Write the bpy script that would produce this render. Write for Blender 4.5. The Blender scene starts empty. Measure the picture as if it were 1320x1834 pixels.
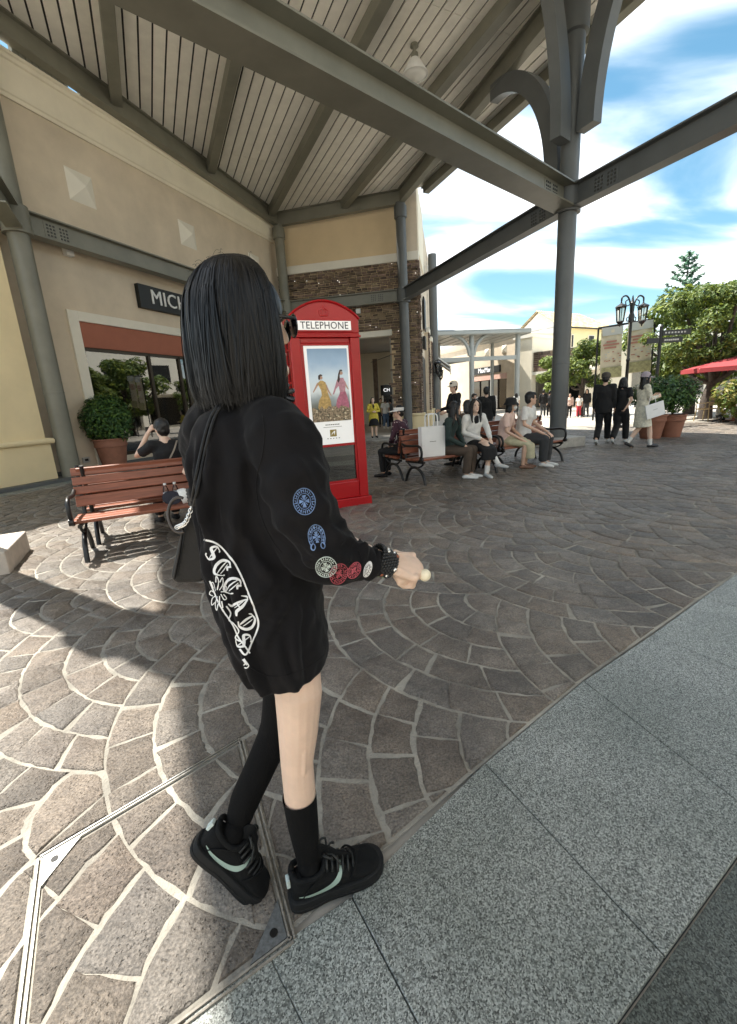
import bpy, bmesh, math, random
from mathutils import Vector, Matrix, Euler
from mathutils.bvhtree import BVHTree
R = random.Random(7)
rad = math.radians
SC = bpy.context.scene
COL = SC.collection
# ------------------------------------------------------------------ camera
FPX, CX, CY, CAMH = 786.0, 660.0, 917.0, 1.4          # focal length and centre of the 1320 x 1834 photograph
DOWN = Vector((193.0, 3139.0, 786.0)).normalized()    # world down, seen in the camera (x right, y down, z forward)
_up = -DOWN
_Y = (Vector((0, 0, 1)) - _up * _up.z).normalized()
_X = _Y.cross(_up)
if _X.x < 0: _X = -_X
def ray(x, y):
    c = Vector(((x - CX) / FPX, (y - CY) / FPX, 1.0))
    return Vector((_X.dot(c), _Y.dot(c), _up.dot(c)))
def G(x, y, z=0.0):
    "the point at height z that the photograph shows at pixel x, y"
    r = ray(x, y); t = (z - CAMH) / r.z
    return Vector((r.x * t, r.y * t, z))
def AT(x, y, d):
    "the point at forward distance d that the photograph shows at pixel x, y"
    r = ray(x, y); t = d / r.y
    return Vector((r.x * t, d, CAMH + r.z * t))
cam_d = bpy.data.cameras.new('camera'); cam = bpy.data.objects.new('camera', cam_d); COL.objects.link(cam)
cam_d.sensor_fit = 'HORIZONTAL'; cam_d.sensor_width = 36.0; cam_d.lens = 36.0 * FPX / 1320.0
cam_d.clip_start = 0.05; cam_d.clip_end = 2000
xr = Vector((_X.x, _Y.x, _up.x)); yd = Vector((_X.y, _Y.y, _up.y)); zf = Vector((_X.z, _Y.z, _up.z))
cam.matrix_world = Matrix(((xr.x, -yd.x, -zf.x, 0), (xr.y, -yd.y, -zf.y, 0), (xr.z, -yd.z, -zf.z, CAMH), (0, 0, 0, 1)))
SC.camera = cam
# ------------------------------------------------------------------ sky and sun
SUN_T = Vector((0.84, -0.54, 0)).normalized()          # the way the light travels over the ground
SUN_EL = rad(63.5)
EXPOSURE = 1.5
w = bpy.data.worlds.new('World'); SC.world = w; w.use_nodes = True
nt = w.node_tree; nt.nodes.clear()
N = nt.nodes.new; L = nt.links.new
out = N('ShaderNodeOutputWorld'); bg = N('ShaderNodeBackground'); L(bg.outputs[0], out.inputs[0])
sky = N('ShaderNodeTexSky'); sky.sky_type = 'NISHITA'; sky.sun_disc = False
sky.sun_elevation = SUN_EL; sky.sun_rotation = math.atan2(-SUN_T.x, -SUN_T.y) % (2 * math.pi)
sky.air_density = 1.0; sky.dust_density = 0.6; sky.ozone_density = 1.6
bg.inputs['Strength'].default_value = 0.086
hsv = N('ShaderNodeHueSaturation'); hsv.inputs['Hue'].default_value = 0.475; hsv.inputs['Saturation'].default_value = 1.15; hsv.inputs['Value'].default_value = 0.86
L(sky.outputs[0], hsv.inputs['Color'])
tc = N('ShaderNodeTexCoord'); sep = N('ShaderNodeSeparateXYZ'); L(tc.outputs['Generated'], sep.inputs[0])
def math_n(op, a, b=None, c=None):
    n = N('ShaderNodeMath'); n.operation = op
    for i, v in enumerate((a, b, c)):
        if v is None: continue
        if isinstance(v, (int, float)): n.inputs[i].default_value = v
        else: L(v, n.inputs[i])
    return n.outputs[0]
zc = math_n('ADD', math_n('MAXIMUM', sep.outputs[2], 0.0), 0.22)
comb = N('ShaderNodeCombineXYZ'); L(math_n('DIVIDE', sep.outputs[0], zc), comb.inputs[0]); L(math_n('DIVIDE', sep.outputs[1], zc), comb.inputs[1])
mp = N('ShaderNodeMapping'); mp.inputs['Rotation'].default_value = (0, 0, rad(35)); mp.inputs['Scale'].default_value = (0.75, 1.5, 1); mp.inputs['Location'].default_value = (0.35, 0.2, 0)
L(comb.outputs[0], mp.inputs[0])
n1 = N('ShaderNodeTexNoise'); n1.inputs['Scale'].default_value = 1.25; n1.inputs['Detail'].default_value = 8; n1.inputs['Roughness'].default_value = 0.46; n1.inputs['Distortion'].default_value = 0.5
L(mp.outputs[0], n1.inputs['Vector'])
cr = N('ShaderNodeValToRGB'); cr.color_ramp.interpolation = 'EASE'
cr.color_ramp.elements[0].position = 0.415; cr.color_ramp.elements[1].position = 0.64
L(n1.outputs[0], cr.inputs[0])
mix = N('ShaderNodeMix'); mix.data_type = 'RGBA'
L(cr.outputs[0], mix.inputs['Factor']); L(hsv.outputs[0], mix.inputs[6]); mix.inputs[7].default_value = (9.5, 9.6, 9.6, 1)
L(mix.outputs[2], bg.inputs[0])
sd = bpy.data.lights.new('sun', 'SUN'); sd.energy = 4.4; sd.angle = rad(0.53); sd.color = (1.0, 0.95, 0.86)
so = bpy.data.objects.new('sun', sd); COL.objects.link(so)
sdir = Vector((SUN_T.x * math.cos(SUN_EL), SUN_T.y * math.cos(SUN_EL), -math.sin(SUN_EL)))
so.rotation_euler = sdir.to_track_quat('-Z', 'Y').to_euler(); so.location = (-20, 15, 40)
vs = SC.view_settings; vs.view_transform = 'Standard'; vs.look = 'None'; vs.gamma = 1; vs.use_curve_mapping = False; vs.exposure = EXPOSURE
SC.render.engine = 'CYCLES'; SC.cycles.max_bounces = 7; SC.cycles.diffuse_bounces = 4; SC.cycles.transparent_max_bounces = 12
SC.cycles.use_denoising = True; SC.cycles.caustics_reflective = False; SC.cycles.caustics_refractive = False
# ------------------------------------------------------------------ materials
MATS = {}
def mat(name, col, rough=0.6, noise=0.0, nscale=8.0, bump=0.0, bscale=60.0, metal=0.0, spec=0.5, tint=False, col2=None, emit=0.0, coord='Object', detail=5.0, stretch=None, sheen=0.0):
    m = bpy.data.materials.new(name); m.use_nodes = True; t = m.node_tree; b = t.nodes['Principled BSDF']
    b.inputs['Roughness'].default_value = rough; b.inputs['Metallic'].default_value = metal; b.inputs['Specular IOR Level'].default_value = spec
    c4 = tuple(col) + (1,)
    b.inputs['Base Color'].default_value = c4
    if sheen: b.inputs['Sheen Weight'].default_value = sheen; b.inputs['Sheen Roughness'].default_value = 0.4
    cout = None
    co = t.nodes.new('ShaderNodeTexCoord'); vec = co.outputs[coord]
    if stretch:
        mpn = t.nodes.new('ShaderNodeMapping'); mpn.inputs['Scale'].default_value = stretch; t.links.new(vec, mpn.inputs[0]); vec = mpn.outputs[0]
    if noise or col2:
        n = t.nodes.new('ShaderNodeTexNoise'); n.inputs['Scale'].default_value = nscale; n.inputs['Detail'].default_value = detail; n.inputs['Roughness'].default_value = 0.62
        t.links.new(vec, n.inputs['Vector'])
        r = t.nodes.new('ShaderNodeValToRGB'); r.color_ramp.elements[0].position = 0.32; r.color_ramp.elements[1].position = 0.68
        a = tuple(x * (1 - noise) for x in col); z = tuple(min(1, x * (1 + noise)) for x in (col2 or col))
        r.color_ramp.elements[0].color = a + (1,); r.color_ramp.elements[1].color = z + (1,)
        t.links.new(n.outputs[0], r.inputs[0]); cout = r.outputs[0]
    if tint:
        at = t.nodes.new('ShaderNodeAttribute'); at.attribute_name = 'tint'
        mx = t.nodes.new('ShaderNodeMix'); mx.data_type = 'RGBA'; mx.blend_type = 'MULTIPLY'; mx.inputs['Factor'].default_value = 1
        if cout: t.links.new(cout, mx.inputs[6])
        else: mx.inputs[6].default_value = c4
        t.links.new(at.outputs['Color'], mx.inputs[7]); cout = mx.outputs[2]
    if cout: t.links.new(cout, b.inputs['Base Color'])
    if bump:
        n2 = t.nodes.new('ShaderNodeTexNoise'); n2.inputs['Scale'].default_value = bscale; n2.inputs['Detail'].default_value = 4
        t.links.new(vec, n2.inputs['Vector'])
        bp = t.nodes.new('ShaderNodeBump'); bp.inputs['Strength'].default_value = min(1, bump); bp.inputs['Distance'].default_value = 0.02
        t.links.new(n2.outputs[0], bp.inputs['Height']); t.links.new(bp.outputs[0], b.inputs['Normal'])
    if emit:
        b.inputs['Emission Color'].default_value = c4; b.inputs['Emission Strength'].default_value = emit
    MATS[name] = m
    if tint: m['tinted'] = 1
    return m
def nodes_of(m): return m.node_tree.nodes, m.node_tree.links, m.node_tree.nodes['Principled BSDF']
def glass(name, tintc=(0.55, 0.6, 0.58), ior=1.9, rough=0.015):
    m = bpy.data.materials.new(name); m.use_nodes = True; t = m.node_tree; t.nodes.clear()
    o = t.nodes.new('ShaderNodeOutputMaterial'); mx = t.nodes.new('ShaderNodeMixShader'); fr = t.nodes.new('ShaderNodeFresnel'); fr.inputs[0].default_value = ior
    tr = t.nodes.new('ShaderNodeBsdfTransparent'); tr.inputs[0].default_value = tuple(tintc) + (1,)
    gl = t.nodes.new('ShaderNodeBsdfGlossy'); gl.inputs['Roughness'].default_value = rough
    t.links.new(fr.outputs[0], mx.inputs[0]); t.links.new(tr.outputs[0], mx.inputs[1]); t.links.new(gl.outputs[0], mx.inputs[2]); t.links.new(mx.outputs[0], o.inputs[0])
    MATS[name] = m; return m
# ------------------------------------------------------------------ mesh helpers
class MB:
    def __init__(s, M=None): s.v = []; s.f = []; s.mi = []; s.t = []; s.M = M; s.hast = False
    def add(s, vs, fs, mi=0, tint=None, M=None):
        o = len(s.v)
        for p in vs:
            p = Vector(p)
            if M is not None: p = M @ p
            if s.M is not None: p = s.M @ p
            s.v.append(p)
        for f in fs:
            s.f.append([i + o for i in f]); s.mi.append(mi); s.t.append(tint or (1, 1, 1))
        if tint: s.hast = True
        return s
    def box(s, x0, x1, y0, y1, z0, z1, mi=0, M=None, tint=None):
        v = [(x0, y0, z0), (x1, y0, z0), (x1, y1, z0), (x0, y1, z0), (x0, y0, z1), (x1, y0, z1), (x1, y1, z1), (x0, y1, z1)]
        return s.add(v, [(0, 3, 2, 1), (4, 5, 6, 7), (0, 1, 5, 4), (1, 2, 6, 5), (2, 3, 7, 6), (3, 0, 4, 7)], mi, tint, M)
    def beam(s, a, b, w, h, mi=0, up=(0, 0, 1), off=(0, 0)):
        "a box of width w and height h from a to b"
        a = Vector(a); b = Vector(b); d = (b - a); Ln = d.length; d.normalize(); up = Vector(up)
        x = d.cross(up).normalized(); z = x.cross(d).normalized()
        M = Matrix(((d.x, x.x, z.x, a.x), (d.y, x.y, z.y, a.y), (d.z, x.z, z.z, a.z), (0, 0, 0, 1)))
        return s.box(0, Ln, -w / 2 + off[0], w / 2 + off[0], -h / 2 + off[1], h / 2 + off[1], mi, M)
    def prism(s, poly, z0, z1, mi=0, M=None, tint=None, inset=0, top=True):
        n = len(poly)
        v = [(p[0], p[1], z0) for p in poly] + [(p[0], p[1], z1) for p in poly]
        f = [tuple(range(n - 1, -1, -1)), tuple(range(n, 2 * n))] + [(i, (i + 1) % n, n + (i + 1) % n, n + i) for i in range(n)]
        return s.add(v, f, mi, tint, M)
    def tube(s, pts, r, n=8, mi=0, cap=True, flat=1.0, up=None, round_cap=False, M=None, tint=None):
        pts = [Vector(p) for p in pts]; k = len(pts)
        if not isinstance(r, (list, tuple)): r = [r] * k
        r = list(r)
        if round_cap:
            d0 = (pts[0] - pts[1]).normalized(); d1 = (pts[-1] - pts[-2]).normalized()
            pre = [(pts[0] + d0 * r[0] * math.sin(a), r[0] * math.cos(a)) for a in (1.35, 0.9, 0.45)]
            post = [(pts[-1] + d1 * r[-1] * math.sin(a), r[-1] * math.cos(a)) for a in (0.45, 0.9, 1.35)]
            pts = [p for p, _ in pre] + pts + [p for p, _ in post]; r = [q for _, q in pre] + r + [q for _, q in post]; k = len(pts)
        vs = []; fs = []; x = None
        for i in range(k):
            d = (pts[min(i + 1, k - 1)] - pts[max(i - 1, 0)]).normalized()
            if x is None:
                u = Vector(up) if up else (Vector((0, 0, 1)) if abs(d.z) < 0.9 else Vector((0, 1, 0)))
                x = d.cross(u)
                if x.length < 1e-6: x = d.orthogonal()
                x.normalize()
            else:
                x = x - d * x.dot(d)
                if x.length < 1e-6: x = d.orthogonal()
                x.normalize()
            z = x.cross(d).normalized()
            for j in range(n):
                a = 2 * math.pi * j / n
                vs.append(pts[i] + x * (math.cos(a) * r[i]) + z * (math.sin(a) * r[i] * flat))
        for i in range(k - 1):
            for j in range(n):
                fs.append((i * n + j, i * n + (j + 1) % n, (i + 1) * n + (j + 1) % n, (i + 1) * n + j))
        if cap: fs += [tuple(range(n - 1, -1, -1)), tuple(range((k - 1) * n, k * n))]
        return s.add(vs, fs, mi, tint, M)
    def lathe(s, prof, n=16, c=(0, 0, 0), mi=0, M=None, closed=True, tint=None):
        vs = []; fs = []; k = len(prof)
        for r, z in prof:
            for j in range(n):
                a = 2 * math.pi * j / n; vs.append((c[0] + r * math.cos(a), c[1] + r * math.sin(a), c[2] + z))
        for i in range(k - 1):
            for j in range(n): fs.append((i * n + j, i * n + (j + 1) % n, (i + 1) * n + (j + 1) % n, (i + 1) * n + j))
        if closed: fs += [tuple(range(n - 1, -1, -1)), tuple(range((k - 1) * n, k * n))]
        return s.add(vs, fs, mi, tint, M)
    def ell(s, c, r, n=12, m=8, mi=0, M=None, tint=None):
        c = Vector(c); r = Vector(r) if not isinstance(r, (int, float)) else Vector((r, r, r))
        prof = [(math.sin(math.pi * (i + 0.02) / (m + 0.04)), -math.cos(math.pi * (i + 0.02) / (m + 0.04))) for i in range(m + 1)]
        Mx = Matrix.Translation(c) @ Matrix.Diagonal((r.x, r.y, r.z, 1))
        return s.lathe(prof, n, (0, 0, 0), mi, Mx if M is None else M @ Mx, True, tint)
    def sweep(s, prof, a, b, mi=0, up=(0, 0, 1)):
        "extrude a closed 2D profile (side, up) from a to b"
        a = Vector(a); b = Vector(b); d = (b - a).normalized(); x = d.cross(Vector(up)).normalized(); z = x.cross(d); n = len(prof)
        v = [a + x * p[0] + z * p[1] for p in prof] + [b + x * p[0] + z * p[1] for p in prof]
        return s.add(v, [tuple(range(n)), tuple(range(2 * n - 1, n - 1, -1))] + [(i, n + i, n + (i + 1) % n, (i + 1) % n) for i in range(n)], mi)
    def mesh(s, name, mats, smooth=None):
        me = bpy.data.meshes.new(name); me.from_pydata(s.v, [], s.f)
        for m in (mats if isinstance(mats, (list, tuple)) else [mats]): me.materials.append(m)
        if any(s.mi): me.polygons.foreach_set('material_index', s.mi)
        if s.hast or any(m.get('tinted') for m in (mats if isinstance(mats, (list, tuple)) else [mats])):
            at = me.color_attributes.new('tint', 'FLOAT_COLOR', 'CORNER'); buf = []
            for f, t in zip(s.f, s.t): buf += [t[0], t[1], t[2], 1.0] * len(f)
            at.data.foreach_set('color', buf)
        bm = bmesh.new(); bm.from_mesh(me); bmesh.ops.recalc_face_normals(bm, faces=bm.faces); bm.to_mesh(me); bm.free()
        if smooth is not None:
            me.polygons.foreach_set('use_smooth', [True] * len(me.polygons))
            if smooth < 180: me.set_sharp_from_angle(angle=rad(smooth))
        me.update()
        return me
    def build(s, name, mats, parent=None, smooth=None, bevel=0, seg=2, **kw):
        o = bpy.data.objects.new(name, s.mesh(name, mats, smooth)); COL.objects.link(o)
        if parent: o.parent = parent
        if bevel:
            b = o.modifiers.new('bevel', 'BEVEL'); b.width = bevel; b.segments = seg; b.limit_method = 'ANGLE'; b.angle_limit = rad(35)
        tag(o, **kw)
        return o
def tag(o, label=None, cat=None, group=None, kind=None):
    if label: o['label'] = label
    if cat: o['category'] = cat
    if group: o['group'] = group
    if kind: o['kind'] = kind
    return o
def thing(name, label, cat, loc=(0, 0, 0), rz=0.0, group=None, kind=None):
    o = bpy.data.objects.new(name, None); COL.objects.link(o); o.location = loc; o.rotation_euler = (0, 0, rz); o.empty_display_size = 0.2
    return tag(o, label, cat, group, kind)
def link(o, parent=None):
    COL.objects.link(o); o.parent = parent; return o
def copy_tree(o, parent=None):
    c = o.copy(); COL.objects.link(c); c.parent = parent
    for ch in list(o.children): copy_tree(ch, c)
    return c
def dup(o, loc, rz, label=None, group=None):
    c = copy_tree(o); c.location = loc; c.rotation_euler = (0, 0, rz)
    if label: c['label'] = label
    if group: c['group'] = group
    return c
def share(name, mesh, parent, M=None):
    o = bpy.data.objects.new(name, mesh); COL.objects.link(o); o.parent = parent
    if M is not None: o.matrix_local = M
    return o
def bez(p0, p1, p2, p3, n=10):
    p0, p1, p2, p3 = map(Vector, (p0, p1, p2, p3)); r = []
    for i in range(n + 1):
        t = i / n; r.append(p0 * (1 - t) ** 3 + p1 * 3 * t * (1 - t) ** 2 + p2 * 3 * t * t * (1 - t) + p3 * t ** 3)
    return r
def cat_path(pts, n=6):
    "smooth path through points (Catmull-Rom)"
    pts = [Vector(p) for p in pts]; q = [pts[0] * 2 - pts[1]] + pts + [pts[-1] * 2 - pts[-2]]; r = []
    for i in range(1, len(q) - 2):
        for k in range(n):
            t = k / n; a, b, c, d = q[i - 1], q[i], q[i + 1], q[i + 2]
            r.append(0.5 * ((2 * b) + (c - a) * t + (2 * a - 5 * b + 4 * c - d) * t * t + (3 * b - a - 3 * c + d) * t ** 3))
    r.append(pts[-1]); return r
def clip_half(poly, p, n):
    "part of a polygon on the side of p that n points to"
    o = []; k = len(poly)
    for i in range(k):
        a = poly[i]; b = poly[(i + 1) % k]
        da = (a[0] - p[0]) * n[0] + (a[1] - p[1]) * n[1]; db = (b[0] - p[0]) * n[0] + (b[1] - p[1]) * n[1]
        if da >= 0: o.append(a)
        if da * db < 0:
            t = da / (da - db); o.append((a[0] + (b[0] - a[0]) * t, a[1] + (b[1] - a[1]) * t))
    return o
def text_mesh(body, size, depth, font=None, align='CENTER', spacing=1.0):
    c = bpy.data.curves.new('lettering', 'FONT'); c.body = body; c.size = size; c.extrude = depth / 2; c.align_x = align; c.align_y = 'CENTER'; c.resolution_u = 3; c.space_character = spacing
    o = bpy.data.objects.new('lettering', c); COL.objects.link(o)
    dg = bpy.context.evaluated_depsgraph_get(); me = bpy.data.meshes.new_from_object(o.evaluated_get(dg))
    bpy.data.objects.remove(o); bpy.data.curves.remove(c); me.name = 'lettering'
    return me
def place_text(name, body, size, depth, m, parent, M, **kw):
    "every letter of the word is a part of its own"
    me = text_mesh(body, size, depth, **kw); bm = bmesh.new(); bm.from_mesh(me); bm.verts.ensure_lookup_table()
    bmesh.ops.remove_doubles(bm, verts=bm.verts, dist=1e-5); bm.verts.ensure_lookup_table()
    seen = set(); isl = []
    for v in bm.verts:
        if v.index in seen: continue
        st = [v]; seen.add(v.index); g = []
        while st:
            q = st.pop(); g.append(q)
            for e_ in q.link_edges:
                o_ = e_.other_vert(q)
                if o_.index not in seen: seen.add(o_.index); st.append(o_)
        isl.append(g)
    for g in isl:
        ix = {v.index: k for k, v in enumerate(g)}; fs = {f for v in g for f in v.link_faces}
        m2 = bpy.data.meshes.new('letter'); m2.from_pydata([v.co.copy() for v in g], [], [[ix[v.index] for v in f.verts] for f in fs]); m2.materials.append(m); m2.update()
        share('letter', m2, parent, M)
    bm.free(); bpy.data.meshes.remove(me)
UPRIGHT = Matrix.Rotation(rad(90), 4, 'X')             # text plane -> facade plane (front faces -y)
# ------------------------------------------------------------------ shared materials
m_steel = mat('painted_steel', (0.19, 0.186, 0.148), 0.42, 0.12, 1.5, 0.04, 90)
m_steel2 = mat('painted_steel_blue', (0.105, 0.112, 0.112), 0.42, 0.10, 1.5, 0.04, 90)
m_plank = mat('ceiling_plank', (0.87, 0.84, 0.77), 0.6, 0.06, 3.0, 0.08, 140, tint=True)
m_deck = mat('roof_deck', (0.03, 0.03, 0.03), 0.7)
m_wall = mat('stucco_tan', (0.65, 0.555, 0.43), 0.9, 0.11, 0.9, 0.25, 160)
m_wall2 = mat('stucco_ochre', (0.68, 0.53, 0.33), 0.9, 0.05, 1.0, 0.2, 120)
m_cream = mat('stucco_cream', (0.82, 0.755, 0.61), 0.85, 0.05, 1.5, 0.15, 120)
m_cream2 = mat('trim_cream', (0.80, 0.76, 0.66), 0.8, 0.04, 2, 0.08, 120)
m_pier = mat('stucco_sand', (0.82, 0.68, 0.42), 0.85, 0.06, 1.1, 0.2, 120)
m_terra = mat('fascia_terracotta', (0.36, 0.125, 0.075), 0.7, 0.06, 2, 0.06, 150)
m_black = mat('black_paint', (0.006, 0.006, 0.006), 0.35, 0.2, 6)
m_black_s = mat('black_satin', (0.007, 0.008, 0.007), 0.5)
m_white = mat('white_paint', (0.82, 0.82, 0.80), 0.5, 0.03, 4)
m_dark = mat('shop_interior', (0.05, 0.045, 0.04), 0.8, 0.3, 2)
m_bronze = mat('bronze_frame', (0.045, 0.035, 0.025), 0.35, 0.1, 5, metal=0.6)
m_gran = mat('granite', (0.30, 0.315, 0.31), 0.42, 0, 1, 0.12, 120)
m_gran_d = mat('granite_dark', (0.10, 0.105, 0.105), 0.5, 0.35, 90, 0.1, 120)
m_brick = mat('stacked_stone', (0.155, 0.115, 0.09), 0.85, 0.35, 5, 0.5, 60, tint=True)
m_mortar = mat('mortar', (0.27, 0.252, 0.216), 0.9, 0.5, 2.0, 0.5, 70)
m_cobble = mat('stamped_stone', (0.188, 0.161, 0.136), 0.5, 0.2, 9, 0, 60, tint=True)
m_plaza = mat('far_paving', (0.42, 0.385, 0.335), 0.55, 0.18, 3, 0.3, 14)  # lightened to look sunlit and to bounce more light onto the ceiling
m_red = mat('booth_red', (0.40, 0.006, 0.010), 0.28, 0.08, 3, 0.02, 40)
m_wood = mat('bench_wood', (0.235, 0.078, 0.042), 0.42, 0.28, 6, 0.1, 40, stretch=(0.6, 8, 8))
m_iron = mat('cast_iron', (0.008, 0.008, 0.0085), 0.38, 0.3, 20, 0.1, 80)
m_terrac = mat('terracotta_pot', (0.27, 0.115, 0.07), 0.75, 0.12, 6, 0.1, 90)
m_soil = mat('soil', (0.05, 0.035, 0.025), 0.95, 0.4, 30, 0.5, 60)
m_bark = mat('bark', (0.075, 0.06, 0.05), 0.9, 0.35, 12, 0.6, 30)
m_alu = mat('aluminium', (0.55, 0.55, 0.53), 0.35, 0.15, 20, 0.05, 80, metal=0.9)
m_glass = glass('shop_glass', (0.30, 0.33, 0.31), 2.6)
m_glass_c = glass('clear_glass', (0.75, 0.78, 0.77), 1.6)
# granite speckle
m_gran['tinted'] = 1
n, l, b = nodes_of(m_gran)
co = n.new('ShaderNodeTexCoord')
v1 = n.new('ShaderNodeTexVoronoi'); v1.inputs['Scale'].default_value = 290; l.new(co.outputs['Object'], v1.inputs['Vector'])
n2 = n.new('ShaderNodeTexNoise'); n2.inputs['Scale'].default_value = 2.2; n2.inputs['Detail'].default_value = 6; l.new(co.outputs['Object'], n2.inputs['Vector'])
bw = n.new('ShaderNodeRGBToBW'); l.new(v1.outputs['Color'], bw.inputs[0])
r1 = n.new('ShaderNodeValToRGB'); e = r1.color_ramp.elements
e[0].position = 0.12; e[0].color = (0.035, 0.038, 0.036, 1); e[1].position = 0.85; e[1].color = (0.47, 0.475, 0.445, 1)
k = r1.color_ramp.elements.new(0.5); k.color = (0.225, 0.233, 0.218, 1)
l.new(bw.outputs[0], r1.inputs[0])
r2 = n.new('ShaderNodeValToRGB'); r2.color_ramp.elements[0].position = 0.3; r2.color_ramp.elements[0].color = (0.72, 0.76, 0.74, 1); r2.color_ramp.elements[1].position = 0.7; r2.color_ramp.elements[1].color = (1.08, 1.1, 1.1, 1)
l.new(n2.outputs[0], r2.inputs[0])
mx = n.new('ShaderNodeMix'); mx.data_type = 'RGBA'; mx.blend_type = 'MULTIPLY'; mx.inputs['Factor'].default_value = 1
l.new(r1.outputs[0], mx.inputs[6]); l.new(r2.outputs[0], mx.inputs[7])
at = n.new('ShaderNodeAttribute'); at.attribute_name = 'tint'
mx2 = n.new('ShaderNodeMix'); mx2.data_type = 'RGBA'; mx2.blend_type = 'MULTIPLY'; mx2.inputs['Factor'].default_value = 1
l.new(mx.outputs[2], mx2.inputs[6]); l.new(at.outputs['Color'], mx2.inputs[7]); l.new(mx2.outputs[2], b.inputs['Base Color'])
# cobbles: pitted, speckled
n, l, b = nodes_of(m_cobble)
co = n.new('ShaderNodeTexCoord')
nA = n.new('ShaderNodeTexNoise'); nA.inputs['Scale'].default_value = 38; nA.inputs['Detail'].default_value = 7; nA.inputs['Roughness'].default_value = 0.7; l.new(co.outputs['Object'], nA.inputs['Vector'])
nB = n.new('ShaderNodeTexVoronoi'); nB.inputs['Scale'].default_value = 75; l.new(co.outputs['Object'], nB.inputs['Vector'])
rB = n.new('ShaderNodeValToRGB'); rB.color_ramp.elements[0].position = 0.08; rB.color_ramp.elements[0].color = (0, 0, 0, 1); rB.color_ramp.elements[1].position = 0.3; l.new(nB.outputs['Distance'], rB.inputs[0])
ad = n.new('ShaderNodeMath'); ad.operation = 'MULTIPLY_ADD'; ad.inputs[1].default_value = 0.35; l.new(rB.outputs[0], ad.inputs[0]); l.new(nA.outputs[0], ad.inputs[2])
bp = n.new('ShaderNodeBump'); bp.inputs['Strength'].default_value = 1.0; bp.inputs['Distance'].default_value = 0.016
nL = n.new('ShaderNodeTexNoise'); nL.inputs['Scale'].default_value = 11; nL.inputs['Detail'].default_value = 3; l.new(co.outputs['Object'], nL.inputs['Vector'])
ad2 = n.new('ShaderNodeMath'); ad2.operation = 'MULTIPLY_ADD'; ad2.inputs[1].default_value = 1.6; l.new(nL.outputs[0], ad2.inputs[0]); l.new(ad.outputs[0], ad2.inputs[2]); l.new(ad2.outputs[0], bp.inputs['Height']); l.new(bp.outputs[0], b.inputs['Normal'])
src = b.inputs['Base Color'].links[0].from_socket
nC = n.new('ShaderNodeTexNoise'); nC.inputs['Scale'].default_value = 130; nC.inputs['Detail'].default_value = 3; l.new(co.outputs['Object'], nC.inputs['Vector'])
rC = n.new('ShaderNodeValToRGB'); rC.color_ramp.elements[0].position = 0.36; rC.color_ramp.elements[0].color = (0.6, 0.6, 0.6, 1); rC.color_ramp.elements[1].position = 0.68; rC.color_ramp.elements[1].color = (1.3, 1.3, 1.3, 1); l.new(nC.outputs[0], rC.inputs[0])
mx = n.new('ShaderNodeMix'); mx.data_type = 'RGBA'; mx.blend_type = 'MULTIPLY'; mx.inputs['Factor'].default_value = 1
l.new(src, mx.inputs[6]); l.new(rC.outputs[0], mx.inputs[7])
nD = n.new('ShaderNodeTexNoise'); nD.inputs['Scale'].default_value = 1.3; nD.inputs['Detail'].default_value = 5; nD.inputs['Roughness'].default_value = .65; l.new(co.outputs['Object'], nD.inputs['Vector'])
rD = n.new('ShaderNodeValToRGB'); rD.color_ramp.elements[0].position = 0.34; rD.color_ramp.elements[0].color = (0.66, 0.65, 0.66, 1); rD.color_ramp.elements[1].position = 0.62; rD.color_ramp.elements[1].color = (1.12, 1.12, 1.1, 1); l.new(nD.outputs[0], rD.inputs[0])
mxD = n.new('ShaderNodeMix'); mxD.data_type = 'RGBA'; mxD.blend_type = 'MULTIPLY'; mxD.inputs['Factor'].default_value = 1; l.new(mx.outputs[2], mxD.inputs[6]); l.new(rD.outputs[0], mxD.inputs[7]); l.new(mxD.outputs[2], b.inputs['Base Color'])
rR = n.new('ShaderNodeMapRange'); rR.inputs[1].default_value = 0.35; rR.inputs[2].default_value = 0.65; rR.inputs[3].default_value = 0.30; rR.inputs[4].default_value = 0.55; l.new(nA.outputs[0], rR.inputs[0]); l.new(rR.outputs[0], b.inputs['Roughness'])
# ------------------------------------------------------------------ plan of the place (metres, camera at the origin)
P0 = Vector((-7.08, 10.60)); P1 = Vector((-3.03, 20.65)); P2 = Vector((1.98, 19.66)); P3 = Vector((4.96, 11.32)); P4 = Vector((8.64, 3.27)); P5 = Vector((-4.04, 4.18)); P5B = P0 + (P5 - P0).normalized() * 1.7  # P5B: unseen end where that tie beam stops short to cast no shadow
WA = math.atan2(0.9276, 0.3736)                        # direction of the left shop front
BA = math.atan2(-0.1935, 0.981)                        # direction of the shop front at the back
WDIR = Vector((0.3736, 0.9276)); WN = Vector((0.9276, -0.3736)); BDIR = Vector((0.981, -0.1935)); BN = Vector((-0.1935, -0.981))
WO = P0 - WN * 0.45; BO = P1 - BN * 0.45               # origins of both wall planes
# ------------------------------------------------------------------ ground
ground = thing('plaza_pavement', 'brown stamped stone plaza laid in overlapping fan shaped courses', 'pavement', kind='structure')
mb = MB(); mb.add([(-400, -40, 0), (400, -40, 0), (400, 900, 0), (-400, 900, 0)], [(0, 1, 2, 3)])
mb.build('far_ground', m_plaza, ground, kind='structure')
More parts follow.
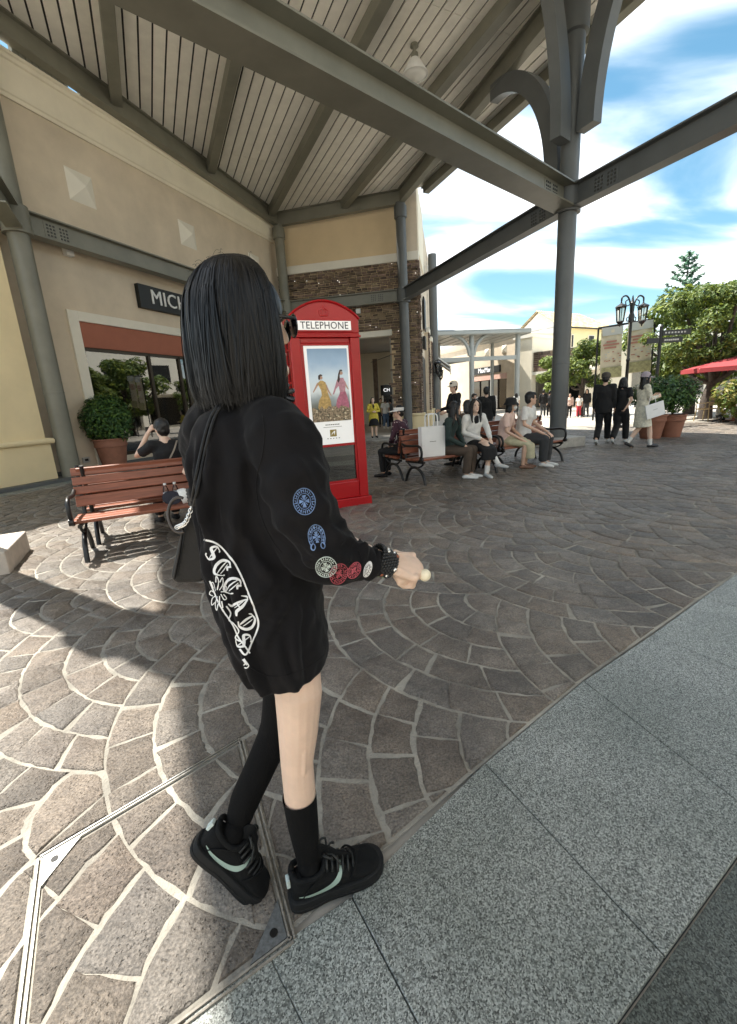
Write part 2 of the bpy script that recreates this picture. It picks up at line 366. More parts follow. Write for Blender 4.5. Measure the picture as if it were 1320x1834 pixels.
# the granite border crosses the fans: its near-left edge, from bottom of picture to the right edge
EDGE = [G(200, 1935), G(480, 1712), G(860, 1378), G(1045, 1222), G(1320, 1030), G(1700, 850)]
EDGE2 = [G(820, 2160), G(1110, 1834), G(1320, 1540), G(1560, 1270), G(1900, 1010)]
bed = [(p.x, p.y) for p in EDGE[1:]]; bed = [(-10, -3.0)] + [(EDGE[0].x - 1.0, EDGE[0].y - .8), (EDGE[0].x, EDGE[0].y)] + bed + [(15, EDGE[-1].y + 3.2), (15, 17.5), (-10, 17.5)]
mb = MB(); mb.add([(x, y, .0125) for x, y in bed], [tuple(range(len(bed)))]); mb.build('mortar_bed', m_mortar, ground)
def line_sdf(poly, p):
    best = 1e9; sg = 1
    for a, b in zip(poly, poly[1:]):
        d = (b - a).to_2d(); q = (p[0] - a.x, p[1] - a.y); t = max(0, min(1, (q[0] * d.x + q[1] * d.y) / d.length_squared))
        e = (q[0] - d.x * t, q[1] - d.y * t); dist = math.hypot(*e)
        if dist < best: best = dist; sg = 1 if d.x * q[1] - d.y * q[0] > 0 else -1
    return best * sg
FR, FW = 1.22, 1.335                                    # fan radius and width
FROT = math.atan2(0.06, 1.30)
def fan_centre(i, j):
    c, s = math.cos(FROT), math.sin(FROT)
    x = i * 1.005; y = j * FW + i * FW / 2
    return (0.90 + x * c - y * s, 2.80 + x * s + y * c)
def fan_local(C, r, a):
    "a measured from the fan's own axis, which points to -x"
    x, y = -r * math.cos(a), r * math.sin(a); c, s = math.cos(FROT), math.sin(FROT)
    return (C[0] + x * c - y * s, C[1] + x * s + y * c)
OFFA = math.atan2(FW / 2, 1.005); OFFD = math.hypot(FW / 2, 1.005)
def lims(r):
    k = (FR * FR - r * r - OFFD * OFFD) / (2 * r * OFFD); k = max(-1, min(1, k))
    nxt = math.acos(k) - OFFA
    s = (r * r + FW * FW - FR * FR) / (2 * r * FW); up = math.asin(max(-1, min(1, s))) if s < 1 else 1.5
    return -nxt, min(up, nxt)
FRAME = [G(75, 1545), G(432, 1331), G(525, 1692), G(10, 2090)]    # the inspection cover set into the fans
stones = []
def stone(poly, hi, tint):
    if len(poly) < 3: return
    cx = sum(p[0] for p in poly) / len(poly); cy = sum(p[1] for p in poly) / len(poly)
    stones.append((math.hypot(cx, cy), poly, hi, tint))
def blocked(p):
    q = Vector((p[0], p[1]))
    if (q - WO).dot(WN) < 1.0: return True
    return False
for i in range(-12, 13):
    for j in range(-16, 17):
        C = fan_centre(i, j)
        if not (-9.5 < C[0] < 14 and -0.9 < C[1] < 16.5): continue
        rs = [0.02, 0.26, 0.45, 0.64, 0.83, 1.025, FR]
        rs = [q + (R.uniform(-.008, .008) if 0 < a < 6 else 0) for a, q in enumerate(rs)]
        for ri in range(6):
            r0, r1 = rs[ri] + 0.0022, rs[ri + 1] - 0.0022
            lo0, hi0 = lims(r0); lo1, hi1 = lims(r1); arc = (hi1 - lo1 + hi0 - lo0) / 2 * (r0 + r1) / 2
            k = max(1, round(arc / R.uniform(0.20, 0.275)))
            cuts = [0.0] + [(q + R.uniform(-.16, .16)) / k for q in range(1, k)] + [1.0]
            for a, bq in zip(cuts, cuts[1:]):
                def ang(t, lo, hi): return lo + (hi - lo) * t
                g0 = 0.0014 / max(r0, 0.06); g1 = 0.0014 / r1; sk = R.uniform(-.02, .02)
                A0, B0, A1, B1 = ang(a, lo0, hi0) + g0, ang(bq, lo0, hi0) - g0, ang(a, lo1, hi1) + g1 + sk * (a > 0), ang(bq, lo1, hi1) - g1 + sk * (bq < 1)
                if B1 - A1 < 0.012 and B0 - A0 < .03: continue
                if B0 - A0 < 0.02: A0 = B0 = (A0 + B0) / 2
                m = 6
                poly = [fan_local(C, r1 + R.uniform(-.007, .0035), A1 + (B1 - A1) * q / m) for q in range(m + 1)] + [fan_local(C, r0 + R.uniform(-.0035, .006), B0 + (A0 - B0) * q / m) for q in range(m + 1)]
                def side(t_, A_out, A_in, gsign):
                    "points down one side of the stone, from the outer ring to the inner"
                    o = []
                    for f_ in (.2, .4, .6, .8):
                        r_ = r1 + (r0 - r1) * f_; lo_, hi_ = lims(r_)
                        if t_ <= 0: an = lo_ + .0014 / r_
                        elif t_ >= 1: an = hi_ - .0014 / r_
                        else: an = A_out + (A_in - A_out) * f_ + R.uniform(-.003, .003) / r_
                        o.append(fan_local(C, r_, an))
                    return o
                poly = poly[:m + 1] + side(bq, B1, B0, -1) + poly[m + 1:] + list(reversed(side(a, A1, A0, 1)))
                # orientation: counter-clockwise
                ar = sum(poly[q][0] * poly[(q + 1) % len(poly)][1] - poly[(q + 1) % len(poly)][0] * poly[q][1] for q in range(len(poly)))
                if ar < 0: poly.reverse()
                if any(blocked(p) for p in poly): continue
                sd_ = [line_sdf(EDGE, p) for p in poly]
                if max(sd_) < 0.02: continue
                if min(sd_) < 0.012:
                    # cut along the border
                    qa = min(range(len(EDGE) - 1), key=lambda z: abs((((EDGE[z] + EDGE[z + 1]) / 2).to_2d() - Vector(poly[0])).length))
                    mid = poly[sd_.index(min(sd_))]
                    best = min(range(len(EDGE) - 1), key=lambda z: abs(line_sdf(EDGE[z:z + 2], mid)))
                    d = (EDGE[best + 1] - EDGE[best]).to_2d().normalized(); nn = Vector((-d.y, d.x))
                    poly = clip_half(poly, (EDGE[best].x + nn.x * 0.012, EDGE[best].y + nn.y * 0.012), nn)
                    if len(poly) < 3: continue
                inside = [all(((FRAME[(z + 1) % 4] - FRAME[z]).to_2d().cross(Vector(p) - FRAME[z].to_2d())) < 0 for z in range(4)) for p in poly]
                if any(inside) and not all(inside):
                    # cut on both sides of the cover's frame
                    pin = poly
                    for z in range(4):
                        d = (FRAME[(z + 1) % 4] - FRAME[z]).to_2d().normalized(); nn = Vector((d.y, -d.x))
                        pin = clip_half(pin, (FRAME[z].x + nn.x * .014, FRAME[z].y + nn.y * .014), nn)
                    tv = R.uniform(.85, 1.15)
                    if len(pin) > 2: stone(pin, R.uniform(.016, .020), (tv, tv * .99, tv * .97))
                    rest = poly
                    for z in range(4):
                        d = (FRAME[(z + 1) % 4] - FRAME[z]).to_2d().normalized(); nn = Vector((d.y, -d.x))
                        o_ = clip_half(rest, (FRAME[z].x - nn.x * .014, FRAME[z].y - nn.y * .014), -nn)
                        if len(o_) > 2: stone(o_, R.uniform(.016, .020), (tv, tv * .99, tv * .97))
                        rest = clip_half(rest, (FRAME[z].x, FRAME[z].y), nn)
                        if len(rest) < 3: break
                    continue
                tv = R.uniform(.78, 1.2); wr = R.uniform(-.05, .06)
                stone(poly, R.uniform(.0155, .0225), (tv * (1 + wr), tv, tv * (1 - wr)))
def stone_geo(mb, poly, hi, tint, fine):
    n_ = len(poly); cx = sum(p[0] for p in poly) / n_; cy = sum(p[1] for p in poly) / n_
    def ins(p, d):
        v = Vector((cx - p[0], cy - p[1])); Ln = v.length
        if Ln < 1e-6: return p
        v *= min(d / Ln, 0.4); return (p[0] + v.x, p[1] + v.y)
    tl = (R.uniform(-.018, .018), R.uniform(-.018, .018))
    def zz(p, h_): return h_ + (p[0] - cx) * tl[0] + (p[1] - cy) * tl[1]
    rings = [[(p[0], p[1], 0.002) for p in poly], [(*ins(p, .004), zz(p, hi * .62)) for p in poly]]
    rings.append([(*ins(p, .016), zz(p, hi + R.uniform(-.0012, .0012))) for p in poly])
    vs = [v for r_ in rings for v in r_]; fs = []
    for q in range(2):
        for z in range(n_): fs.append((q * n_ + z, q * n_ + (z + 1) % n_, (q + 1) * n_ + (z + 1) % n_, (q + 1) * n_ + z))
    fs.append(tuple(range(2 * n_, 3 * n_)))
    mb.add(vs, fs, 0, tint)
stones.sort(key=lambda s: s[0])
def in_view(d, poly):
    p = Vector((poly[0][0], poly[0][1], 0)); return p.y > 0.55 and abs(p.x) < p.y * 1.15 + 0.1
near = [s for s in stones if in_view(s[0], s[1])][:300]; nid = set(map(id, near))
rest = MB()
for s in stones:
    if id(s) in nid:
        mb = MB(); stone_geo(mb, s[1], s[2], s[3], True); mb.build('stone', m_cobble, ground, smooth=50)
    else: stone_geo(rest, s[1], s[2], s[3], False)
rest.build('stone_field', m_cobble, ground, smooth=50, kind='stuff')
# inspection cover frame
m_plinthc = mat('worn_frame', (.22, .20, .17), .7, .3, 30, .3, 90)
fr = thing('inspection_cover_frame', 'thin aluminium corner frame of a paved inspection cover set in the sunlit fans', 'cover frame', FRAME[0])
for a in range(4):
    pa, pb = FRAME[a] - FRAME[0], FRAME[(a + 1) % 4] - FRAME[0]
    for off, nm in ((-0.006, 'frame_rail'), (0.007, 'frame_rail')):
        d = (pb - pa).normalized(); nn = Vector((d.y, -d.x, 0)) * off
        mb = MB(); mb.beam(pa + nn + Vector((0, 0, .0125)), pb + nn + Vector((0, 0, .0125)), 0.005, 0.020); mb.build(nm, m_alu if a in (0, 3) else m_plinthc, fr)
for a, b1, b2 in ((0, 1, 3), (2, 1, 3)):
    o_ = FRAME[a] - FRAME[0]; d1 = (FRAME[b1] - FRAME[a]).normalized(); d2 = (FRAME[b2] - FRAME[a]).normalized()
    q = [o_ + d1 * .012 + d2 * .012, o_ + d1 * .115 + d2 * .012, o_ + d1 * .012 + d2 * .115]
    mb = MB(); mb.prism([(p.x, p.y) for p in q], .012, .0225); pl = mb.build('corner_plate', m_alu if a == 0 else m_gran_d, fr)
    c_ = o_ + (d1 + d2) * .042
    mb = MB(); mb.lathe([(.0, .0), (.011, .0), (.011, .0022), (.0, .0022)], 12, (c_.x, c_.y, .0225)); mb.build('lifting_hole', m_black, pl)
# granite border slabs and the lower step
gran = thing('granite_border', 'grey speckled granite slabs bordering the stamped stone plaza', 'paving', kind='structure')
def along(poly, t):
    k = max(0, min(len(poly) - 2, int(t))); return poly[k].lerp(poly[k + 1], t - k)
JT = []
def hit2(a, d, p, q):
    e = q - p; den = d.x * e.y - d.y * e.x; t = ((p.x - a.x) * e.y - (p.y - a.y) * e.x) / den
    return Vector((a.x + d.x * t, a.y + d.y * t, 0))
for a, b_ in (((330, 1830), (350, 1900)), ((480, 1712), (523, 1800)), ((629, 1611), (698, 1744)), ((868, 1372), (1185, 1715)), ((1044, 1224), (1320, 1441)), ((1168, 1140), (1320, 1205)), ((1258, 1074), (1420, 1118)), ((1320, 1030), (1480, 1050)), ((1500, 930), (1700, 930))):
    a = G(*a); b_ = G(*b_); d_ = (b_ - a)
    if abs(d_.normalized().dot(Vector((0.6, -0.8, 0)))) < 0.6: d_ = Vector((0.6, -0.8, 0))
    JT.append((a, hit2(a, d_, G(1110, 1834), G(1320, 1540))))
q = [JT[0][0]] + [a for a, _ in JT[1:]] + [b_ for _, b_ in reversed(JT)]
mb = MB(); mb.add([(p.x, p.y, .003) for p in q], [tuple(range(len(q)))]); mb.build('joint_bed', mat('joint_dark', (.03, .03, .028), .9), gran)
for k, ((a, b_), (c_, d_)) in enumerate(zip(JT, JT[1:])):
    q = [a, c_, d_, b_]; cen = sum(q, Vector()) / 4
    q = [p + (cen - p).normalized() * .0032 for p in q]
    t = R.uniform(.93, 1.06)
    mb = MB(); mb.prism([(p.x, p.y) for p in q], -0.1, 0.016 + R.uniform(-.0006, .0006), tint=(t, t, t)); mb.build('slab', m_gran, gran, bevel=.002, seg=1)
low = [(a[1], b_[1]) for a, b_ in zip(JT, JT[1:])]
# lower step: slabs further out, one step down, tint darkened for the shade there
hole = MB(); 
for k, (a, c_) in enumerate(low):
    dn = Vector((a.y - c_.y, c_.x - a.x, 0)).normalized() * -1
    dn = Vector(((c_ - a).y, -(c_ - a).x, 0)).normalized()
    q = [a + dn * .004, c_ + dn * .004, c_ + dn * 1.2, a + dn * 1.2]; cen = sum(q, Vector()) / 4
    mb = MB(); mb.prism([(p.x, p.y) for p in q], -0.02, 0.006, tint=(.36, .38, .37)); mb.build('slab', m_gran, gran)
# ------------------------------------------------------------------ canopy
m_bolt = mat('bolt_dark', (0.05, 0.05, 0.045), 0.5)
can = thing('canopy', 'grey steel canopy with white plank ceiling and curved brackets over the walkway', 'canopy')
U = Vector((-0.432, 0.902)); V = Vector((0.902, 0.432)); SL = math.tan(rad(3.0))
def roof_z(p): return 9.2 - SL * (Vector((p[0], p[1])) - P1).dot(U)
def uv(a, w_): q = U * a + V * w_; return Vector((q.x, q.y, roof_z(q)))
WMIN, WMAX, ANEAR = -2.68, 11.08, -5.0
A1 = P1.dot(U)
# planks: clipped to the eaves
E01 = (P1 - P0).normalized(); N01 = Vector((E01.y, -E01.x)); E12 = (P2 - P1).normalized(); N12 = Vector((E12.y, -E12.x))
rafters = [0.62 + 2.61 * k for k in range(-1, 5)]
PW = 2.61 / 9
k0 = math.floor((WMIN - 0.62) / PW)
w0 = WMIN; plank_cache = 0
edges = [WMIN] + [0.62 + PW * k for k in range(math.ceil((WMIN + .1 - .62) / PW), 100) if 0.62 + PW * k < WMAX - .1] + [WMAX]
for wa, wb in zip(edges, edges[1:]):
    for a0, a1 in ((ANEAR, 3.6), (3.6, 9.9), (9.9, 16.55), (16.55, 24)):
        g_ = 0.021
        poly = [tuple(U * a0 + V * (wa + g_)), tuple(U * (a1 - .012) + V * (wa + g_)), tuple(U * (a1 - .012) + V * (wb - g_)), tuple(U * a0 + V * (wb - g_))]
        poly = clip_half(poly, P0 - N01 * 0.0, N01); 
        if len(poly) > 2: poly = clip_half(poly, P1 - N12 * 0.12, N12)
        if len(poly) < 3: continue
        t = R.uniform(.93, 1.05)
        mb = MB(); n_ = len(poly)
        vs = [(p[0], p[1], roof_z(p)) for p in poly] + [(p[0], p[1], roof_z(p) + .03) for p in poly]
        mb.add(vs, [tuple(range(n_ - 1, -1, -1)), tuple(range(n_, 2 * n_))] + [(i, (i + 1) % n_, n_ + (i + 1) % n_, n_ + i) for i in range(n_)], 0, (t, t, t * .99))
        mb.build('plank', m_plank, can)
poly = [tuple(U * ANEAR + V * WMIN), tuple(U * 24 + V * WMIN), tuple(U * 24 + V * WMAX), tuple(U * ANEAR + V * WMAX)]
poly = clip_half(clip_half(poly, P0 - N01 * 0.12, N01), P1 - N12 * 0.2, N12)
mb = MB(); n_ = len(poly); vs = [(p[0], p[1], roof_z(p) + .045) for p in poly] + [(p[0], p[1], roof_z(p) + .2) for p in poly]
mb.add(vs, [tuple(range(n_ - 1, -1, -1)), tuple(range(n_, 2 * n_))] + [(i, (i + 1) % n_, n_ + (i + 1) % n_, n_ + i) for i in range(n_)]); mb.build('roof_deck', m_deck, can)
def ibeam(name, a, b, h_, wf, m=m_steel, tf=0.03, tw=0.03, parent=can, plates=()):
    a = Vector(a); b = Vector(b)
    pr = [(-wf / 2, -h_ / 2), (wf / 2, -h_ / 2), (wf / 2, -h_ / 2 + tf), (tw / 2, -h_ / 2 + tf), (tw / 2, h_ / 2 - tf), (wf / 2, h_ / 2 - tf), (wf / 2, h_ / 2), (-wf / 2, h_ / 2), (-wf / 2, h_ / 2 - tf), (-tw / 2, h_ / 2 - tf), (-tw / 2, -h_ / 2 + tf), (-wf / 2, -h_ / 2 + tf)]
    mb = MB(); mb.sweep(pr, a, b); o = mb.build(name, m, parent)
    d = (b - a).normalized(); x = d.cross(Vector((0, 0, 1))).normalized()
    for end, first in plates:
        for side in (1, -1):
            c = (a + d * first) if end == 0 else (b - d * first)
            p = MB(); sgn = 1 if end == 0 else -1
            for col_ in range(7):
                if col_ == 3: continue
                for row in range(4):
                    q = c + d * (sgn * col_ * .075) + Vector((0, 0, (row - 1.5) * .07)) + x * side * (tw / 2 + .008)
                    p.beam(q - x * side * .02, q + x * side * .012, .036, .036)
            p.build('bolts', m_bolt, o, kind='stuff')
            p = MB(); cc = c + d * (sgn * 3 * .075) + x * side * (tw / 2 + .003); p.beam(cc - d * .3, cc + d * .3, .008, h_ - .12); p.build('splice_plate', m, o)
    return o
TZ = 5.575; TH = 0.46
PQ = Vector((-3.05, 4.38))
def v3(p, z): return Vector((p.x, p.y, z))
def pull(a, b, r): return (b - a).normalized() * r
for a, b, m_, pl_ in ((P0, P1, m_steel, ((0, .5),)), (P1, P2, m_steel, ((1, .7),)), (P2, P3, m_steel2, ((1, .55),)), (P3, P4, m_steel2, ((0, .55),)), (P3, PQ, m_steel, ((0, .45),)), (PQ, P5, m_steel, ()), (P0, P5B, m_steel, ())):
    q = pull(a, b, .17); wf = 0.50 if (a is P3 and b is PQ) else 0.3
    ibeam('tie_beam', v3(a + q, TZ), v3(b - q, TZ), TH + (.04 if wf > .5 else 0), wf, m_, plates=pl_, tw=0.03 if wf < .5 else 0.05)
def eave(a, b, h_, m_=m_steel, drop=0.0, w_=.24):
    za, zb = roof_z(a) - h_ / 2 - drop, roof_z(b) - h_ / 2 - drop
    ibeam('eave_beam', v3(a, za), v3(b, zb), h_, w_, m_)
for a, b in ((P0 + (P0 - P1).normalized() * .0, P1), (P1, P2), (P2, P3), (P3, P4), (P5, P0)):
    eave(a, b, .5)
# deep lower chord closing the left eave
for wv in rafters:
    # each rafter runs from the near end down to whichever eave it meets
    ends = []
    for Pa, Nn in ((P0, N01), (P1, N12)):
        den = U.dot(Nn)
        if abs(den) > 1e-6: ends.append(((Pa - V * wv).dot(Nn)) / den)
    far = min(e_ for e_ in ends if e_ > 0) - .06
    a, b = uv(ANEAR, wv), uv(far, wv); dz = Vector((0, 0, -.17))
    mb = MB(); mb.beam(a + dz, b + dz, .27, .30); mb.build('rafter', m_steel, can, bevel=.012, seg=1)
for wv in (WMAX - .03, WMIN + .03):
    a, b = uv(ANEAR, wv), uv(24 if wv < 0 else (P1 - N12 * .15 - V * wv).dot(N12) / U.dot(N12), wv)
    if wv < 0: b = uv((P0 - V * wv).dot(N01) / U.dot(N01), wv)
    mb = MB(); mb.beam(a + Vector((0, 0, .08)), b + Vector((0, 0, .08)), .06, .26); mb.build('edge_trim', m_steel, can)
def column(P, top, m_, r=.2, base=0.0, plinth=None, ring=True):
    mb = MB(); prof = [(r, base), (r, 2.02), (r + .006, 2.025), (r + .006, 2.05), (r, 2.055), (r, top - .55), (r + .05, top - .53), (r + .05, top - .12), (r, top - .1), (r, top)]
    mb.lathe(prof, 28, (P.x, P.y, 0)); c = mb.build('column', m_, can, smooth=40)
    mb = MB(); mb.lathe([(r + .075, TZ - TH / 2 - .05), (r + .075, TZ - TH / 2 - .02), (r + .075, TZ + TH / 2 + .02), (r + .04, TZ + TH / 2 + .04)], 24, (P.x, P.y, 0)); mb.build('collar', m_, c, smooth=40)
    if plinth:
        mb = MB(Matrix.Translation((P.x, P.y, 0)) @ Matrix.Rotation(plinth[2], 4, 'Z')); h_ = plinth[0] / 2
        mb.box(-h_, h_, -h_, h_, -.02, plinth[1]); mb.build('base_plinth', plinth[3], c, bevel=.012)
    return c
m_plinth = mat('plinth_stone', (0.42, 0.40, 0.36), 0.75, 0.15, 12, 0.2, 90)
column(P0, roof_z(P0) - .45, m_steel, .205, base=.09)
column(P1, roof_z(P1) - .45, m_steel, .2, base=.0)
column(P2, roof_z(P2) - .45, m_steel2, .2)
column(P3, roof_z(P3) - .1, m_steel2, .2, plinth=(.92, .25, rad(20), m_plinth))
column(P4, roof_z(P4) - .1, m_steel2, .2, plinth=(.92, .25, rad(20), m_plinth))
column(P5, roof_z(P5) - .1, m_steel, .2, plinth=(.88, .235, rad(-64), mat('plinth_stone_pink', (0.50, 0.44, 0.38), 0.75, 0.12, 10, 0.15, 90)))
mb = MB(); mb.lathe([(.2, 8.6), (.27, 8.62), (.27, 9.9)], 24, (P3.x, P3.y, 0)); mb.build('column_sleeve', m_steel2, can, smooth=40)
def bracket(P, d, z0, reach, rise, m_, w_=.24, t_=.42, off=.24):
    "curved bracket rising from the column and leaning out along d"
    d = Vector((d.x, d.y, 0)).normalized(); s = Vector((-d.y, d.x, 0)); n_ = 18; vs = []; fs = []
    for i in range(n_ + 1):
        t = i / n_ * math.pi / 2
        ci = (off + t_ + reach * (1 - math.cos(t)), rise * math.sin(t)); co_ = (off + (reach + t_) * (1 - math.cos(t)) * 1.0, (rise + t_ * .9) * math.sin(t))
        for q in (ci, co_):
            for sg in (-1, 1): vs.append(v3(P, 0) + d * q[0] + Vector((0, 0, z0 + q[1])) + s * (sg * w_ / 2))
    for i in range(n_):
        a, b = i * 4, i * 4 + 4
        fs += [(a, a + 1, b + 1, b), (a + 2, b + 2, b + 3, a + 3), (a, b, b + 2, a + 2), (a + 1, a + 3, b + 3, b + 1)]
    fs += [(0, 2, 3, 1), (n_ * 4, n_ * 4 + 1, n_ * 4 + 3, n_ * 4 + 2)]
    mb = MB(); mb.add(vs, fs); return mb.build('curved_bracket', m_, can, smooth=35)
bracket(P3, P2 - P3, 6.15, 2.15, 2.78, m_steel2)
bracket(P3, P5 - P3, 6.6, 1.9, 3.2, m_steel2)
bracket(P3, P4 - P3, 6.75, 1.9, 3.3, m_steel2)
bracket(P4, P3 - P4, 6.6, 1.9, 3.3, m_steel2)
# small pale stub brackets between shop cornice and eave, and the corrugated edge strip
can_l = Matrix.Translation((WO.x, WO.y, 0)) @ Matrix.Rotation(WA, 4, 'Z')
gaps = []
for px, py in ((12, 100), (137, 180), (235, 242), (313, 291), (377, 331), (430, 363), (470, 388)):
    r_ = ray(px, py); t = (P0 - WN * .15).dot(WN) / (Vector((r_.x, r_.y)).dot(WN)); p = Vector((r_.x * t, r_.y * t)); gaps.append((p - P0).dot(WDIR))
mb = MB(can_l); seg_ = [-1.0] + gaps + [11.4]
for a, b in zip(seg_, seg_[1:]):
    a += .14 if a > -1 else 0; b -= .14; k = a
    while k < b:
        mb.box(k, min(k + .07, b), -.30, -.2, 8.995, 9.26); mb.box(min(k + .07, b), min(k + .14, b), -.27, -.2, 8.995, 9.26); k += .14
mb.build('corrugated_edge', m_steel, can, kind='stuff')
# pendant lamp under the ceiling
lp = G(742, 84, 9.62); lamp = thing('pendant_lamp', 'small white cone shade lamp hanging under the plank ceiling', 'ceiling lamp', (lp.x, lp.y, roof_z(lp)))
mb = MB(); mb.lathe([(.09, 0), (.1, -.05), (.06, -.07), (.035, -.1), (.035, -.16), (.085, -.18), (.095, -.30)], 16); mb.build('lamp_stem', m_steel, lamp, smooth=40)
mb = MB(); mb.lathe([(.09, -.28), (.13, -.31), (.31, -.60), (.315, -.63), (.30, -.63), (.115, -.33)], 28, closed=False); mb.build('lamp_shade', m_white, lamp, smooth=40)
mb = MB(); mb.lathe([(.0, -.57), (.29, -.575), (.295, -.59), (.27, -.62), (.15, -.66), (.0, -.675)], 24); mb.build('lamp_diffuser', mat('bulb_glass', (.8, .8, .76), .3), lamp, smooth=60)

# ------------------------------------------------------------------ left shop
shop = thing('tan_shop', 'tan stucco shop with cream cornice, pyramid studs and a large window', 'shop', (WO.x, WO.y, 0), WA)
WX0, WX1, WZ0, WZ1 = 1.31, 9.2, .35, 3.81
mb = MB()
mb.box(-.36, WX0, 0, .35, 0, 8.3); mb.box(WX1, 11.4, 0, .35, 0, 8.3); mb.box(WX0, WX1, 0, .35, WZ1, 8.3); mb.box(WX0, WX1, 0, .35, 0, WZ0)
mb.build('wall', m_wall, shop)
mb = MB(); mb.sweep([(0.0, 8.2), (.05, 8.2), (.07, 8.27), (.1, 8.29), (.12, 8.34), (.2, 8.84), (.24, 8.86), (.26, 8.92), (.3, 8.94), (.3, 9.0), (-0.36, 9.0), (-.36, 8.2)], (-4.2, 0, 0), (11.5, 0, 0)); 
o = mb.build('cornice', m_cream, shop)
for sx in (2.13, 5.80, 9.47):
    mb = MB(); h_ = .36; c = (sx, 0, 7.02)
    mb.add([(sx - h_, 0, 7.02 - h_), (sx + h_, 0, 7.02 - h_), (sx + h_, 0, 7.02 + h_), (sx - h_, 0, 7.02 + h_), (sx, -.20, 7.02)], [(0, 1, 4), (1, 2, 4), (2, 3, 4), (3, 0, 4), (3, 2, 1, 0)])
    mb.build('pyramid_stud', m_cream2, shop)
mb = MB(); q = .27
mb.box(WX0 - q, WX0, -.05, .1, 0.12, WZ1 + .235); mb.box(WX1, WX1 + q, -.05, .1, .12, WZ1 + .235); mb.box(WX0, WX1, -.05, .1, WZ1, WZ1 + .235)
mb.build('window_surround', m_cream2, shop, bevel=.006, seg=1)
mb = MB(); mb.box(WX0, WX1, .0, .1, 3.2, WZ1 - .003); mb.build('fascia_panel', m_terra, shop)
wf = MB()
MUL = [WX0, 3.42, 4.62, 4.92, 7.1, WX1]
for sx in MUL: wf.box(sx - .045, sx + .045, .05, .17, WZ0, 3.2)
wf.box(WX0, WX1, .05, .17, 3.12, 3.199); wf.box(WX0, WX1, .05, .17, WZ0, WZ0 + .1)
wfo = wf.build('window_frame', m_bronze, shop)
for a, b in zip(MUL, MUL[1:]):
    mb = MB(); mb.box(a + .047, b - .047, .10, .108, WZ0 + .102, 3.118); mb.build('pane', m_glass, wfo)
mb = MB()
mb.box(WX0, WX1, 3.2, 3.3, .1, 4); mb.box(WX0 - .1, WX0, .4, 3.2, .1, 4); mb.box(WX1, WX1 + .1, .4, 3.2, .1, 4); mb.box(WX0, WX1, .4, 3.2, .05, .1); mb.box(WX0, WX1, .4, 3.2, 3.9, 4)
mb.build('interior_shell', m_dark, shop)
mb = MB(); mb.box(WX0 + .1, WX1 - .1, .5, 1.1, .9, .96); mb.box(WX0 + .1, WX1 - .1, .55, 1.05, .1, .9, 1); mb.build('display_ledge', [m_white, m_black_s], shop)
# pier at the far left
mb = MB(); mb.box(-4.2, -.36, -.36, .35, .1, 8.2); mb.box(-4.25, -.31, -.41, .34, .1, .92); pr_ = mb.build('pier', m_pier, shop, bevel=.01)
mb = MB(); mb.sweep([(.47, .92), (.49, .95), (.49, .99), (.45, 1.03), (.38, 1.04), (.0, 1.04), (0, .92)], (-4.3, 0, 0), (-.25, 0, 0)); mb.build('pier_moulding', m_pier, pr_)
mb = MB()
mb.box(-4.6, 11.2, -.62, -.0, -.01, .1); mb.box(-4.6, 11.2, -.03, -.001, .1, .2)
mb.build('plinth', m_gran_d, shop, bevel=.006, seg=1)
for k in range(14):
    mb = MB(); mb.box(-4.6 + k * 1.2, -3.412 + k * 1.2, -1.0, -.63, -.02, .022 + R.uniform(0, .004)); mb.build('paving_slab', m_gran, ground, bevel=.004, seg=1).matrix_local = can_l
mb = MB(); mb.box(1.27, 1.47, -.16, 0, 5.28, 5.5); mb.build('wall_light', m_white, shop, bevel=.02)
mb = MB(); mb.box(.64, .82, -.05, 0, .32, .46); mb.box(.68, .78, -.053, -.049, .36, .42, 1); mb.build('wall_socket', [mat('socket_grey', (.45, .44, .42), .5), m_black], shop, bevel=.006)
sgn = thing('shop_sign', 'long black sign board with white capital letters on the tan wall', 'sign', (WO.x, WO.y, 0), WA)
mb = MB(); mb.box(3.27, 8.9, -.14, -.0, 4.43, 5.07); mb.build('sign_board', m_black_s, sgn, bevel=.008)
place_text('letter', 'MICHAEL KORS', .56, .03, m_white, sgn, Matrix.Translation((3.66, -.155, 4.76)) @ UPRIGHT, align='LEFT', spacing=1.08)
# ------------------------------------------------------------------ stone clad shop at the back
bshop = thing('stone_clad_shop', 'shop at the back clad in brown stacked stone below ochre stucco', 'shop', (BO.x, BO.y, 0), BA)
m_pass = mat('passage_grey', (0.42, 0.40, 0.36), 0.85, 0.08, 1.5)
BX1 = 5.72
OX0, OX1, OZ = .6, 4.46, 4.12
mb = MB(); mb.box(-.5, BX1 - .12, 0, .3, 7.25, 9.75); mb.box(-.5, OX0, .0, .3, 0, 6.95); mb.box(OX1, BX1 - .12, 0, .3, 0, 6.95); mb.box(OX0, OX1, 0, .3, OZ + .25, 6.95)
mb.build('wall', m_wall2, bshop)
mb = MB(); mb.box(-.5, BX1 + .03, -.09, .3, 6.95, 7.27); mb.build('trim_band', m_cream2, bshop, bevel=.01, seg=1)
mb = MB(); mb.box(5.05, BX1 + .0, -.05, .32, 7.275, 9.9); mb.build('corner_pilaster', m_wall, bshop)
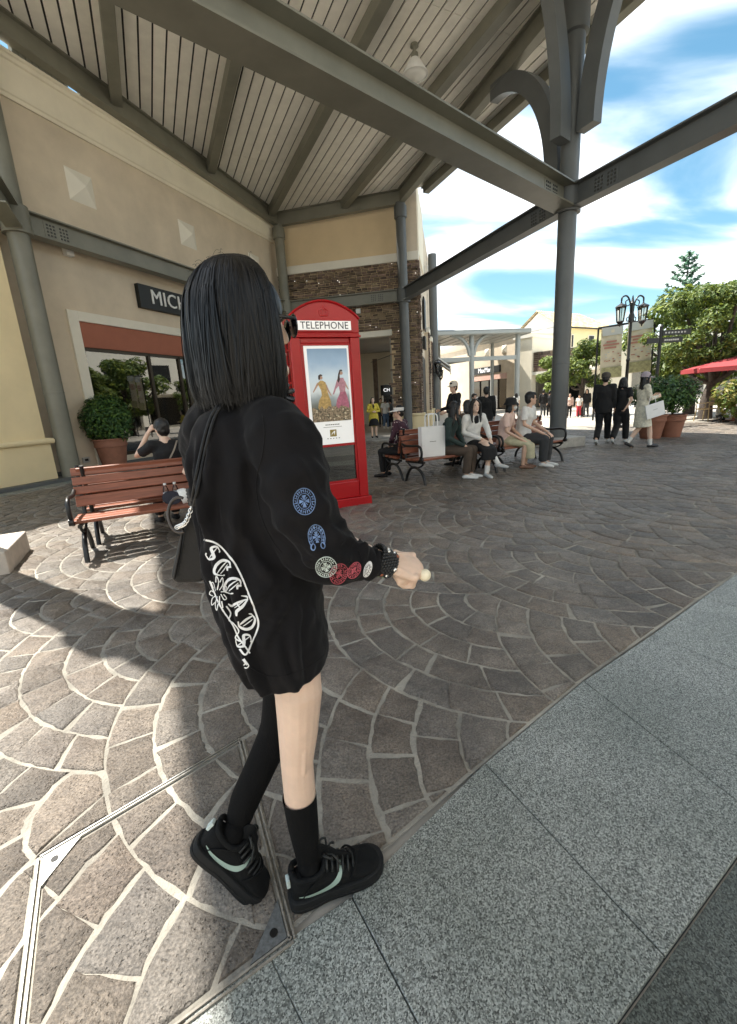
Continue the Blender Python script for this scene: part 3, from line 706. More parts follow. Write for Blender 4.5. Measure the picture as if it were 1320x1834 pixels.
def cladding(x0, x1, z0, z1, holes=(), dep=(.03, .075), rows=(.07, .13), wid=(.14, .42), M=None, name='stone_cladding', parent=bshop):
    mb = MB(M); z = z0
    while z < z1 - .02:
        h_ = min(R.uniform(*rows), z1 - z); x = x0 + 0.0
        while x < x1 - .02:
            w_ = min(R.uniform(*wid), x1 - x); hh = h_ * (R.choice((1, 1, 1, .5)))
            cx_, cz_ = x + w_ / 2, z + h_ / 2
            if not any(a < cx_ < b and c < cz_ < d for a, b, c, d in holes):
                t = R.choice((.6, .8, 1, 1.1, 1.35, 1.7)); d_ = R.uniform(*dep); tt = (t, t * R.uniform(.9, 1.0), t * R.uniform(.82, .98))
                g_ = .008
                pieces = [(z, z + h_)] if hh == h_ else [(z, z + h_ / 2), (z + h_ / 2, z + h_)]
                for q0, q1 in pieces:
                    mb.add([(x + g_, 0, q0 + g_), (x + w_ - g_, 0, q0 + g_), (x + w_ - g_, 0, q1 - g_), (x + g_, 0, q1 - g_), (x + 2.2 * g_, -d_, q0 + 1.8 * g_), (x + w_ - 2 * g_, -d_ * R.uniform(.85, 1.1), q0 + 2 * g_), (x + w_ - 2.2 * g_, -d_ * R.uniform(.85, 1.1), q1 - 1.8 * g_), (x + 2 * g_, -d_, q1 - 2 * g_)],
                           [(4, 5, 6, 7), (0, 1, 5, 4), (1, 2, 6, 5), (2, 3, 7, 6), (3, 0, 4, 7)], 0, tt)
            x += w_
        z += h_
    return mb.build(name, m_brick, parent, kind='stuff')
cladding(-.4, BX1, .78, 6.95, [(OX0 - .05, OX1, 0, OZ + .25)])
mb = MB(); mb.box(OX0 - .3, OX1 + .06, -.11, .3, OZ, OZ + .24); mb.build('lintel', m_cream2, bshop, bevel=.01, seg=1)
# corner pier plinth
def plinth(mb, x0, x1, y0, y1):
    mb.box(x0, x1, y0, y1, 0, .70); mb.box(x0 - .04, x1 + .04, y0 - .04, y1 + .04, .70, .80)
mb = MB(); plinth(mb, OX1 - .02, BX1 + .08, -.12, .4); mb.build('pier_plinth', m_pier, bshop, bevel=.012, seg=1)
mb = MB(); plinth(mb, -.5, OX0 + .02, -.12, .4); mb.build('pier_plinth', m_pier, bshop, bevel=.012, seg=1)
# passage behind the opening
mb = MB(); mb.box(OX0 - .2, OX0 + .1, .3, 9, 0, 4.5); mb.build('passage_wall', m_cream, bshop)
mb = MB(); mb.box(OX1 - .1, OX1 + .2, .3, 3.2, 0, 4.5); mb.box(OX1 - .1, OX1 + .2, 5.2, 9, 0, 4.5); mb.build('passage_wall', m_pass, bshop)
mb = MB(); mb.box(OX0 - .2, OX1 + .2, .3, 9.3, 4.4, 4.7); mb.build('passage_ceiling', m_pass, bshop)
mb = MB(); mb.box(OX0 - .2, 2.6, 9, 9.3, 0, 4.5); mb.box(3.95, OX1 + .2, 9, 9.3, 0, 4.5); mb.box(2.6, 3.95, 9, 9.3, 2.35, 4.5); mb.build('passage_end_wall', m_cream, bshop)
mb = MB(); mb.box(2.6, 3.95, 9.35, 9.5, 0, 2.4); mb.build('dark_doorway', m_black_s, bshop)
mb = MB(); mb.box(3.35, 3.8, 9.1, 9.16, .2, 2.2); mb.build('lit_doorway', mat('lit_opening', (.9, .95, 1), .5, emit=1.1), bshop)
mb = MB(); mb.box(2.35, 2.6, 7.4, 7.65, 0, 3.9); mb.build('passage_pillar', m_brick, bshop)
mb = MB(); mb.tube([(2.5, 6, 3.6), (OX1 - .1, 3.4, 3.75)], .015, 6); mb.build('cable', m_black, bshop)
chs = thing('passage_sign', 'small black sign with two white letters above the passage door', 'sign', (BO.x, BO.y, 0), BA)
mb = MB(); mb.box(2.55, 3.3, 8.85, 8.96, 1.75, 2.4); mb.build('sign_board', m_black, chs)
place_text('sign_letters', 'CH', .30, .01, mat('sign_white', (.9, .9, .9), .5, emit=.5), chs, Matrix.Translation((2.93, 8.835, 2.08)) @ UPRIGHT)
mb = MB(); mb.box(3.02, 3.22, -.2, -.08, 5.1, 5.3); mb.build('wall_light', m_white, bshop, bevel=.02)
# fairy lights scattered on the stonework
mb = MB()
for _ in range(64):
    x = R.uniform(-.2, BX1 - .05); z = R.uniform(1.0, 6.9)
    if OX0 < x < OX1 and z < OZ + .3: continue
    mb.ell((x, -.1, z), .013, 6, 4)
mb.build('fairy_lights', mat('fairy_light', (1, .96, .85), .4, emit=.9), bshop, kind='stuff')
# side front going back: local +y from the corner
sx = BX1
mb = MB(); mb.box(sx - .35, sx - .02, .3, 26, 0, 9.75); mb.build('side_wall', m_wall, bshop)
mb = MB(); mb.box(sx - .1, sx + .02, .35, 4.0, 7.3, 9.9); mb.build('side_panel', m_cream, bshop)
MS = Matrix.Translation((sx, 0, 0)) @ Matrix.Rotation(rad(90), 4, 'Z')
for k, y0 in enumerate((0.0, 3.6, 7.2, 10.8, 14.4)):
    w_ = 1.0 if k else .42
    cladding(y0 if k else .0, y0 + w_, .8, 4.6 if k else 6.95, M=MS @ Matrix.Translation((0, -.16 if k else 0, 0)), name='pier_cladding')
    if k:
        mb = MB(); mb.box(sx - .02, sx + .16, y0, y0 + w_, .1, 4.65); mb.build('side_pier', m_wall, bshop)
        mb = MB(); mb.box(sx - .02, sx + .24, y0 - .06, y0 + w_ + .06, 4.6, 4.85); mb.build('pier_cap', m_cream2, bshop, bevel=.01, seg=1)
        mb = MB(); plinth(mb, sx - .02, sx + .26, y0 - .08, y0 + w_ + .08); mb.build('pier_plinth', m_pier, bshop, bevel=.012, seg=1)
for k, y0 in enumerate((1.2, 4.8, 8.4, 12.0)):
    mb = MB(); mb.box(sx - .03, sx + .01, y0, y0 + 2.2, .5, 3.3); mb.build('side_window', m_black_s, bshop)
    a = MB(); a.beam((sx - .02, y0 - .2, 4.15), (sx + 1.25, y0 - .2, 3.2), .06, .06); a.beam((sx - .02, y0 + 2.5, 4.15), (sx + 1.25, y0 + 2.5, 3.2), .06, .06); a.box(sx + 1.22, sx + 1.28, y0 - .2, y0 + 2.5, 3.02, 3.2)
    a.add([(sx, y0 - .2, 4.2), (sx + 1.25, y0 - .2, 3.25), (sx + 1.25, y0 + 2.5, 3.25), (sx, y0 + 2.5, 4.2), (sx, y0 - .2, 4.17), (sx + 1.25, y0 - .2, 3.22), (sx + 1.25, y0 + 2.5, 3.22), (sx, y0 + 2.5, 4.17)], [(0, 1, 2, 3), (7, 6, 5, 4), (0, 4, 5, 1), (1, 5, 6, 2), (2, 6, 7, 3), (3, 7, 4, 0)])
    if k > 1: a.build('awning', m_white, bshop)
for y0, z0, z1, m_ in ((4.2, 7.4, 10.2, m_cream2), (9.0, 8.4, 9.3, m_cream2)):
    mb = MB(); mb.sweep([(0, z0), (-.1, z0), (-.14, z0 + .2), (-.34, z0 + .7), (-.4, z0 + .75), (-.4, z0 + .9), (0, z0 + .9)], (sx - .02, y0, 0), (sx - .02, y0 + 3, 0)); mb.build('cornice_piece', m_, bshop)
for y0 in (8.2,):
    mb = MB(); mb.lathe([(.24, 0), (.24, 9.4)], 20, (sx + .3, y0, 0)); mb.build('downpipe_column', m_steel2, bshop, smooth=40)
mb = MB(); mb.box(sx + .02, sx + .16, 1.2, 1.9, 3.6, 4.15); mb.build('wall_speaker', m_black, bshop, bevel=.02)
mb = MB(); mb.box(sx + .02, sx + .10, 2.2, 3.3, 4.6, 6.0); mb.build('dark_banner_board', m_black_s, bshop, bevel=.01)
# wall lanterns on the side piers
def lantern_head(parent, M, s=1.0, m_=m_iron):
    mb = MB(M); mb.lathe([(.012 * s, .34 * s), (.02 * s, .32 * s), (.03 * s, .27 * s), (.16 * s, .2 * s), (.175 * s, .17 * s), (.15 * s, .16 * s), (.14 * s, .15 * s)], 6); mb.build('lantern_cap', m_, parent)
    mb = MB(M); mb.lathe([(.105 * s, -.22 * s), (.115 * s, -.24 * s), (.06 * s, -.30 * s), (.025 * s, -.33 * s), (.012 * s, -.38 * s)], 6)
    for k in range(6):
        a = k * math.pi / 3; mb.tube([(.14 * s * math.cos(a), .14 * s * math.sin(a), .16 * s), (.10 * s * math.cos(a), .10 * s * math.sin(a), -.23 * s)], .011 * s, 5)
    mb.build('lantern_cage', m_, parent)
    mb = MB(M); mb.lathe([(.128 * s, .15 * s), (.092 * s, -.22 * s)], 6); mb.build('lantern_glass', MATS['lantern_glass'], parent)
glass('lantern_glass', (.8, .8, .75), 1.5)
for k, y0 in enumerate((4.1, 7.7, 11.3)):
    q = Matrix.Translation((BO.x, BO.y, 0)) @ Matrix.Rotation(BA, 4, 'Z') @ Vector((sx + .24, y0, 2.75))
    t = thing('wall_lantern', ['black wall lantern on the stone pier closest to the grey column', 'middle black wall lantern on the second stone pier of the side front', 'farthest black wall lantern along the stone side front'][k], 'lantern', q, BA, 'wall lanterns on stone piers')
    mb = MB(); mb.tube([(0, 0, -.1), (0, 0, .5)], .03, 6); mb.tube(bez((0, 0, .1), (.25, 0, .1), (.1, 0, .62), (.36, 0, .52), 10), .018, 6); mb.tube(bez((0, 0, -.05), (.2, 0, -.1), (.2, 0, .1), (.12, 0, .12), 8), .012, 6); mb.build('lantern_arm', m_iron, t)
    lantern_head(t, Matrix.Translation((.36, 0, .2)), 1.15)

# ------------------------------------------------------------------ far canopy, far shops and house
m_white_far = mat('far_canopy_paint', (0.36, 0.38, 0.37), 0.5, 0.05, 1)
fc = AT(840, 735, 38.0); FA = rad(12)
far = thing('far_canopy', 'pale grey canopy with arched brackets across the far end of the plaza', 'canopy', (fc.x, fc.y, -.62), FA)
mb = MB()
mb.box(-6.5, 3.8, -3, 3.6, 6.45, 6.75); mb.build('roof_slab', m_white_far, far, bevel=.05, seg=1)
mb = MB(); mb.add([(-6.5, -3, 6.76), (3.8, -3, 6.76), (2.6, -1.6, 7.0), (-6.5, -1.6, 7.05), (-6.5, 3.6, 6.76), (3.8, 3.6, 6.76)], [(0, 1, 2, 3), (3, 2, 5, 4), (1, 5, 2)]); mb.build('roof_top', m_white_far, far)
for x in (-.9, 3.0):
    mb = MB(); mb.lathe([(.19, 0), (.19, 6.55)], 14, (x, -2.4, 0)); mb.build('column', m_white_far, far, smooth=40)
mb = MB(); mb.lathe([(.16, 0), (.16, 6.55)], 14, (-1.6, 2.6, 0)); mb.lathe([(.16, 0), (.16, 6.55)], 14, (3.5, 2.6, 0)); mb.build('back_columns', m_white_far, far, smooth=40, kind='stuff')
for z in (3.7, 4.2): pass
mb = MB(); mb.beam((-6.5, -2.4, 4.75), (3.0, -2.4, 4.75), .2, .30); mb.build('tie_beam', m_white_far, far)
mb = MB(); mb.beam((-.9, -2.4, 4.75), (-6, 2.6, 4.4), .2, .25); mb.build('tie_beam', m_white_far, far)
for d_ in (-1, 1):
    mb = MB(); pts = [(-.9 + d_ * (.2 + 1.5 * (1 - math.cos(t))), -2.4, 5.0 + 1.5 * math.sin(t)) for t in [i * math.pi / 20 for i in range(11)]]; mb.tube(pts, .14, 6); mb.build('arched_bracket', m_white_far, far)
mb = MB()
for k in range(12): mb.box(-6.2 + k * .9, -6.1 + k * .9, -2.9, 3.5, 6.42, 6.54)
mb.build('rafters', m_white_far, far, kind='stuff')
# MaxMara shop
a = AT(833, 742, 47).to_2d(); b = AT(922, 742, 39.5).to_2d(); fd = (b - a); FL = fd.length; fa = math.atan2(fd.y, fd.x)
ms = thing('far_tan_shop', 'far tan shop with pink fascia, dark glass and two pale wall studs', 'shop', (a.x, a.y, 0), fa)
mb = MB(); mb.box(-8, FL, 0, 6, 3.2, 6.3); mb.box(-8, 1, 0, 6, 0, 3.2); mb.box(FL - 1.2, FL, 0, 6, 0, 3.2); mb.build('wall', m_wall, ms)
mb = MB(); mb.sweep([(0, 6.0), (.15, 6.1), (.3, 6.5), (.3, 6.65), (-.4, 6.65), (-.4, 6.0)], (-8, 0, 0), (FL + .1, 0, 0)); mb.build('cornice', m_cream2, ms)
mb = MB(); mb.box(1, FL - 1.2, -.08, .1, 2.75, 3.2); mb.build('fascia', mat('fascia_pink', (.62, .40, .33), .7), ms)
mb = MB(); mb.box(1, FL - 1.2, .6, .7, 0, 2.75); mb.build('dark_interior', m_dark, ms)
for k in range(4):
    x0 = 1 + k * (FL - 2.2) / 4; mb = MB(); mb.box(x0 + .05, x0 + (FL - 2.2) / 4 - .05, .2, .22, .1, 2.7); mb.build('pane', m_glass, ms)
for k in range(5):
    x0 = 1 + k * (FL - 2.2) / 4; mb = MB(); mb.box(x0 - .05, x0 + .05, .12, .26, 0, 2.74); mb.build('mullion', m_bronze, ms)
for x0 in (FL * .48, FL * .80):
    mb = MB(); h_ = .33; mb.add([(x0 - h_, -.01, 4.9), (x0 + h_, -.01, 4.9), (x0 + h_, -.01, 5.56), (x0 - h_, -.01, 5.56), (x0, -.2, 5.2)], [(0, 1, 4), (1, 2, 4), (2, 3, 4), (3, 0, 4)]); mb.build('pyramid_stud', m_cream2, ms)
sg = thing('far_shop_sign', 'black sign with white letters on the far tan shop', 'sign', (a.x, a.y, 0), fa)
mb = MB(); mb.box(FL * .2, FL * .74, -.14, -.0, 3.35, 3.95); mb.build('sign_board', m_black, sg)
place_text('sign_letters', 'MaxMara', .62, .02, mat('sign_white2', (.9, .9, .9), .5, emit=.25), sg, Matrix.Translation((FL * .47, -.16, 3.66)) @ UPRIGHT)
# cream corner block with stone panel
a2 = AT(921, 742, 39.4).to_2d(); b2 = AT(996, 742, 36.5).to_2d(); fd = b2 - a2; F2 = fd.length; fa2 = math.atan2(fd.y, fd.x)
cb = thing('cream_corner_block', 'cream corner building with dark grey stone panel above dark shop windows', 'building', (a2.x, a2.y, 0), fa2)
mb = MB(); mb.box(0, 1.6, -.15, 6, 0, 5.75); mb.box(1.6, F2 + 3, .1, 6, 3.0, 4.6); mb.box(1.6, F2 + 3, .5, 6, 0, 3.0); mb.build('wall', m_cream, cb)
mb = MB(); mb.box(-.1, 1.7, -.3, 6, 5.75, 6.0); mb.build('cornice', m_cream2, cb)
mb = MB(); mb.box(1.5, F2 + 3, -.05, .1, 2.75, 3.0); mb.build('trim_band', m_cream2, cb)
cladding(1.65, F2 + 1.5, 3.02, 4.55, rows=(.2, .35), wid=(.3, .8), M=Matrix.Translation((0, .08, 0)), name='stone_panel', parent=cb)
for k in range(4): mb = MB(); mb.box(1.7 + k * .95, 2.6 + k * .95, .44, .49, .1, 2.6); mb.build('pane', m_glass, cb)
# yellow house
hA = AT(996, 730, 56).to_2d(); ha = rad(31); fdx, gdx = Vector((math.cos(ha), math.sin(ha))), Vector((-math.sin(ha), math.cos(ha)))
def reach(p, d, px):
    q = ray(px, 600); q = q.x / q.y; return (p.x - q * p.y) / (q * d.y - d.x)
HL = reach(hA, fdx, 1093); GD = reach(hA, gdx, 929)
m_yel = mat('house_yellow', (0.80, 0.72, 0.42), 0.85, 0.04, 1)
m_tile = mat('roof_tile', (0.60, 0.47, 0.27), 0.8, 0.25, 3, tint=True)
ho = thing('yellow_house', 'yellow house with pale clay tile roof and sunlit gable coloured white behind the plaza', 'house', (hA.x, hA.y, 0), ha)
HZ = AT(996, 584, 56).z; RZ = HZ + 2.1
mb = MB(); mb.box(0, HL + .0, 0, GD, 0, HZ); mb.add([(0, 0, HZ), (0, GD, HZ), (0, GD / 2, RZ)], [(0, 1, 2)]); mb.build('wall', m_yel, ho)
mb = MB(); mb.box(-.06, -.01, 0, GD, 1.0, HZ - .05); mb.add([(-.06, .0, HZ), (-.06, GD, HZ), (-.06, GD / 2, RZ - .1), (-.01, 0, HZ), (-.01, GD, HZ), (-.01, GD / 2, RZ - .1)], [(0, 1, 2), (5, 4, 3), (0, 2, 5, 3), (1, 4, 5, 2)]); mb.build('sunlit_gable', m_white, ho)  # white sheet over the yellow gable stands for strong sun on it
mb = MB(); rows_ = 12; colsn = 30
for side in (0, 1):
    y_e, y_r = (-.55, GD / 2) if side == 0 else (GD + .55, GD / 2)
    for r_ in range(rows_):
        t0, t1 = r_ / rows_, (r_ + 1.15) / rows_
        for c in range(colsn):
            x0 = -.5 + c * (HL + 1) / colsn; x1 = x0 + (HL + 1) / colsn * .93
            if x0 > HL + .5 - 3.2 * t0 : continue
            t = R.uniform(.8, 1.2); z0 = HZ - .15 + (RZ - HZ + .25) * t0; z1 = HZ - .15 + (RZ - HZ + .25) * min(t1, 1)
            ya, yb = y_e + (y_r - y_e) * t0, y_e + (y_r - y_e) * min(t1, 1); xm = (x0 + x1) / 2
            mb.add([(x0, ya, z0), (xm, ya, z0 + .1), (x1, ya, z0), (x0, yb, z1 - .02), (xm, yb, z1 + .08), (x1, yb, z1 - .02)], [(0, 1, 4, 3), (1, 2, 5, 4), (0, 2, 1)], 0, (t, t, t * .95))
mb.build('roof_tiles', m_tile, ho, kind='stuff')
mb = MB(); mb.add([(-.005, -.5, HZ - .2), (HL + .45, -.5, HZ - .2), (HL + .45, GD + .5, HZ - .2), (-.005, GD + .5, HZ - .2), (-.005, GD / 2, RZ), (HL - 2.8, GD / 2, RZ)], [(0, 1, 5, 4), (1, 2, 5), (2, 3, 4, 5), (3, 0, 4), (3, 2, 1, 0)]); mb.build('roof', m_tile, ho)
for x0 in (1.6, HL * .55):
    if x0 < HL:
        mb = MB(); mb.box(x0 - .1, x0 + 1.2, -.08, .02, HZ - 2.7, HZ - .9); o_ = mb.build('window', m_cream2, ho)
        for k in (0, 1): mb = MB(); mb.box(x0 + .02 + k * .54, x0 + .52 + k * .54, -.11, -.082, HZ - 2.55, HZ - 1.0); mb.build('pane', m_black_s, o_)
mb = MB(); mb.box(-.6, HL + .6, -.62, -.5, HZ - .28, HZ - .12); mb.build('eave_gutter', m_bronze, ho)
# plain far shop row closing the street to the right, behind the trees
fr0 = AT(1180, 735, 45).to_2d()
row = thing('far_white_shop', 'long pale shop front behind the trees and parasols', 'shop', (fr0.x, fr0.y, 0), rad(-14))
mb = MB(); mb.box(-3, 40, 0, 8, 3, 6.0); mb.box(-3, 40, .6, 8, 0, 3); mb.build('wall', m_cream2, row)
for k in range(12): mb = MB(); mb.box(-2.5 + k * 3.5, .4 + k * 3.5, .5, .58, .2, 2.8); mb.build('pane', m_glass, row)

# shop rows outside the frame, added to bounce sunlight; the window mirrors the right one
def plain_shop(label, loc, rz, ln, h_, m_, seed):
    t = thing('bounce_shop', label, 'shop', loc, rz); r_ = random.Random(seed); z0, z1 = .6, 3.2
    mb = MB(); mb.box(0, ln, 0, 8, 3.4, h_); mb.box(0, ln, .6, 8, 0, 3.4)
    n_ = int(ln / 4)
    for k in range(n_ + 1): mb.box(k * ln / n_ - .35, k * ln / n_ + .35, -.1, .7, 0, 3.4)
    mb.build('wall', m_, t)
    mb = MB(); mb.sweep([(0, h_ - .5), (.1, h_ - .4), (.3, h_), (.3, h_ + .2), (-.4, h_ + .2), (-.4, h_ - .5)], (0, 0, 0), (ln, 0, 0)); mb.build('cornice', m_cream2, t)
    for k in range(n_):
        mb = MB(); mb.box(k * ln / n_ + .4, (k + 1) * ln / n_ - .4, .5, .58, .3, 3.1); mb.build('pane', m_glass, t)
        if h_ > 6: mb = MB(); mb.box(k * ln / n_ + 1.2, (k + 1) * ln / n_ - 1.2, -.03, .05, 4.6, 6.2); mb.build('upper_window', m_black_s, t)
    return t
plain_shop('pale two storey shop row outside the frame along the sunny right side', (26, 30, 0), rad(-90), 34, 8.5, m_cream2, 3)
plain_shop('cream shop row added behind the camera, outside the frame, to bounce light', (17, -6.5, 0), rad(-150), 26, 8.0, m_cream, 4)
# ------------------------------------------------------------------ telephone box
bc = G(662, 903); BZ = rad(22)
booth = thing('telephone_box', 'bright red telephone box with a fashion poster in its door', 'telephone box', bc, BZ)
BW = .92
def B_(x): return x - BW
mb = MB(); mb.box(-BW - .03, .03, -.03, BW + .03, 0, .13); mb.build('base', m_red, booth, bevel=.008)
mb = MB()
for x in (-BW, -.13):
    for y in (0, BW - .13): mb.box(x, x + .13, y, y + .13, .13, 2.22)
mb.box(-BW + .13, -.13, .012, BW - .012, .13, .36); mb.box(-BW + .13, -.13, .03, .06, 2.15, 2.22)
mb.build('frame', m_red, booth, bevel=.012)
mb = MB()
for x0, x1, z0, z1 in ((-BW + .13, -.75 + .0, .36, 2.15), (-.14, -.13, .36, 2.15), (-.75, -.14, .85, .885), (-.75, -.14, 2.135, 2.15)): mb.box(x0, x1, .035, .08, z0, z1)
for x0, x1, z0, z1 in ((-BW + .13, -BW + .155, .36, 2.15), (-.155, -.13, .36, 2.15), (-BW + .155, -.155, 2.125, 2.15), (-BW + .155, -.155, .36, .385)): mb.box(x0, x1, .02, .034, z0, z1)
dr = mb.build('door', m_red, booth, bevel=.004)
# panelled sides
for sx0 in (-BW, 0):
    mb = MB(); xo = .02 if sx0 < -.1 else -.05
    mb.box(sx0 + xo, sx0 + xo + .03, .13, BW - .13, .13, .5)
    for k in range(4): y = .13 + k * (BW - .26) / 3; mb.box(sx0 + xo, sx0 + xo + .03, y - .02, y + .02, .5, 2.2)
    for k in range(9): z = .5 + k * .2; mb.box(sx0 + xo, sx0 + xo + .03, .13, BW - .13, z - .012, z + .012)
    mb.build('side_grille', m_red, booth)
    mb = MB(); x = sx0 + (.035 if sx0 < -.1 else -.04); mb.box(x, x + .005, .13, BW - .13, .5, 2.2); mb.build('side_glass', m_glass, booth)
mb = MB(); mb.box(-BW + .02, -.02, BW - .1, BW - .06, .13, 2.2); mb.build('back_panel', m_red, booth)
# head: fascia band, arched pediment, domed roof
mb = MB(); mb.box(-BW - .015, .015, -.015, BW + .015, 2.22, 2.245); mb.box(-BW, 0, 0, BW, 2.245, 2.27); mb.build('cornice', m_red, booth, bevel=.006)
def arch(y0, y1, z0, zc, za, x0, x1):
    n_ = 16; pts = [(x0, z0)] + [(x0 + (x1 - x0) * k / n_, zc + (za - zc) * math.sin(math.pi * k / n_) ** .8) for k in range(n_ + 1)] + [(x1, z0)]
    v = [(p[0], y0, p[1]) for p in pts] + [(p[0], y1, p[1]) for p in pts]; k = len(pts)
    return v, [tuple(range(k)), tuple(range(2 * k - 1, k - 1, -1))] + [(i, k + i, k + (i + 1) % k, (i + 1) % k) for i in range(k)]
mb = MB(); mb.add(*arch(.0, BW, 2.27, 2.44, 2.64, -BW + .0, -.0)); mb.build('pediment', m_red, booth, smooth=30, bevel=.01)
mb = MB(); mb.add(*arch(-.018, .0, 2.435, 2.445, 2.655, -BW - .012, .012)); 
mb = MB(); n_ = 16
ring = [(-BW - .008 + (BW + .016) * k / n_, 2.438 + .205 * math.sin(math.pi * k / n_) ** .8) for k in range(n_ + 1)]
mb.tube([(p[0], -.004, p[1]) for p in ring], .016, 6); mb.build('arch_moulding', m_red, booth, smooth=60)
mb = MB(); mb.box(-BW + .08, -.09, -.014, .01, 2.285, 2.425); plate = mb.build('sign_plate', m_red, booth, bevel=.004)
mb = MB(); mb.box(-BW + .105, -.115, -.018, -.0135, 2.302, 2.41); mb.build('opal_panel', mat('opal_white', (.86, .84, .80), .35, emit=.12), plate)
place_text('letter', 'TELEPHONE', .105, .003, mat('letter_black', (.02, .02, .03), .4), plate, Matrix.Translation((-BW / 2 - .005, -.0205, 2.353)) @ UPRIGHT @ Matrix.Diagonal((1.06, 1.12, 1, 1)), spacing=1.05)
# crown relief on the pediment
mb = MB(); cxx = -BW / 2
for s_ in (-1, 1):
    mb.tube([(cxx + s_ * .0, -.002, 2.545), (cxx + s_ * .03, -.004, 2.55), (cxx + s_ * .06, -.004, 2.53), (cxx + s_ * .06, -.004, 2.505), (cxx + s_ * .045, -.003, 2.475)], .006, 5)
    mb.tube([(cxx, -.004, 2.54), (cxx + s_ * .025, -.004, 2.52), (cxx + s_ * .03, -.004, 2.495), (cxx + s_ * .02, -.003, 2.475)], .005, 5)
mb.tube([(cxx - .05, -.003, 2.47), (cxx + .05, -.003, 2.47)], .008, 5); mb.tube([(cxx, -.003, 2.54), (cxx, -.003, 2.59)], .006, 5); mb.tube([(cxx - .016, -.003, 2.572), (cxx + .016, -.003, 2.572)], .006, 5); mb.ell((cxx, -.003, 2.55), .011, 8, 5)
mb.build('crown_relief', mat('booth_red_worn', (.50, .03, .03), .35), booth, smooth=60)
# poster
PX0, PX1, PZ0, PZ1 = -.75, -.14, .885, 2.135
mb = MB(); mb.box(PX0, PX1, .030, .05, PZ0, PZ1); pos = mb.build('poster', mat('poster_white', (.86, .85, .83), .35, emit=.10), booth)
m_pic = bpy.data.materials.new('poster_picture'); m_pic.use_nodes = True; n, l, b = nodes_of(m_pic); b.inputs['Roughness'].default_value = .35
co = n.new('ShaderNodeTexCoord'); sp = n.new('ShaderNodeSeparateXYZ'); l.new(co.outputs['Generated'], sp.inputs[0])
rm = n.new('ShaderNodeValToRGB'); e = rm.color_ramp.elements
e[0].position = 0.0; e[0].color = (.05, .045, .03, 1); e[1].position = 1; e[1].color = (.20, .30, .42, 1)
for p_, c_ in ((.17, (.09, .085, .06, 1)), (.21, (.16, .17, .15, 1)), (.33, (.30, .34, .35, 1)), (.42, (.62, .66, .66, 1)), (.62, (.55, .64, .70, 1)), (.82, (.30, .42, .55, 1))):
    q = e.new(p_); q.color = c_
ns = n.new('ShaderNodeTexNoise'); ns.inputs['Scale'].default_value = 7; ns.inputs['Detail'].default_value = 6; l.new(co.outputs['Object'], ns.inputs['Vector'])
ma = n.new('ShaderNodeMath'); ma.operation = 'MULTIPLY_ADD'; ma.inputs[1].default_value = .16; l.new(ns.outputs[0], ma.inputs[0]); 
mb_ = n.new('ShaderNodeMath'); mb_.operation = 'SUBTRACT'; mb_.inputs[1].default_value = .08; l.new(sp.outputs[2], mb_.inputs[0]); l.new(mb_.outputs[0], ma.inputs[2]); l.new(ma.outputs[0], rm.inputs[0]); l.new(rm.outputs[0], b.inputs['Base Color'])
b.inputs['Emission Strength'].default_value = .08; l.new(rm.outputs[0], b.inputs['Emission Color'])
IX0, IX1, IZ0, IZ1 = PX0 + .04, PX1 - .04, 1.185, PZ1 - .045
mb = MB(); mb.box(IX0, IX1, .027, .0305, IZ0, IZ1); mb.build('poster_picture', m_pic, pos)
def flat(poly, m_, y=.0262, name='poster_print'):
    m2 = MB(); v = [(IX0 + p[0] * (IX1 - IX0), y, IZ0 + p[1] * (IZ1 - IZ0)) for p in poly]; m2.add(v, [tuple(range(len(v)))]); return m2.build(name, m_, pos)
m_py = mat('print_yellow', (.52, .34, .12), .4, .3, 30); m_pp = mat('print_pink', (.46, .14, .21), .4, .25, 30); m_pp2 = mat('print_rose', (.52, .25, .30), .4, .2, 30); m_ps = mat('print_skin', (.50, .30, .21), .4, .1, 30); m_ph = mat('print_hair', (.05, .03, .025), .4); m_pl = mat('print_leaf', (.06, .065, .03), .5, .7, 60, col2=(.30, .22, .14))
def circ(x, y, r, ry=None, n_=10): ry = ry or r * .5; return [(x + r * math.cos(2 * math.pi * k / n_), y + ry * math.sin(2 * math.pi * k / n_)) for k in range(n_)]
flat([(.16, .20), (.20, .30), (.28, .37), (.27, .44), (.22, .50), (.20, .54), (.27, .575), (.33, .57), (.40, .545), (.42, .45), (.46, .36), (.50, .28), (.50, .18), (.34, .15), (.20, .16)], m_py)
flat([(.19, .55), (.12, .48), (.06, .42), (.075, .41), (.15, .465), (.215, .515)], m_ps); flat([(.41, .53), (.47, .44), (.53, .36), (.515, .35), (.44, .42), (.40, .48)], m_ps)
flat(circ(.285, .61, .05), m_ps); flat([(.22, .60), (.225, .64), (.28, .66), (.33, .65), (.33, .635), (.28, .63), (.265, .59), (.24, .575)], m_ph, .0258)
flat([(.62, .20), (.66, .30), (.74, .38), (.75, .41), (.90, .41), (.94, .33), (.97, .24), (.97, .16), (.80, .15), (.66, .16)], m_pp)
flat([(.75, .40), (.73, .49), (.66, .45), (.59, .37), (.56, .38), (.63, .48), (.70, .58), (.76, .60), (.86, .60), (.92, .52), (.89, .41)], m_pp2, .026)
flat([(.90, .56), (.94, .50), (.985, .44), (.97, .43), (.92, .47), (.885, .53)], m_ps); flat(circ(.81, .665, .05), m_ps, .0258); flat([(.70, .56), (.74, .66), (.78, .71), (.83, .715), (.855, .69), (.80, .69), (.775, .64), (.77, .57), (.73, .53)], m_ph, .0255)
lf = [(0, 0)]
flat([(0, 0), (1, 0), (1, .19)] + [(1 - k / 16, .19 + R.uniform(-.025, .035)) for k in range(1, 16)] + [(0, .19)], m_pl, .0252)
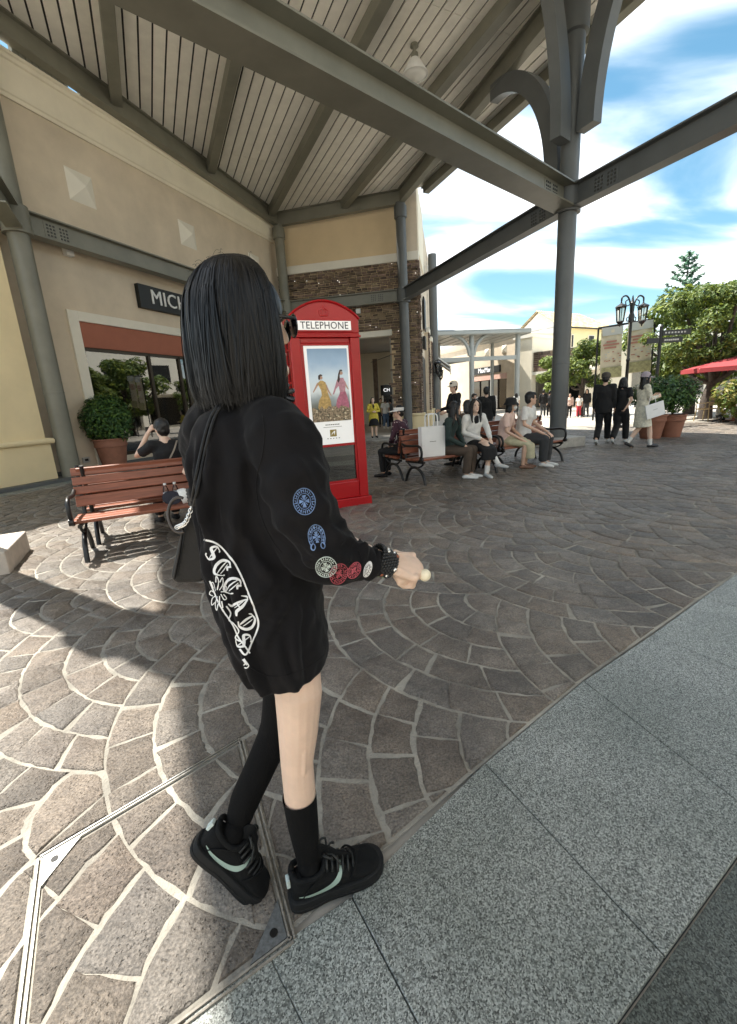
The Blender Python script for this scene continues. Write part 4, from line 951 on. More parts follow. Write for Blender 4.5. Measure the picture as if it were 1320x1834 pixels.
for _ in range(16): flat(circ(R.uniform(.05, .95), R.uniform(.02, .18), R.uniform(.012, .03), R.uniform(.006, .014), 7), mat('print_petal', (.70, .60, .42), .5) if 'print_petal' not in MATS else MATS['print_petal'], .0249)
m_ink = mat('print_ink', (.10, .09, .07), .5); m_gold = mat('print_gold', (.30, .22, .05), .4)
mb = MB()
for row, z, w_, k_ in ((0, 1.135, .2, 8), (1, 1.108, .26, 22)):
    for k in range(k_):
        x = (PX0 + PX1) / 2 - w_ / 2 + w_ * k / k_; h_ = .012 if row == 0 else .006; mb.box(x, x + w_ / k_ * .72, .0285, .0302, z, z + h_)
for k in range(5): x = (PX0 + PX1) / 2 - .09 + k * .04; mb.box(x, x + .018, .0285, .0302, .957, .966)
mb.build('poster_small_print', m_ink, pos, kind='stuff')
mb = MB(); xm = (PX0 + PX1) / 2; mb.box(xm - .045, xm + .045, .0287, .0302, .985, 1.075); lg = mb.build('poster_emblem', m_gold, pos)
mb = MB(); mb.add([(xm - .03, .0283, 1.0), (xm - .02, .0283, 1.03), (xm + .01, .0283, 1.055), (xm + .03, .0283, 1.06), (xm + .015, .0283, 1.0), (xm + .008, .0283, 1.04), (xm - .012, .0283, 1.022)], [(0, 1, 6), (1, 2, 5, 6), (2, 3, 5), (3, 4, 5)]); mb.build('emblem_mark', MATS['poster_white'], pos)
# dark lower window and the shelf behind it
mb = MB(); mb.box(-.75, -.14, .045, .051, .385, .85); mb.build('lower_glass', m_glass, dr)
mb = MB(); mb.box(-.76, -.13, .22, .24, .13, 2.1); mb.build('inner_panel', m_black_s, booth)
m_box = mat('carton', (.16, .12, .09), .8, .2, 10)
mb = MB(); mb.box(-.73, -.47, .08, .2, .40, .55); mb.box(-.44, -.17, .08, .2, .40, .52); mb.box(-.70, -.48, .09, .2, .60, .80); mb.box(-.43, -.18, .09, .2, .58, .80); mb.build('inner_boxes', m_box, booth, kind='stuff')
mb = MB(); mb.lathe([(.0, 0), (.013, 0), (.013, .008), (0, .008)], 10, M=Matrix.Translation((-.1, .012, .27)) @ Matrix.Rotation(rad(90), 4, 'X')); mb.build('lock', m_bronze, booth)

# ------------------------------------------------------------------ benches (local: x along, front towards -y)
def make_bench(label, loc, rz, group):
    t = thing('park_bench', label, 'bench', loc, rz, group)
    HL_ = .86
    for k in range(3): y = -.235 + k * .155; mb = MB(); mb.box(-HL_, HL_, y, y + .125, .405 + k * -.006, .44 + k * -.006); mb.build('seat_slat', m_wood, t, bevel=.008)
    lean = rad(14); Mb = Matrix.Translation((0, .225, .44)) @ Matrix.Rotation(-lean, 4, 'X')
    for k, (z, h_) in enumerate(((.06, .115), (.19, .085), (.29, .085), (.39, .085))):
        mb = MB(Mb); mb.box(-HL_, HL_, -.016, .016, z, z + h_); mb.build('back_slat', m_wood, t, bevel=.007)
    for s_ in (-1, 1):
        x = s_ * (HL_ - .06) ; q = .021
        mb = MB()
        mb.tube([(x, .225 + .02, .40)] + [(x, .245 + math.sin(lean) * z * 1.0, .44 + z * math.cos(lean)) for z in (.1, .3, .5)], q, 8)
        arch_ = [(x, -.285 + .0, .0), (x, -.26, .10), (x, -.2, .2), (x, -.09, .27), (x, .02, .285), (x, .13, .25), (x, .22, .15), (x, .27, .05), (x, .29, 0)]
        mb.tube(cat_path(arch_, 3), q * 1.15, 8)
        mb.tube([(x, -.27, .385), (x, .25, .365)], q, 8)
        mb.tube(cat_path([(x, -.25, .38), (x, -.2, .33), (x, -.09, .29), (x, .02, .285), (x, .12, .30), (x, .2, .345), (x, .25, .38)], 3), q * .7, 6)
        mb.build('end_frame', m_iron, t, smooth=50)
        mb = MB(); x2 = s_ * (HL_ + .0)
        mb.tube(cat_path([(x2, -.20, .40), (x2, -.265, .47), (x2, -.285, .56), (x2, -.25, .635), (x2, -.16, .66), (x2, 0, .65), (x2, .16, .645), (x2, .275, .67)], 4), q, 8)
        mb.lathe([(.0, -.02), (.036, -.02), (.036, .02), (0, .02)], 12, M=Matrix.Translation((x2, -.275, .44)) @ Matrix.Rotation(rad(90), 4, 'Y'))
        mb.build('armrest', m_iron, t, smooth=50)
        mb = MB(); mb.box(x2 - .05, x2 + .05, -.30, -.22, 0, .012); mb.box(x2 - .05, x2 + .05, .24, .32, 0, .012); mb.build('foot_plates', m_iron, t, kind='stuff')
    return t
def bench_at(foot, rz):
    "origin of a bench whose front left foot stands at foot"
    c, s = math.cos(rz), math.sin(rz); lx, ly = -.80, -.28
    return Vector((foot.x - (lx * c - ly * s), foot.y - (lx * s + ly * c), 0))
LBZ = rad(26); lb = bench_at(G(158, 1010), LBZ)
bench0 = make_bench('red slatted bench in the sun with a cap and two bottles on its seat', lb, LBZ, 'red slatted iron benches')
RBZ = rad(28.6); rb = bench_at(G(762, 871), RBZ)
def off(o, rz, dx, dy): return Vector((o.x + dx * math.cos(rz) - dy * math.sin(rz), o.y + dx * math.sin(rz) + dy * math.cos(rz), 0))
b2 = dup(bench0, off(lb, LBZ, .05, .66), LBZ + math.pi, 'red slatted bench under the person taking a photograph, back to back with another')
b3 = dup(bench0, rb, RBZ, 'bench with the tall white paper bag standing on its seat')
b4 = dup(bench0, off(rb, RBZ, 1.80, .0), RBZ, 'bench under the man in the white tee and the woman in pink')
b5 = dup(bench0, off(rb, RBZ, 0, .66), RBZ + math.pi, 'bench under the seated person with a white visor')
b6 = dup(bench0, off(rb, RBZ, 1.80, .66), RBZ + math.pi, 'bench facing away behind the man in the white tee')
# cap and bottles on the sunlit bench
def on_bench(o, rz, x, y, z): q = off(o, rz, x, y); q.z = z; return q
cp = thing('cap', 'black cap with white front lying on the sunlit bench seat', 'cap', on_bench(lb, LBZ, .12, -.08, .437), LBZ)
m_cap = mat('cap_black', (.015, .015, .025), .8, .2, 40); m_capw = mat('cap_white', (.75, .75, .73), .8, .1, 30)
mb = MB(Matrix.Translation((.06, .02, .068)) @ Matrix.Rotation(rad(75), 4, 'Y')); mb.lathe([(.094, -.03), (.096, 0), (.088, .04), (.066, .07), (.03, .088), (.001, .09)], 18, closed=False); mb.lathe([(.0, -.012), (.086, -.012)], 18, closed=False, mi=1); mb.build('crown', [m_capw, m_cap], cp, smooth=60)
mb = MB(Matrix.Translation((-.055, -.05, .085)) @ Matrix.Rotation(rad(-18), 4, 'X') @ Matrix.Rotation(rad(12), 4, 'Y')); mb.ell((0, 0, 0), (.10, .010, .076), 20, 8); mb.build('peak', m_cap, cp, smooth=60)
m_pet = glass('bottle_plastic', (.85, .88, .88), 1.45); 
for k, (x, lab) in enumerate(((.02, 'clear plastic water bottle on the bench, nearest the bench end'), (.12, 'clear plastic water bottle on the bench, right beside the seated arm'))):
    t = thing('water_bottle', lab, 'bottle', on_bench(lb, LBZ, x, .1, .432), 0, 'two water bottles on the bench')
    mb = MB(); mb.lathe([(.028, 0), (.031, .01), (.031, .06), (.028, .07), (.031, .08), (.031, .15), (.02, .185), (.013, .195), (.013, .21)], 14); mb.build('bottle_body', m_pet, t, smooth=50)
    mb = MB(); mb.lathe([(.016, .205), (.016, .225), (.0, .226)], 12); mb.build('bottle_cap', m_white, t)
    mb = MB(); mb.lathe([(.0318, .075), (.0318, .125)], 14, closed=False); mb.build('bottle_label', mat('label_grey', (.6, .62, .65), .4) if k == 0 else MATS['label_grey'], t)
# tall white paper bag on the right bench
pb = thing('paper_bag', 'tall white paper carrier bag with white handles standing on the bench', 'paper bag', on_bench(rb, RBZ, -.46, -.03, .442), RBZ + rad(-12))
m_paper = mat('paper_white', (.80, .80, .79), .7, .03, 6, .05, 30)
mb = MB(); wv, dv, hv = .21, .075, .50
vs = [(-wv, -dv, 0), (wv, -dv, 0), (wv, dv, 0), (-wv, dv, 0), (-wv - .005, -dv, hv), (wv + .005, -dv * 1.05, hv), (wv + .005, dv, hv), (-wv, dv * 1.02, hv), (-wv + .025, 0, 0), (wv - .025, 0, 0), (-wv + .04, 0, hv), (wv - .04, 0, hv)]
mb.add(vs, [(0, 1, 5, 4), (2, 3, 7, 6), (1, 9, 11, 5), (9, 2, 6, 11), (3, 8, 10, 7), (8, 0, 4, 10), (0, 8, 9, 1), (8, 3, 2, 9)]); mb.build('bag_body', m_paper, pb)
for y in (-dv, dv):
    mb = MB(); mb.tube(cat_path([(-.08, y, .46), (-.08, y, .60), (-.07, y * .8, .69), (-.0, y * .7, .705), (.07, y * .8, .69), (.08, y, .60), (.08, y, .46)], 4), .011, 6, flat=.5); mb.build('bag_handle', m_paper, pb, smooth=60)
mb = MB(); 
for k in range(9): mb.box(-.07 + k * .013, -.06 + k * .013, -dv * 1.03 - .003, -dv * 1.0, .252, .260)
mb.build('bag_print', m_ink, pb, kind='stuff')

# ------------------------------------------------------------------ plants
def leaves(mb, blobs, n_, size, tints, seed, up=.35, shell=.55):
    r_ = random.Random(seed); tot = sum(b[3] ** 2 for b in blobs)
    for (x, y, z, q, *sq) in blobs:
        sz = sq[0] if sq else 1.0
        for _ in range(int(n_ * q * q / tot)):
            d = Vector((r_.gauss(0, 1), r_.gauss(0, 1), r_.gauss(0, 1))).normalized(); rr = q * (shell + (1 - shell) * r_.random() ** .6) * r_.uniform(.9, 1.1)
            c = Vector((x, y, z)) + Vector((d.x, d.y, d.z * sz)) * rr
            nn = (d + Vector((r_.uniform(-.8, .8), r_.uniform(-.8, .8), r_.uniform(-.3, .9) + up))).normalized()
            a = nn.orthogonal().normalized(); a = (Matrix.Rotation(r_.uniform(0, 6.28), 3, nn) @ a); b_ = nn.cross(a); s_ = size * r_.uniform(.6, 1.3)
            t = r_.choice(tints); k = r_.uniform(.75, 1.2); tt = (t[0] * k, t[1] * k, t[2] * k)
            mb.add([c - a * s_, c + b_ * s_ * .42 + nn * s_ * .12, c + a * s_, c - b_ * s_ * .42 + nn * s_ * .1], [(0, 1, 2), (0, 2, 3)], 0, tt)
    return mb
def leaf_mat(name, col, trans=.25):
    m = mat(name, col, .5, tint=True, spec=.35); n, l, b = nodes_of(m)
    t = m.node_tree; o = [k for k in n if k.type == 'OUTPUT_MATERIAL'][0]; tr = n.new('ShaderNodeBsdfTranslucent'); mx = n.new('ShaderNodeMixShader'); mx.inputs[0].default_value = trans
    src = b.inputs['Base Color'].links[0].from_socket; l.new(src, tr.inputs[0]); l.new(b.outputs[0], mx.inputs[1]); l.new(tr.outputs[0], mx.inputs[2]); l.new(mx.outputs[0], o.inputs[0]); return m
m_leaf = leaf_mat('leaf_green', (.125, .175, .05), .25); m_leafd = leaf_mat('leaf_dark', (.055, .115, .035), .15); m_conif = leaf_mat('needle_green', (.09, .20, .12), .1)
TG = [(1, 1, 1), (1.35, 1.25, .8), (.7, .8, .8), (1.6, 1.4, .7), (.85, .95, .9)]
def pot(t, h_, r0, r1):
    mb = MB(); mb.lathe([(r0, 0), (r0 + (r1 - r0) * .75, h_ * .72), (r0 + (r1 - r0) * .75 + .02, h_ * .73), (r0 + (r1 - r0) * .8 + .02, h_ * .8), (r0 + (r1 - r0) * .82 + .01, h_ * .82), (r1, h_ * .95), (r1 + .02, h_ * .955), (r1 + .02, h_), (r1 - .03, h_), (r1 - .04, h_ - .08), (0.0, h_ - .08)], 28, closed=False); mb.build('pot', m_terrac, t, smooth=35)
    mb = MB(); mb.lathe([(0, h_ - .06), (r1 - .035, h_ - .06)], 20, closed=False); mb.build('soil', m_soil, t)
pp = G(203, 850); pp = Vector((-6.1, 10.75, .08))
q_ = G(207, 838, .1)
t = thing('potted_shrub', 'round clipped dark green shrub in a terracotta pot by the shop window', 'potted plant', (q_.x, q_.y, .1))
pot(t, .78, .27, .40)
leaves(MB(), [], 1, 1, TG, 1)
mb = MB(); mb.tube([(0, 0, .7), (.02, 0, 1.0), (0, .02, 1.3)], .03, 6); 
for a in range(6): mb.tube([(0, 0, .85), (.3 * math.cos(a), .3 * math.sin(a), 1.15), (.45 * math.cos(a), .45 * math.sin(a), 1.35)], .014, 5)
mb.build('stem', m_bark, t)
leaves(mb := MB(), [(0, 0, 1.28, .60, .80), (.1, 0, 1.4, .48), (-.15, .05, 1.15, .48), (.2, 0, 1.1, .42), (-.1, 0, 1.5, .36)], 6500, .05, TG, 5, shell=.8).build('foliage', m_leafd, t)
for k, (px, py, sc, lab) in enumerate(((1164, 786, .90, 'terracotta planter with dark bushy shrub just behind the woman in white'), (1200, 783, .85, 'terracotta planter with dark bushy shrub, the farther from the woman in white'))):
    q_ = G(px, py); t = thing('planter', lab, 'planter', q_, 0, 'terracotta planters on the plaza')
    pot(t, .70 * sc, .26 * sc, .38 * sc)
    mb = MB()
    for a in range(7): mb.tube([(0, 0, .6), (.2 * math.cos(a), .2 * math.sin(a), .95), (.42 * math.cos(a * 1.3), .42 * math.sin(a), 1.3)], .013, 5)
    mb.build('stems', m_bark, t, kind='stuff')
    leaves(mb := MB(), [(0, 0, 1.0, .50, .7), (.2, -.1, 1.2, .36), (-.25, 0, 1.15, .36), (0, .1, 1.35, .3)], 2600, .055, TG, 50 + k, shell=.45).build('foliage', m_leafd, t)
def tree(name, label, loc, h_, trunk_r, blobs, nleaf, lsize, m_, seed, group=None, limbs=6, tints=TG, fork=.35, lean=(0, 0)):
    r_ = random.Random(seed); t = thing(name, label, 'tree', loc, 0, group)
    mb = MB(); top = Vector((lean[0], lean[1], h_ * .62)); f_ = Vector((lean[0] * .4, lean[1] * .4, h_ * fork))
    mb.tube(cat_path([(0, 0, -.1), (.02, .03, h_ * .15), f_, (f_ + top) / 2 + Vector((.08, -.05, 0)), top], 4), [trunk_r * (1.25 - .9 * i / 16) for i in range(17)], 9)
    tr = mb.build('trunk', m_bark, t, smooth=60)
    for k in range(limbs):
        bl = blobs[k % len(blobs)]; e_ = Vector((bl[0], bl[1], bl[2])); s0 = f_.lerp(top, (k % 3) / 4); mid = s0.lerp(e_, .5) + Vector((0, 0, -.12 * h_ * r_.uniform(.2, 1)))
        mb = MB(); mb.tube(cat_path([s0, mid, e_, e_ + (e_ - mid) * .08], 4), [trunk_r * (.5 - .42 * i / 12) for i in range(13)], 7); mb.build('limb', m_bark, t, smooth=60)
    leaves(mb := MB(), blobs, nleaf, lsize, tints, seed).build('crown', m_, t)
    return t
def crown(r_, h0, h1, rad_, n_, br):
    o = []
    for k in range(n_):
        a = r_.uniform(0, 6.28); z = r_.uniform(h0, h1); f = 1 - abs((z - (h0 * .55 + h1 * .45)) / (h1 - h0)) * .9; d = rad_ * f * math.sqrt(r_.random())
        o.append((d * math.cos(a), d * math.sin(a), z, br * r_.uniform(.65, 1.2), .75))
    return o
rt = random.Random(3)
# the broad tree at the right edge, its trunk by the red parasol
p_ = AT(1262, 752, 17.0)
tree('plaza_tree', 'broad leafy tree with a dark leaning trunk behind the red parasol', (p_.x, p_.y, 0), 5.0, .2, crown(rt, 2.2, 4.5, 2.25, 60, .44), 19000, .075, m_leaf, 11, 'leafy trees on the plaza', limbs=14, fork=.26, lean=(.3, 0))
p_ = AT(1305, 748, 20.0)
tree('plaza_tree', 'leafy tree at the picture edge, half hidden by the red parasol', (p_.x + 1.3, p_.y, 0), 5.0, .2, crown(rt, 1.9, 4.6, 2.2, 40, .48), 14000, .08, m_leaf, 12, 'leafy trees on the plaza', limbs=10)
p_ = AT(1040, 742, 24.0)
tree('plaza_tree', 'leafy tree behind the banners, left of the lamp post', (p_.x, p_.y, 0), 4.1, .16, crown(rt, 1.5, 3.7, 1.55, 36, .40), 10000, .08, m_leaf, 13, 'leafy trees on the plaza', limbs=9)
p_ = AT(985, 742, 31.0)
tree('plaza_tree', 'pale green small tree just left of the main grey column', (p_.x, p_.y, 0), 3.6, .12, crown(rt, 1.4, 3.4, 1.0, 10, .5), 2500, .13, m_leaf, 14, 'leafy trees on the plaza', limbs=5, tints=[(1.5, 1.4, .9), (1.2, 1.2, .8)])
# trees beyond the right edge that the shop window mirrors
for k, (x, y, lab) in enumerate(((16.5, 12.5, 'leafy tree outside the frame on the right, nearest the plaza'), (19.5, 16.5, 'leafy tree outside the frame on the right, mirrored in the window'), (22, 22, 'leafy tree far outside the frame on the right'), (15.0, 20.5, 'leafy tree standing behind the pair of planters'))):
    tree('plaza_tree', lab, (x, y, 0), 5.6, .2, crown(rt, 1.9, 5.1, 2.7, 26, .75), 5000, .17, m_leaf, 20 + k, 'leafy trees on the plaza', limbs=6)
# conifer
p_ = AT(1203, 740, 34.0); t = thing('conifer_tree', 'tall blue green conifer rising above the leafy trees', 'tree', (p_.x, p_.y, 0))
mb = MB(); mb.tube([(0, 0, 0), (0, 0, 5), (.1, 0, 10.4)], [.22, .14, .02], 8); mb.build('trunk', m_bark, t)
mb = MB(); lv = MB(); rr = random.Random(9)
for k in range(64):
    z = 3.2 + 7.0 * (k / 64); ln = (10.6 - z) * .36 + .25; a = k * 2.4 + rr.uniform(-.3, .3); e_ = Vector((math.cos(a) * ln, math.sin(a) * ln, z + ln * .42)); s0 = Vector((0.05, 0, z)); mid = s0.lerp(e_, .55) + Vector((0, 0, -.12))
    pts = cat_path([s0, mid, e_], 5); mb.tube(pts, .02, 4)
    for q in pts[2:]:
        for _ in range(9):
            d = Vector((rr.gauss(0, 1), rr.gauss(0, 1), rr.gauss(0, .5) + .3)).normalized(); s_ = rr.uniform(.14, .32); n2 = d.orthogonal().normalized() * .055; tt = rr.uniform(.6, 1.4); c = q + d * .04
            lv.add([c - n2, c + d * s_, c + n2], [(0, 1, 2)], 0, (tt, tt, tt))
mb.build('branches', m_bark, t, kind='stuff'); lv.build('crown', m_conif, t)
# flowering bush at the right edge
p_ = G(1318, 760); t = thing('flower_bush', 'yellow green flowering bush at the right picture edge', 'bush', (p_.x, p_.y, 0))
leaves(mb := MB(), [(0, 0, .75, .55), (.5, 0, .9, .6), (-.35, 0, .95, .45), (.2, .1, 1.15, .45)], 1800, .09, [(1.2, 1.15, .7), (1.6, 1.0, .7), (.9, 1.0, .8), (1.8, 1.2, .9)], 77).build('foliage', m_leaf, t)
mb = MB(); mb.tube([(0, 0, 0), (0, 0, .7)], .05, 6); mb.tube([(.4, 0, 0), (.45, 0, .8)], .05, 6); mb.build('stems', m_bark, t, kind='stuff')

# ------------------------------------------------------------------ lamp post, banners, signpost
q_ = G(1115, 767); t = thing('lamp_post', 'black lamp post with two curved arms and hanging lanterns', 'lamp post', q_, rad(12))
H_ = 4.25
mb = MB(); mb.lathe([(.16, 0), (.16, .12), (.11, .16), (.09, .5), (.1, .55), (.06, .6), (.048, 2.2), (.06, 2.22), (.06, 2.28), (.045, 2.3), (.04, 3.4), (.085, 3.42), (.09, 3.62), (.06, 3.7), (.07, 4.0), (.05, 4.02), (.02, 4.2), (.001, H_)], 14); mb.build('post', m_iron, t, smooth=40)
for s_ in (-1, 1):
    mb = MB(); mb.tube(cat_path([(s_ * .05, 0, 3.75), (s_ * .07, 0, 3.95), (s_ * .15, 0, 4.14), (s_ * .27, 0, 4.22), (s_ * .40, 0, 4.17), (s_ * .42, 0, 4.06)], 5), .026, 7); mb.tube(cat_path([(s_ * .06, 0, 3.5), (s_ * .16, 0, 3.45), (s_ * .17, 0, 3.56), (s_ * .1, 0, 3.58)], 4), .015, 6); mb.tube(cat_path([(s_ * .1, 0, 3.95), (s_ * .22, 0, 3.92), (s_ * .26, 0, 4.05), (s_ * .18, 0, 4.1)], 4), .017, 6); mb.build('arm', m_iron, t, smooth=60)
    lantern_head(t, Matrix.Translation((s_ * .42, 0, 3.70)), 1.08)
m_ban = mat('banner_print', (.62, .56, .42), .7, .12, 2.5); 
for k, (c4, lab) in enumerate((([(1078, 588), (1116, 583), (1112, 675), (1075, 679)], 'tall beige advertising banner hanging left of the lamp post'), ([(1126, 579), (1170, 572), (1165, 664), (1122, 669)], 'tall beige advertising banner hanging right of the lamp post'))):
    D_ = 20.0; P = [AT(x, y, D_ - .0) for x, y in c4]
    t = thing('banner', lab, 'banner', P[0], 0, 'advertising banners on the bar'); P = [p - P[0] for p in P]; nrm = Vector((0, .02, 0))
    mb = MB(); nu, nv = 8, 14; vs = []
    for j in range(nv + 1):
        for i in range(nu + 1):
            u_, v_ = i / nu, j / nv; p = P[0].lerp(P[1], u_).lerp(P[3].lerp(P[2], u_), v_) + Vector((0, .03 * math.sin(u_ * 7 + v_ * 2), 0)); vs.append(p)
    nvs = len(vs); vs += [p + nrm for p in vs]; fs = []
    for j in range(nv):
        for i in range(nu): a = j * (nu + 1) + i; fs += [(a, a + 1, a + nu + 2, a + nu + 1), (nvs + a, nvs + a + nu + 1, nvs + a + nu + 2, nvs + a + 1)]
    mb.add(vs, fs); bn = mb.build('cloth', m_ban, t, smooth=180)
    rr = random.Random(30 + k)
    m_r = MATS.get('ban_red') or mat('ban_red', (.42, .20, .15), .7); m_g = MATS.get('ban_green') or mat('ban_green', (.34, .33, .18), .7, .3, 8); m_gr = MATS.get('ban_grey') or mat('ban_grey', (.50, .51, .48), .7)
    def spot(u0, u1, v0, v1, m_, nm='banner_print', dy=-.05):
        q = [P[0].lerp(P[1], u_).lerp(P[3].lerp(P[2], u_), v_) + Vector((0, dy, 0)) for u_, v_ in ((u0, v0), (u1, v0), (u1, v1), (u0, v1))]; m2 = MB(); m2.add(q, [(0, 1, 2, 3)]); m2.build(nm, m_, t)
    spot(.01, .99, .0, .16, m_gr); spot(.42, .58, .05, .11, m_ban, dy=-.053)
    for j in range(3): spot(rr.uniform(.05, .35), rr.uniform(.6, .95), .26 + j * .06, .295 + j * .06, m_r)
    for j in range(16): u_, v_ = rr.uniform(.1, .85), rr.uniform(.46, .68); spot(u_, u_ + .09, v_, v_ + .02, m_r if j % 3 else m_gr)
    spot(.01, .99, .78, .99, m_g)
p0, p1 = AT(1072, 588, 20.05), AT(1174, 571, 20.05)
t = thing('banner_rail', 'thin dark rail on posts carrying the two beige banners', 'rail', (p0.x, p0.y, 0))
mb = MB(); mb.tube([p0 - Vector((p0.x, p0.y, 0)), p1 - Vector((p0.x, p0.y, 0))], .05, 6); mb.build('rail', m_iron, t)
for p in (p0, p1): mb = MB(); mb.tube([(p.x - p0.x, 0, 0), (p.x - p0.x, 0, p.z)], .04, 8); mb.build('post', m_iron, t)
q_ = G(1168, 762); t = thing('signpost', 'black signpost with direction boards beside the right banner', 'signpost', q_, 0)
mb = MB(); mb.lathe([(.055, 0), (.05, 3.25), (.07, 3.27), (.001, 3.36)], 10); mb.build('post', m_iron, t)
for z, x1 in ((2.98, 1.0), (2.75, .75)):
    mb = MB(); mb.box(.05, x1, -.03, .03, z, z + .17); bd_ = mb.build('direction_board', m_black, t)
    mb = MB()
    for k in range(7): x = .12 + k * (x1 - .25) / 7; mb.box(x, x + .06, -.034, -.0301, z + .06, z + .11)
    mb.build('board_lettering', m_gr, bd_, kind='stuff')
mb = MB(); mb.box(-.45, -.05, -.03, .03, 2.75, 2.92); mb.build('direction_board', m_black, t)

# ------------------------------------------------------------------ red parasol, chairs and tables at the cafe
m_para = mat('parasol_red', (.33, .04, .045), .8, .06, 4, .05, 30)
def parasol(label, loc, r_, z0, z1, rz=0.0):
    t = thing('parasol', label, 'parasol', loc, rz, 'red cafe parasols'); n_ = 8
    for k in range(n_):
        a0, a1 = 2 * math.pi * k / n_, 2 * math.pi * (k + 1) / n_; vs = []; J = 6
        for j in range(J + 1):
            f = j / J; z = z1 - (z1 - z0) * f ** 1.15
            for i in range(4):
                a = a0 + (a1 - a0) * i / 3; sag = 1 - .05 * math.sin(math.pi * i / 3) * f; vs.append((r_ * f * sag * math.cos(a) if f else .02 * math.cos(a), r_ * f * sag * math.sin(a) if f else .02 * math.sin(a), z))
        nb = len(vs); vs += [(v[0], v[1], v[2] - .015) for v in vs]; fs = []
        for j in range(J):
            for i in range(3): a = j * 4 + i; fs += [(a, a + 1, a + 5, a + 4), (nb + a, nb + a + 4, nb + a + 5, nb + a + 1)]
        # hanging hem
        o_ = len(vs); base = J * 4; vs += [(vs[base + i][0], vs[base + i][1], vs[base + i][2] - .14) for i in range(4)]; fs += [(base + i, base + i + 1, o_ + i + 1, o_ + i) for i in range(3)]
        mb = MB(); mb.add(vs, fs); mb.build('canopy_panel', m_para, t, smooth=50)
        mb = MB(); mb.tube([(0.03 * math.cos(a0), .03 * math.sin(a0), z1 - .5), (r_ * .5 * math.cos(a0), r_ * .5 * math.sin(a0), z1 - (z1 - z0) * .45 - .03)], .012, 5); mb.tube([(0, 0, z1 - .04), (r_ * math.cos(a0), r_ * math.sin(a0), z0 - .02)], .012, 5); mb.build('rib', m_white, t)
    mb = MB(); mb.lathe([(.28, 0), (.28, .06), (.05, .08), (.028, .2), (.028, z1 + .05), (.05, z1 + .06), (.001, z1 + .16)], 12); mb.build('pole', m_wood, t, smooth=40)
    return t
q_ = AT(1314, 745, 15.5); par = parasol('open red parasol with white ribs at the right picture edge', (q_.x, q_.y, 0), 1.68, AT(1240, 661, 15.5).z, AT(1314, 637, 15.5).z, .2)
dup(par, (q_.x + 4.2, q_.y + 1.5, 0), .5, 'open red parasol outside the right picture edge', 'red cafe parasols')
dup(par, (q_.x + 6.0, q_.y - 2.0, 0), .1, 'open red parasol far outside the right picture edge', 'red cafe parasols')
m_cane = mat('cane', (.50, .38, .20), .6, .25, 30, .2, 90)
def cane_chair(label, loc, rz):
    t = thing('cafe_chair', label, 'chair', loc, rz, 'cane cafe chairs')
    mb = MB(); mb.box(-.23, .23, -.22, .22, .42, .46); mb.build('seat', m_cane, t, bevel=.01)
    mb = MB(); mb.box(-.23, .23, .20, .235, .55, .88); mb.build('backrest', m_cane, t, bevel=.01)
    for sx_, sy in ((-1, -1), (1, -1), (-1, 1), (1, 1)): mb = MB(); mb.tube([(sx_ * .25, sy * .25, 0), (sx_ * .22, sy * .21, .44 if sy < 0 else .88)], .018, 6); mb.build('leg', m_cane, t)
    for s_ in (-1, 1): mb = MB(); mb.tube([(s_ * .24, -.22, .44), (s_ * .25, -.2, .64), (s_ * .24, .2, .66)], .016, 6); mb.build('armrest', m_cane, t)
    return t
q_ = G(1263, 754); ch0 = cane_chair('cane cafe chair standing alone left of the dark tables', q_, rad(200))
q_ = G(1318, 752); dup(ch0, q_, rad(120), 'cane cafe chair at the very right edge of the picture')
def cafe_table(label, loc):
    t = thing('cafe_table', label, 'table', loc, 0, 'round dark cafe tables')
    mb = MB(); mb.lathe([(.0, .72), (.38, .72), (.39, .735), (.38, .75), (0, .75)], 20); mb.build('tabletop', m_black_s, t)
    mb = MB(); mb.tube([(0, 0, .03), (0, 0, .72)], .03, 8)
    for a in range(3): mb.tube([(0, 0, .12), (.3 * math.cos(a * 2.1), .3 * math.sin(a * 2.1), .02)], .02, 6)
    mb.build('pedestal', m_iron, t); return t
tb0 = cafe_table('round dark cafe table beside the seated person in grey', G(1290, 757)); 
dup(tb0, G(1335, 756), 0, 'round dark cafe table just past the right picture edge')
# ------------------------------------------------------------------ people
tx = bpy.data.textures.new('cloth_folds', 'CLOUDS'); tx.noise_scale = 0.085; tx.noise_depth = 2
tx2 = bpy.data.textures.new('hair_clumps', 'CLOUDS'); tx2.noise_scale = 0.03
def blob(mb, name, m, parent, vox=.012, it=4, fold=0.0, tex=None, fac=.5):
    o = mb.build(name, m, parent)
    r_ = o.modifiers.new('merge', 'REMESH'); r_.mode = 'VOXEL'; r_.voxel_size = vox; r_.use_smooth_shade = True
    s_ = o.modifiers.new('soften', 'SMOOTH'); s_.iterations = it; s_.factor = fac
    if fold:
        d_ = o.modifiers.new('folds', 'DISPLACE'); d_.texture = tex or tx; d_.strength = fold; d_.mid_level = .5; d_.texture_coords = 'LOCAL'
    return o
m_skin = mat('skin', (.62, .40, .29), .5, .05, 20); m_skin2 = mat('skin_light', (.72, .50, .38), .5, .04, 14)
m_hairb = mat('hair_black', (.006, .0055, .0055), .45, .4, 60, .25, 120, stretch=(1, 1, .15)); m_eye = mat('eye_dark', (.02, .015, .012), .2); m_lip = mat('lip', (.45, .16, .14), .45)
CL = {}
def cloth(name, col, rough=.85, noise=.12, ns=10, **kw):
    if name not in CL: CL[name] = mat('cloth_' + name, col, rough, noise, ns, .15, 300, **kw)
    return CL[name]
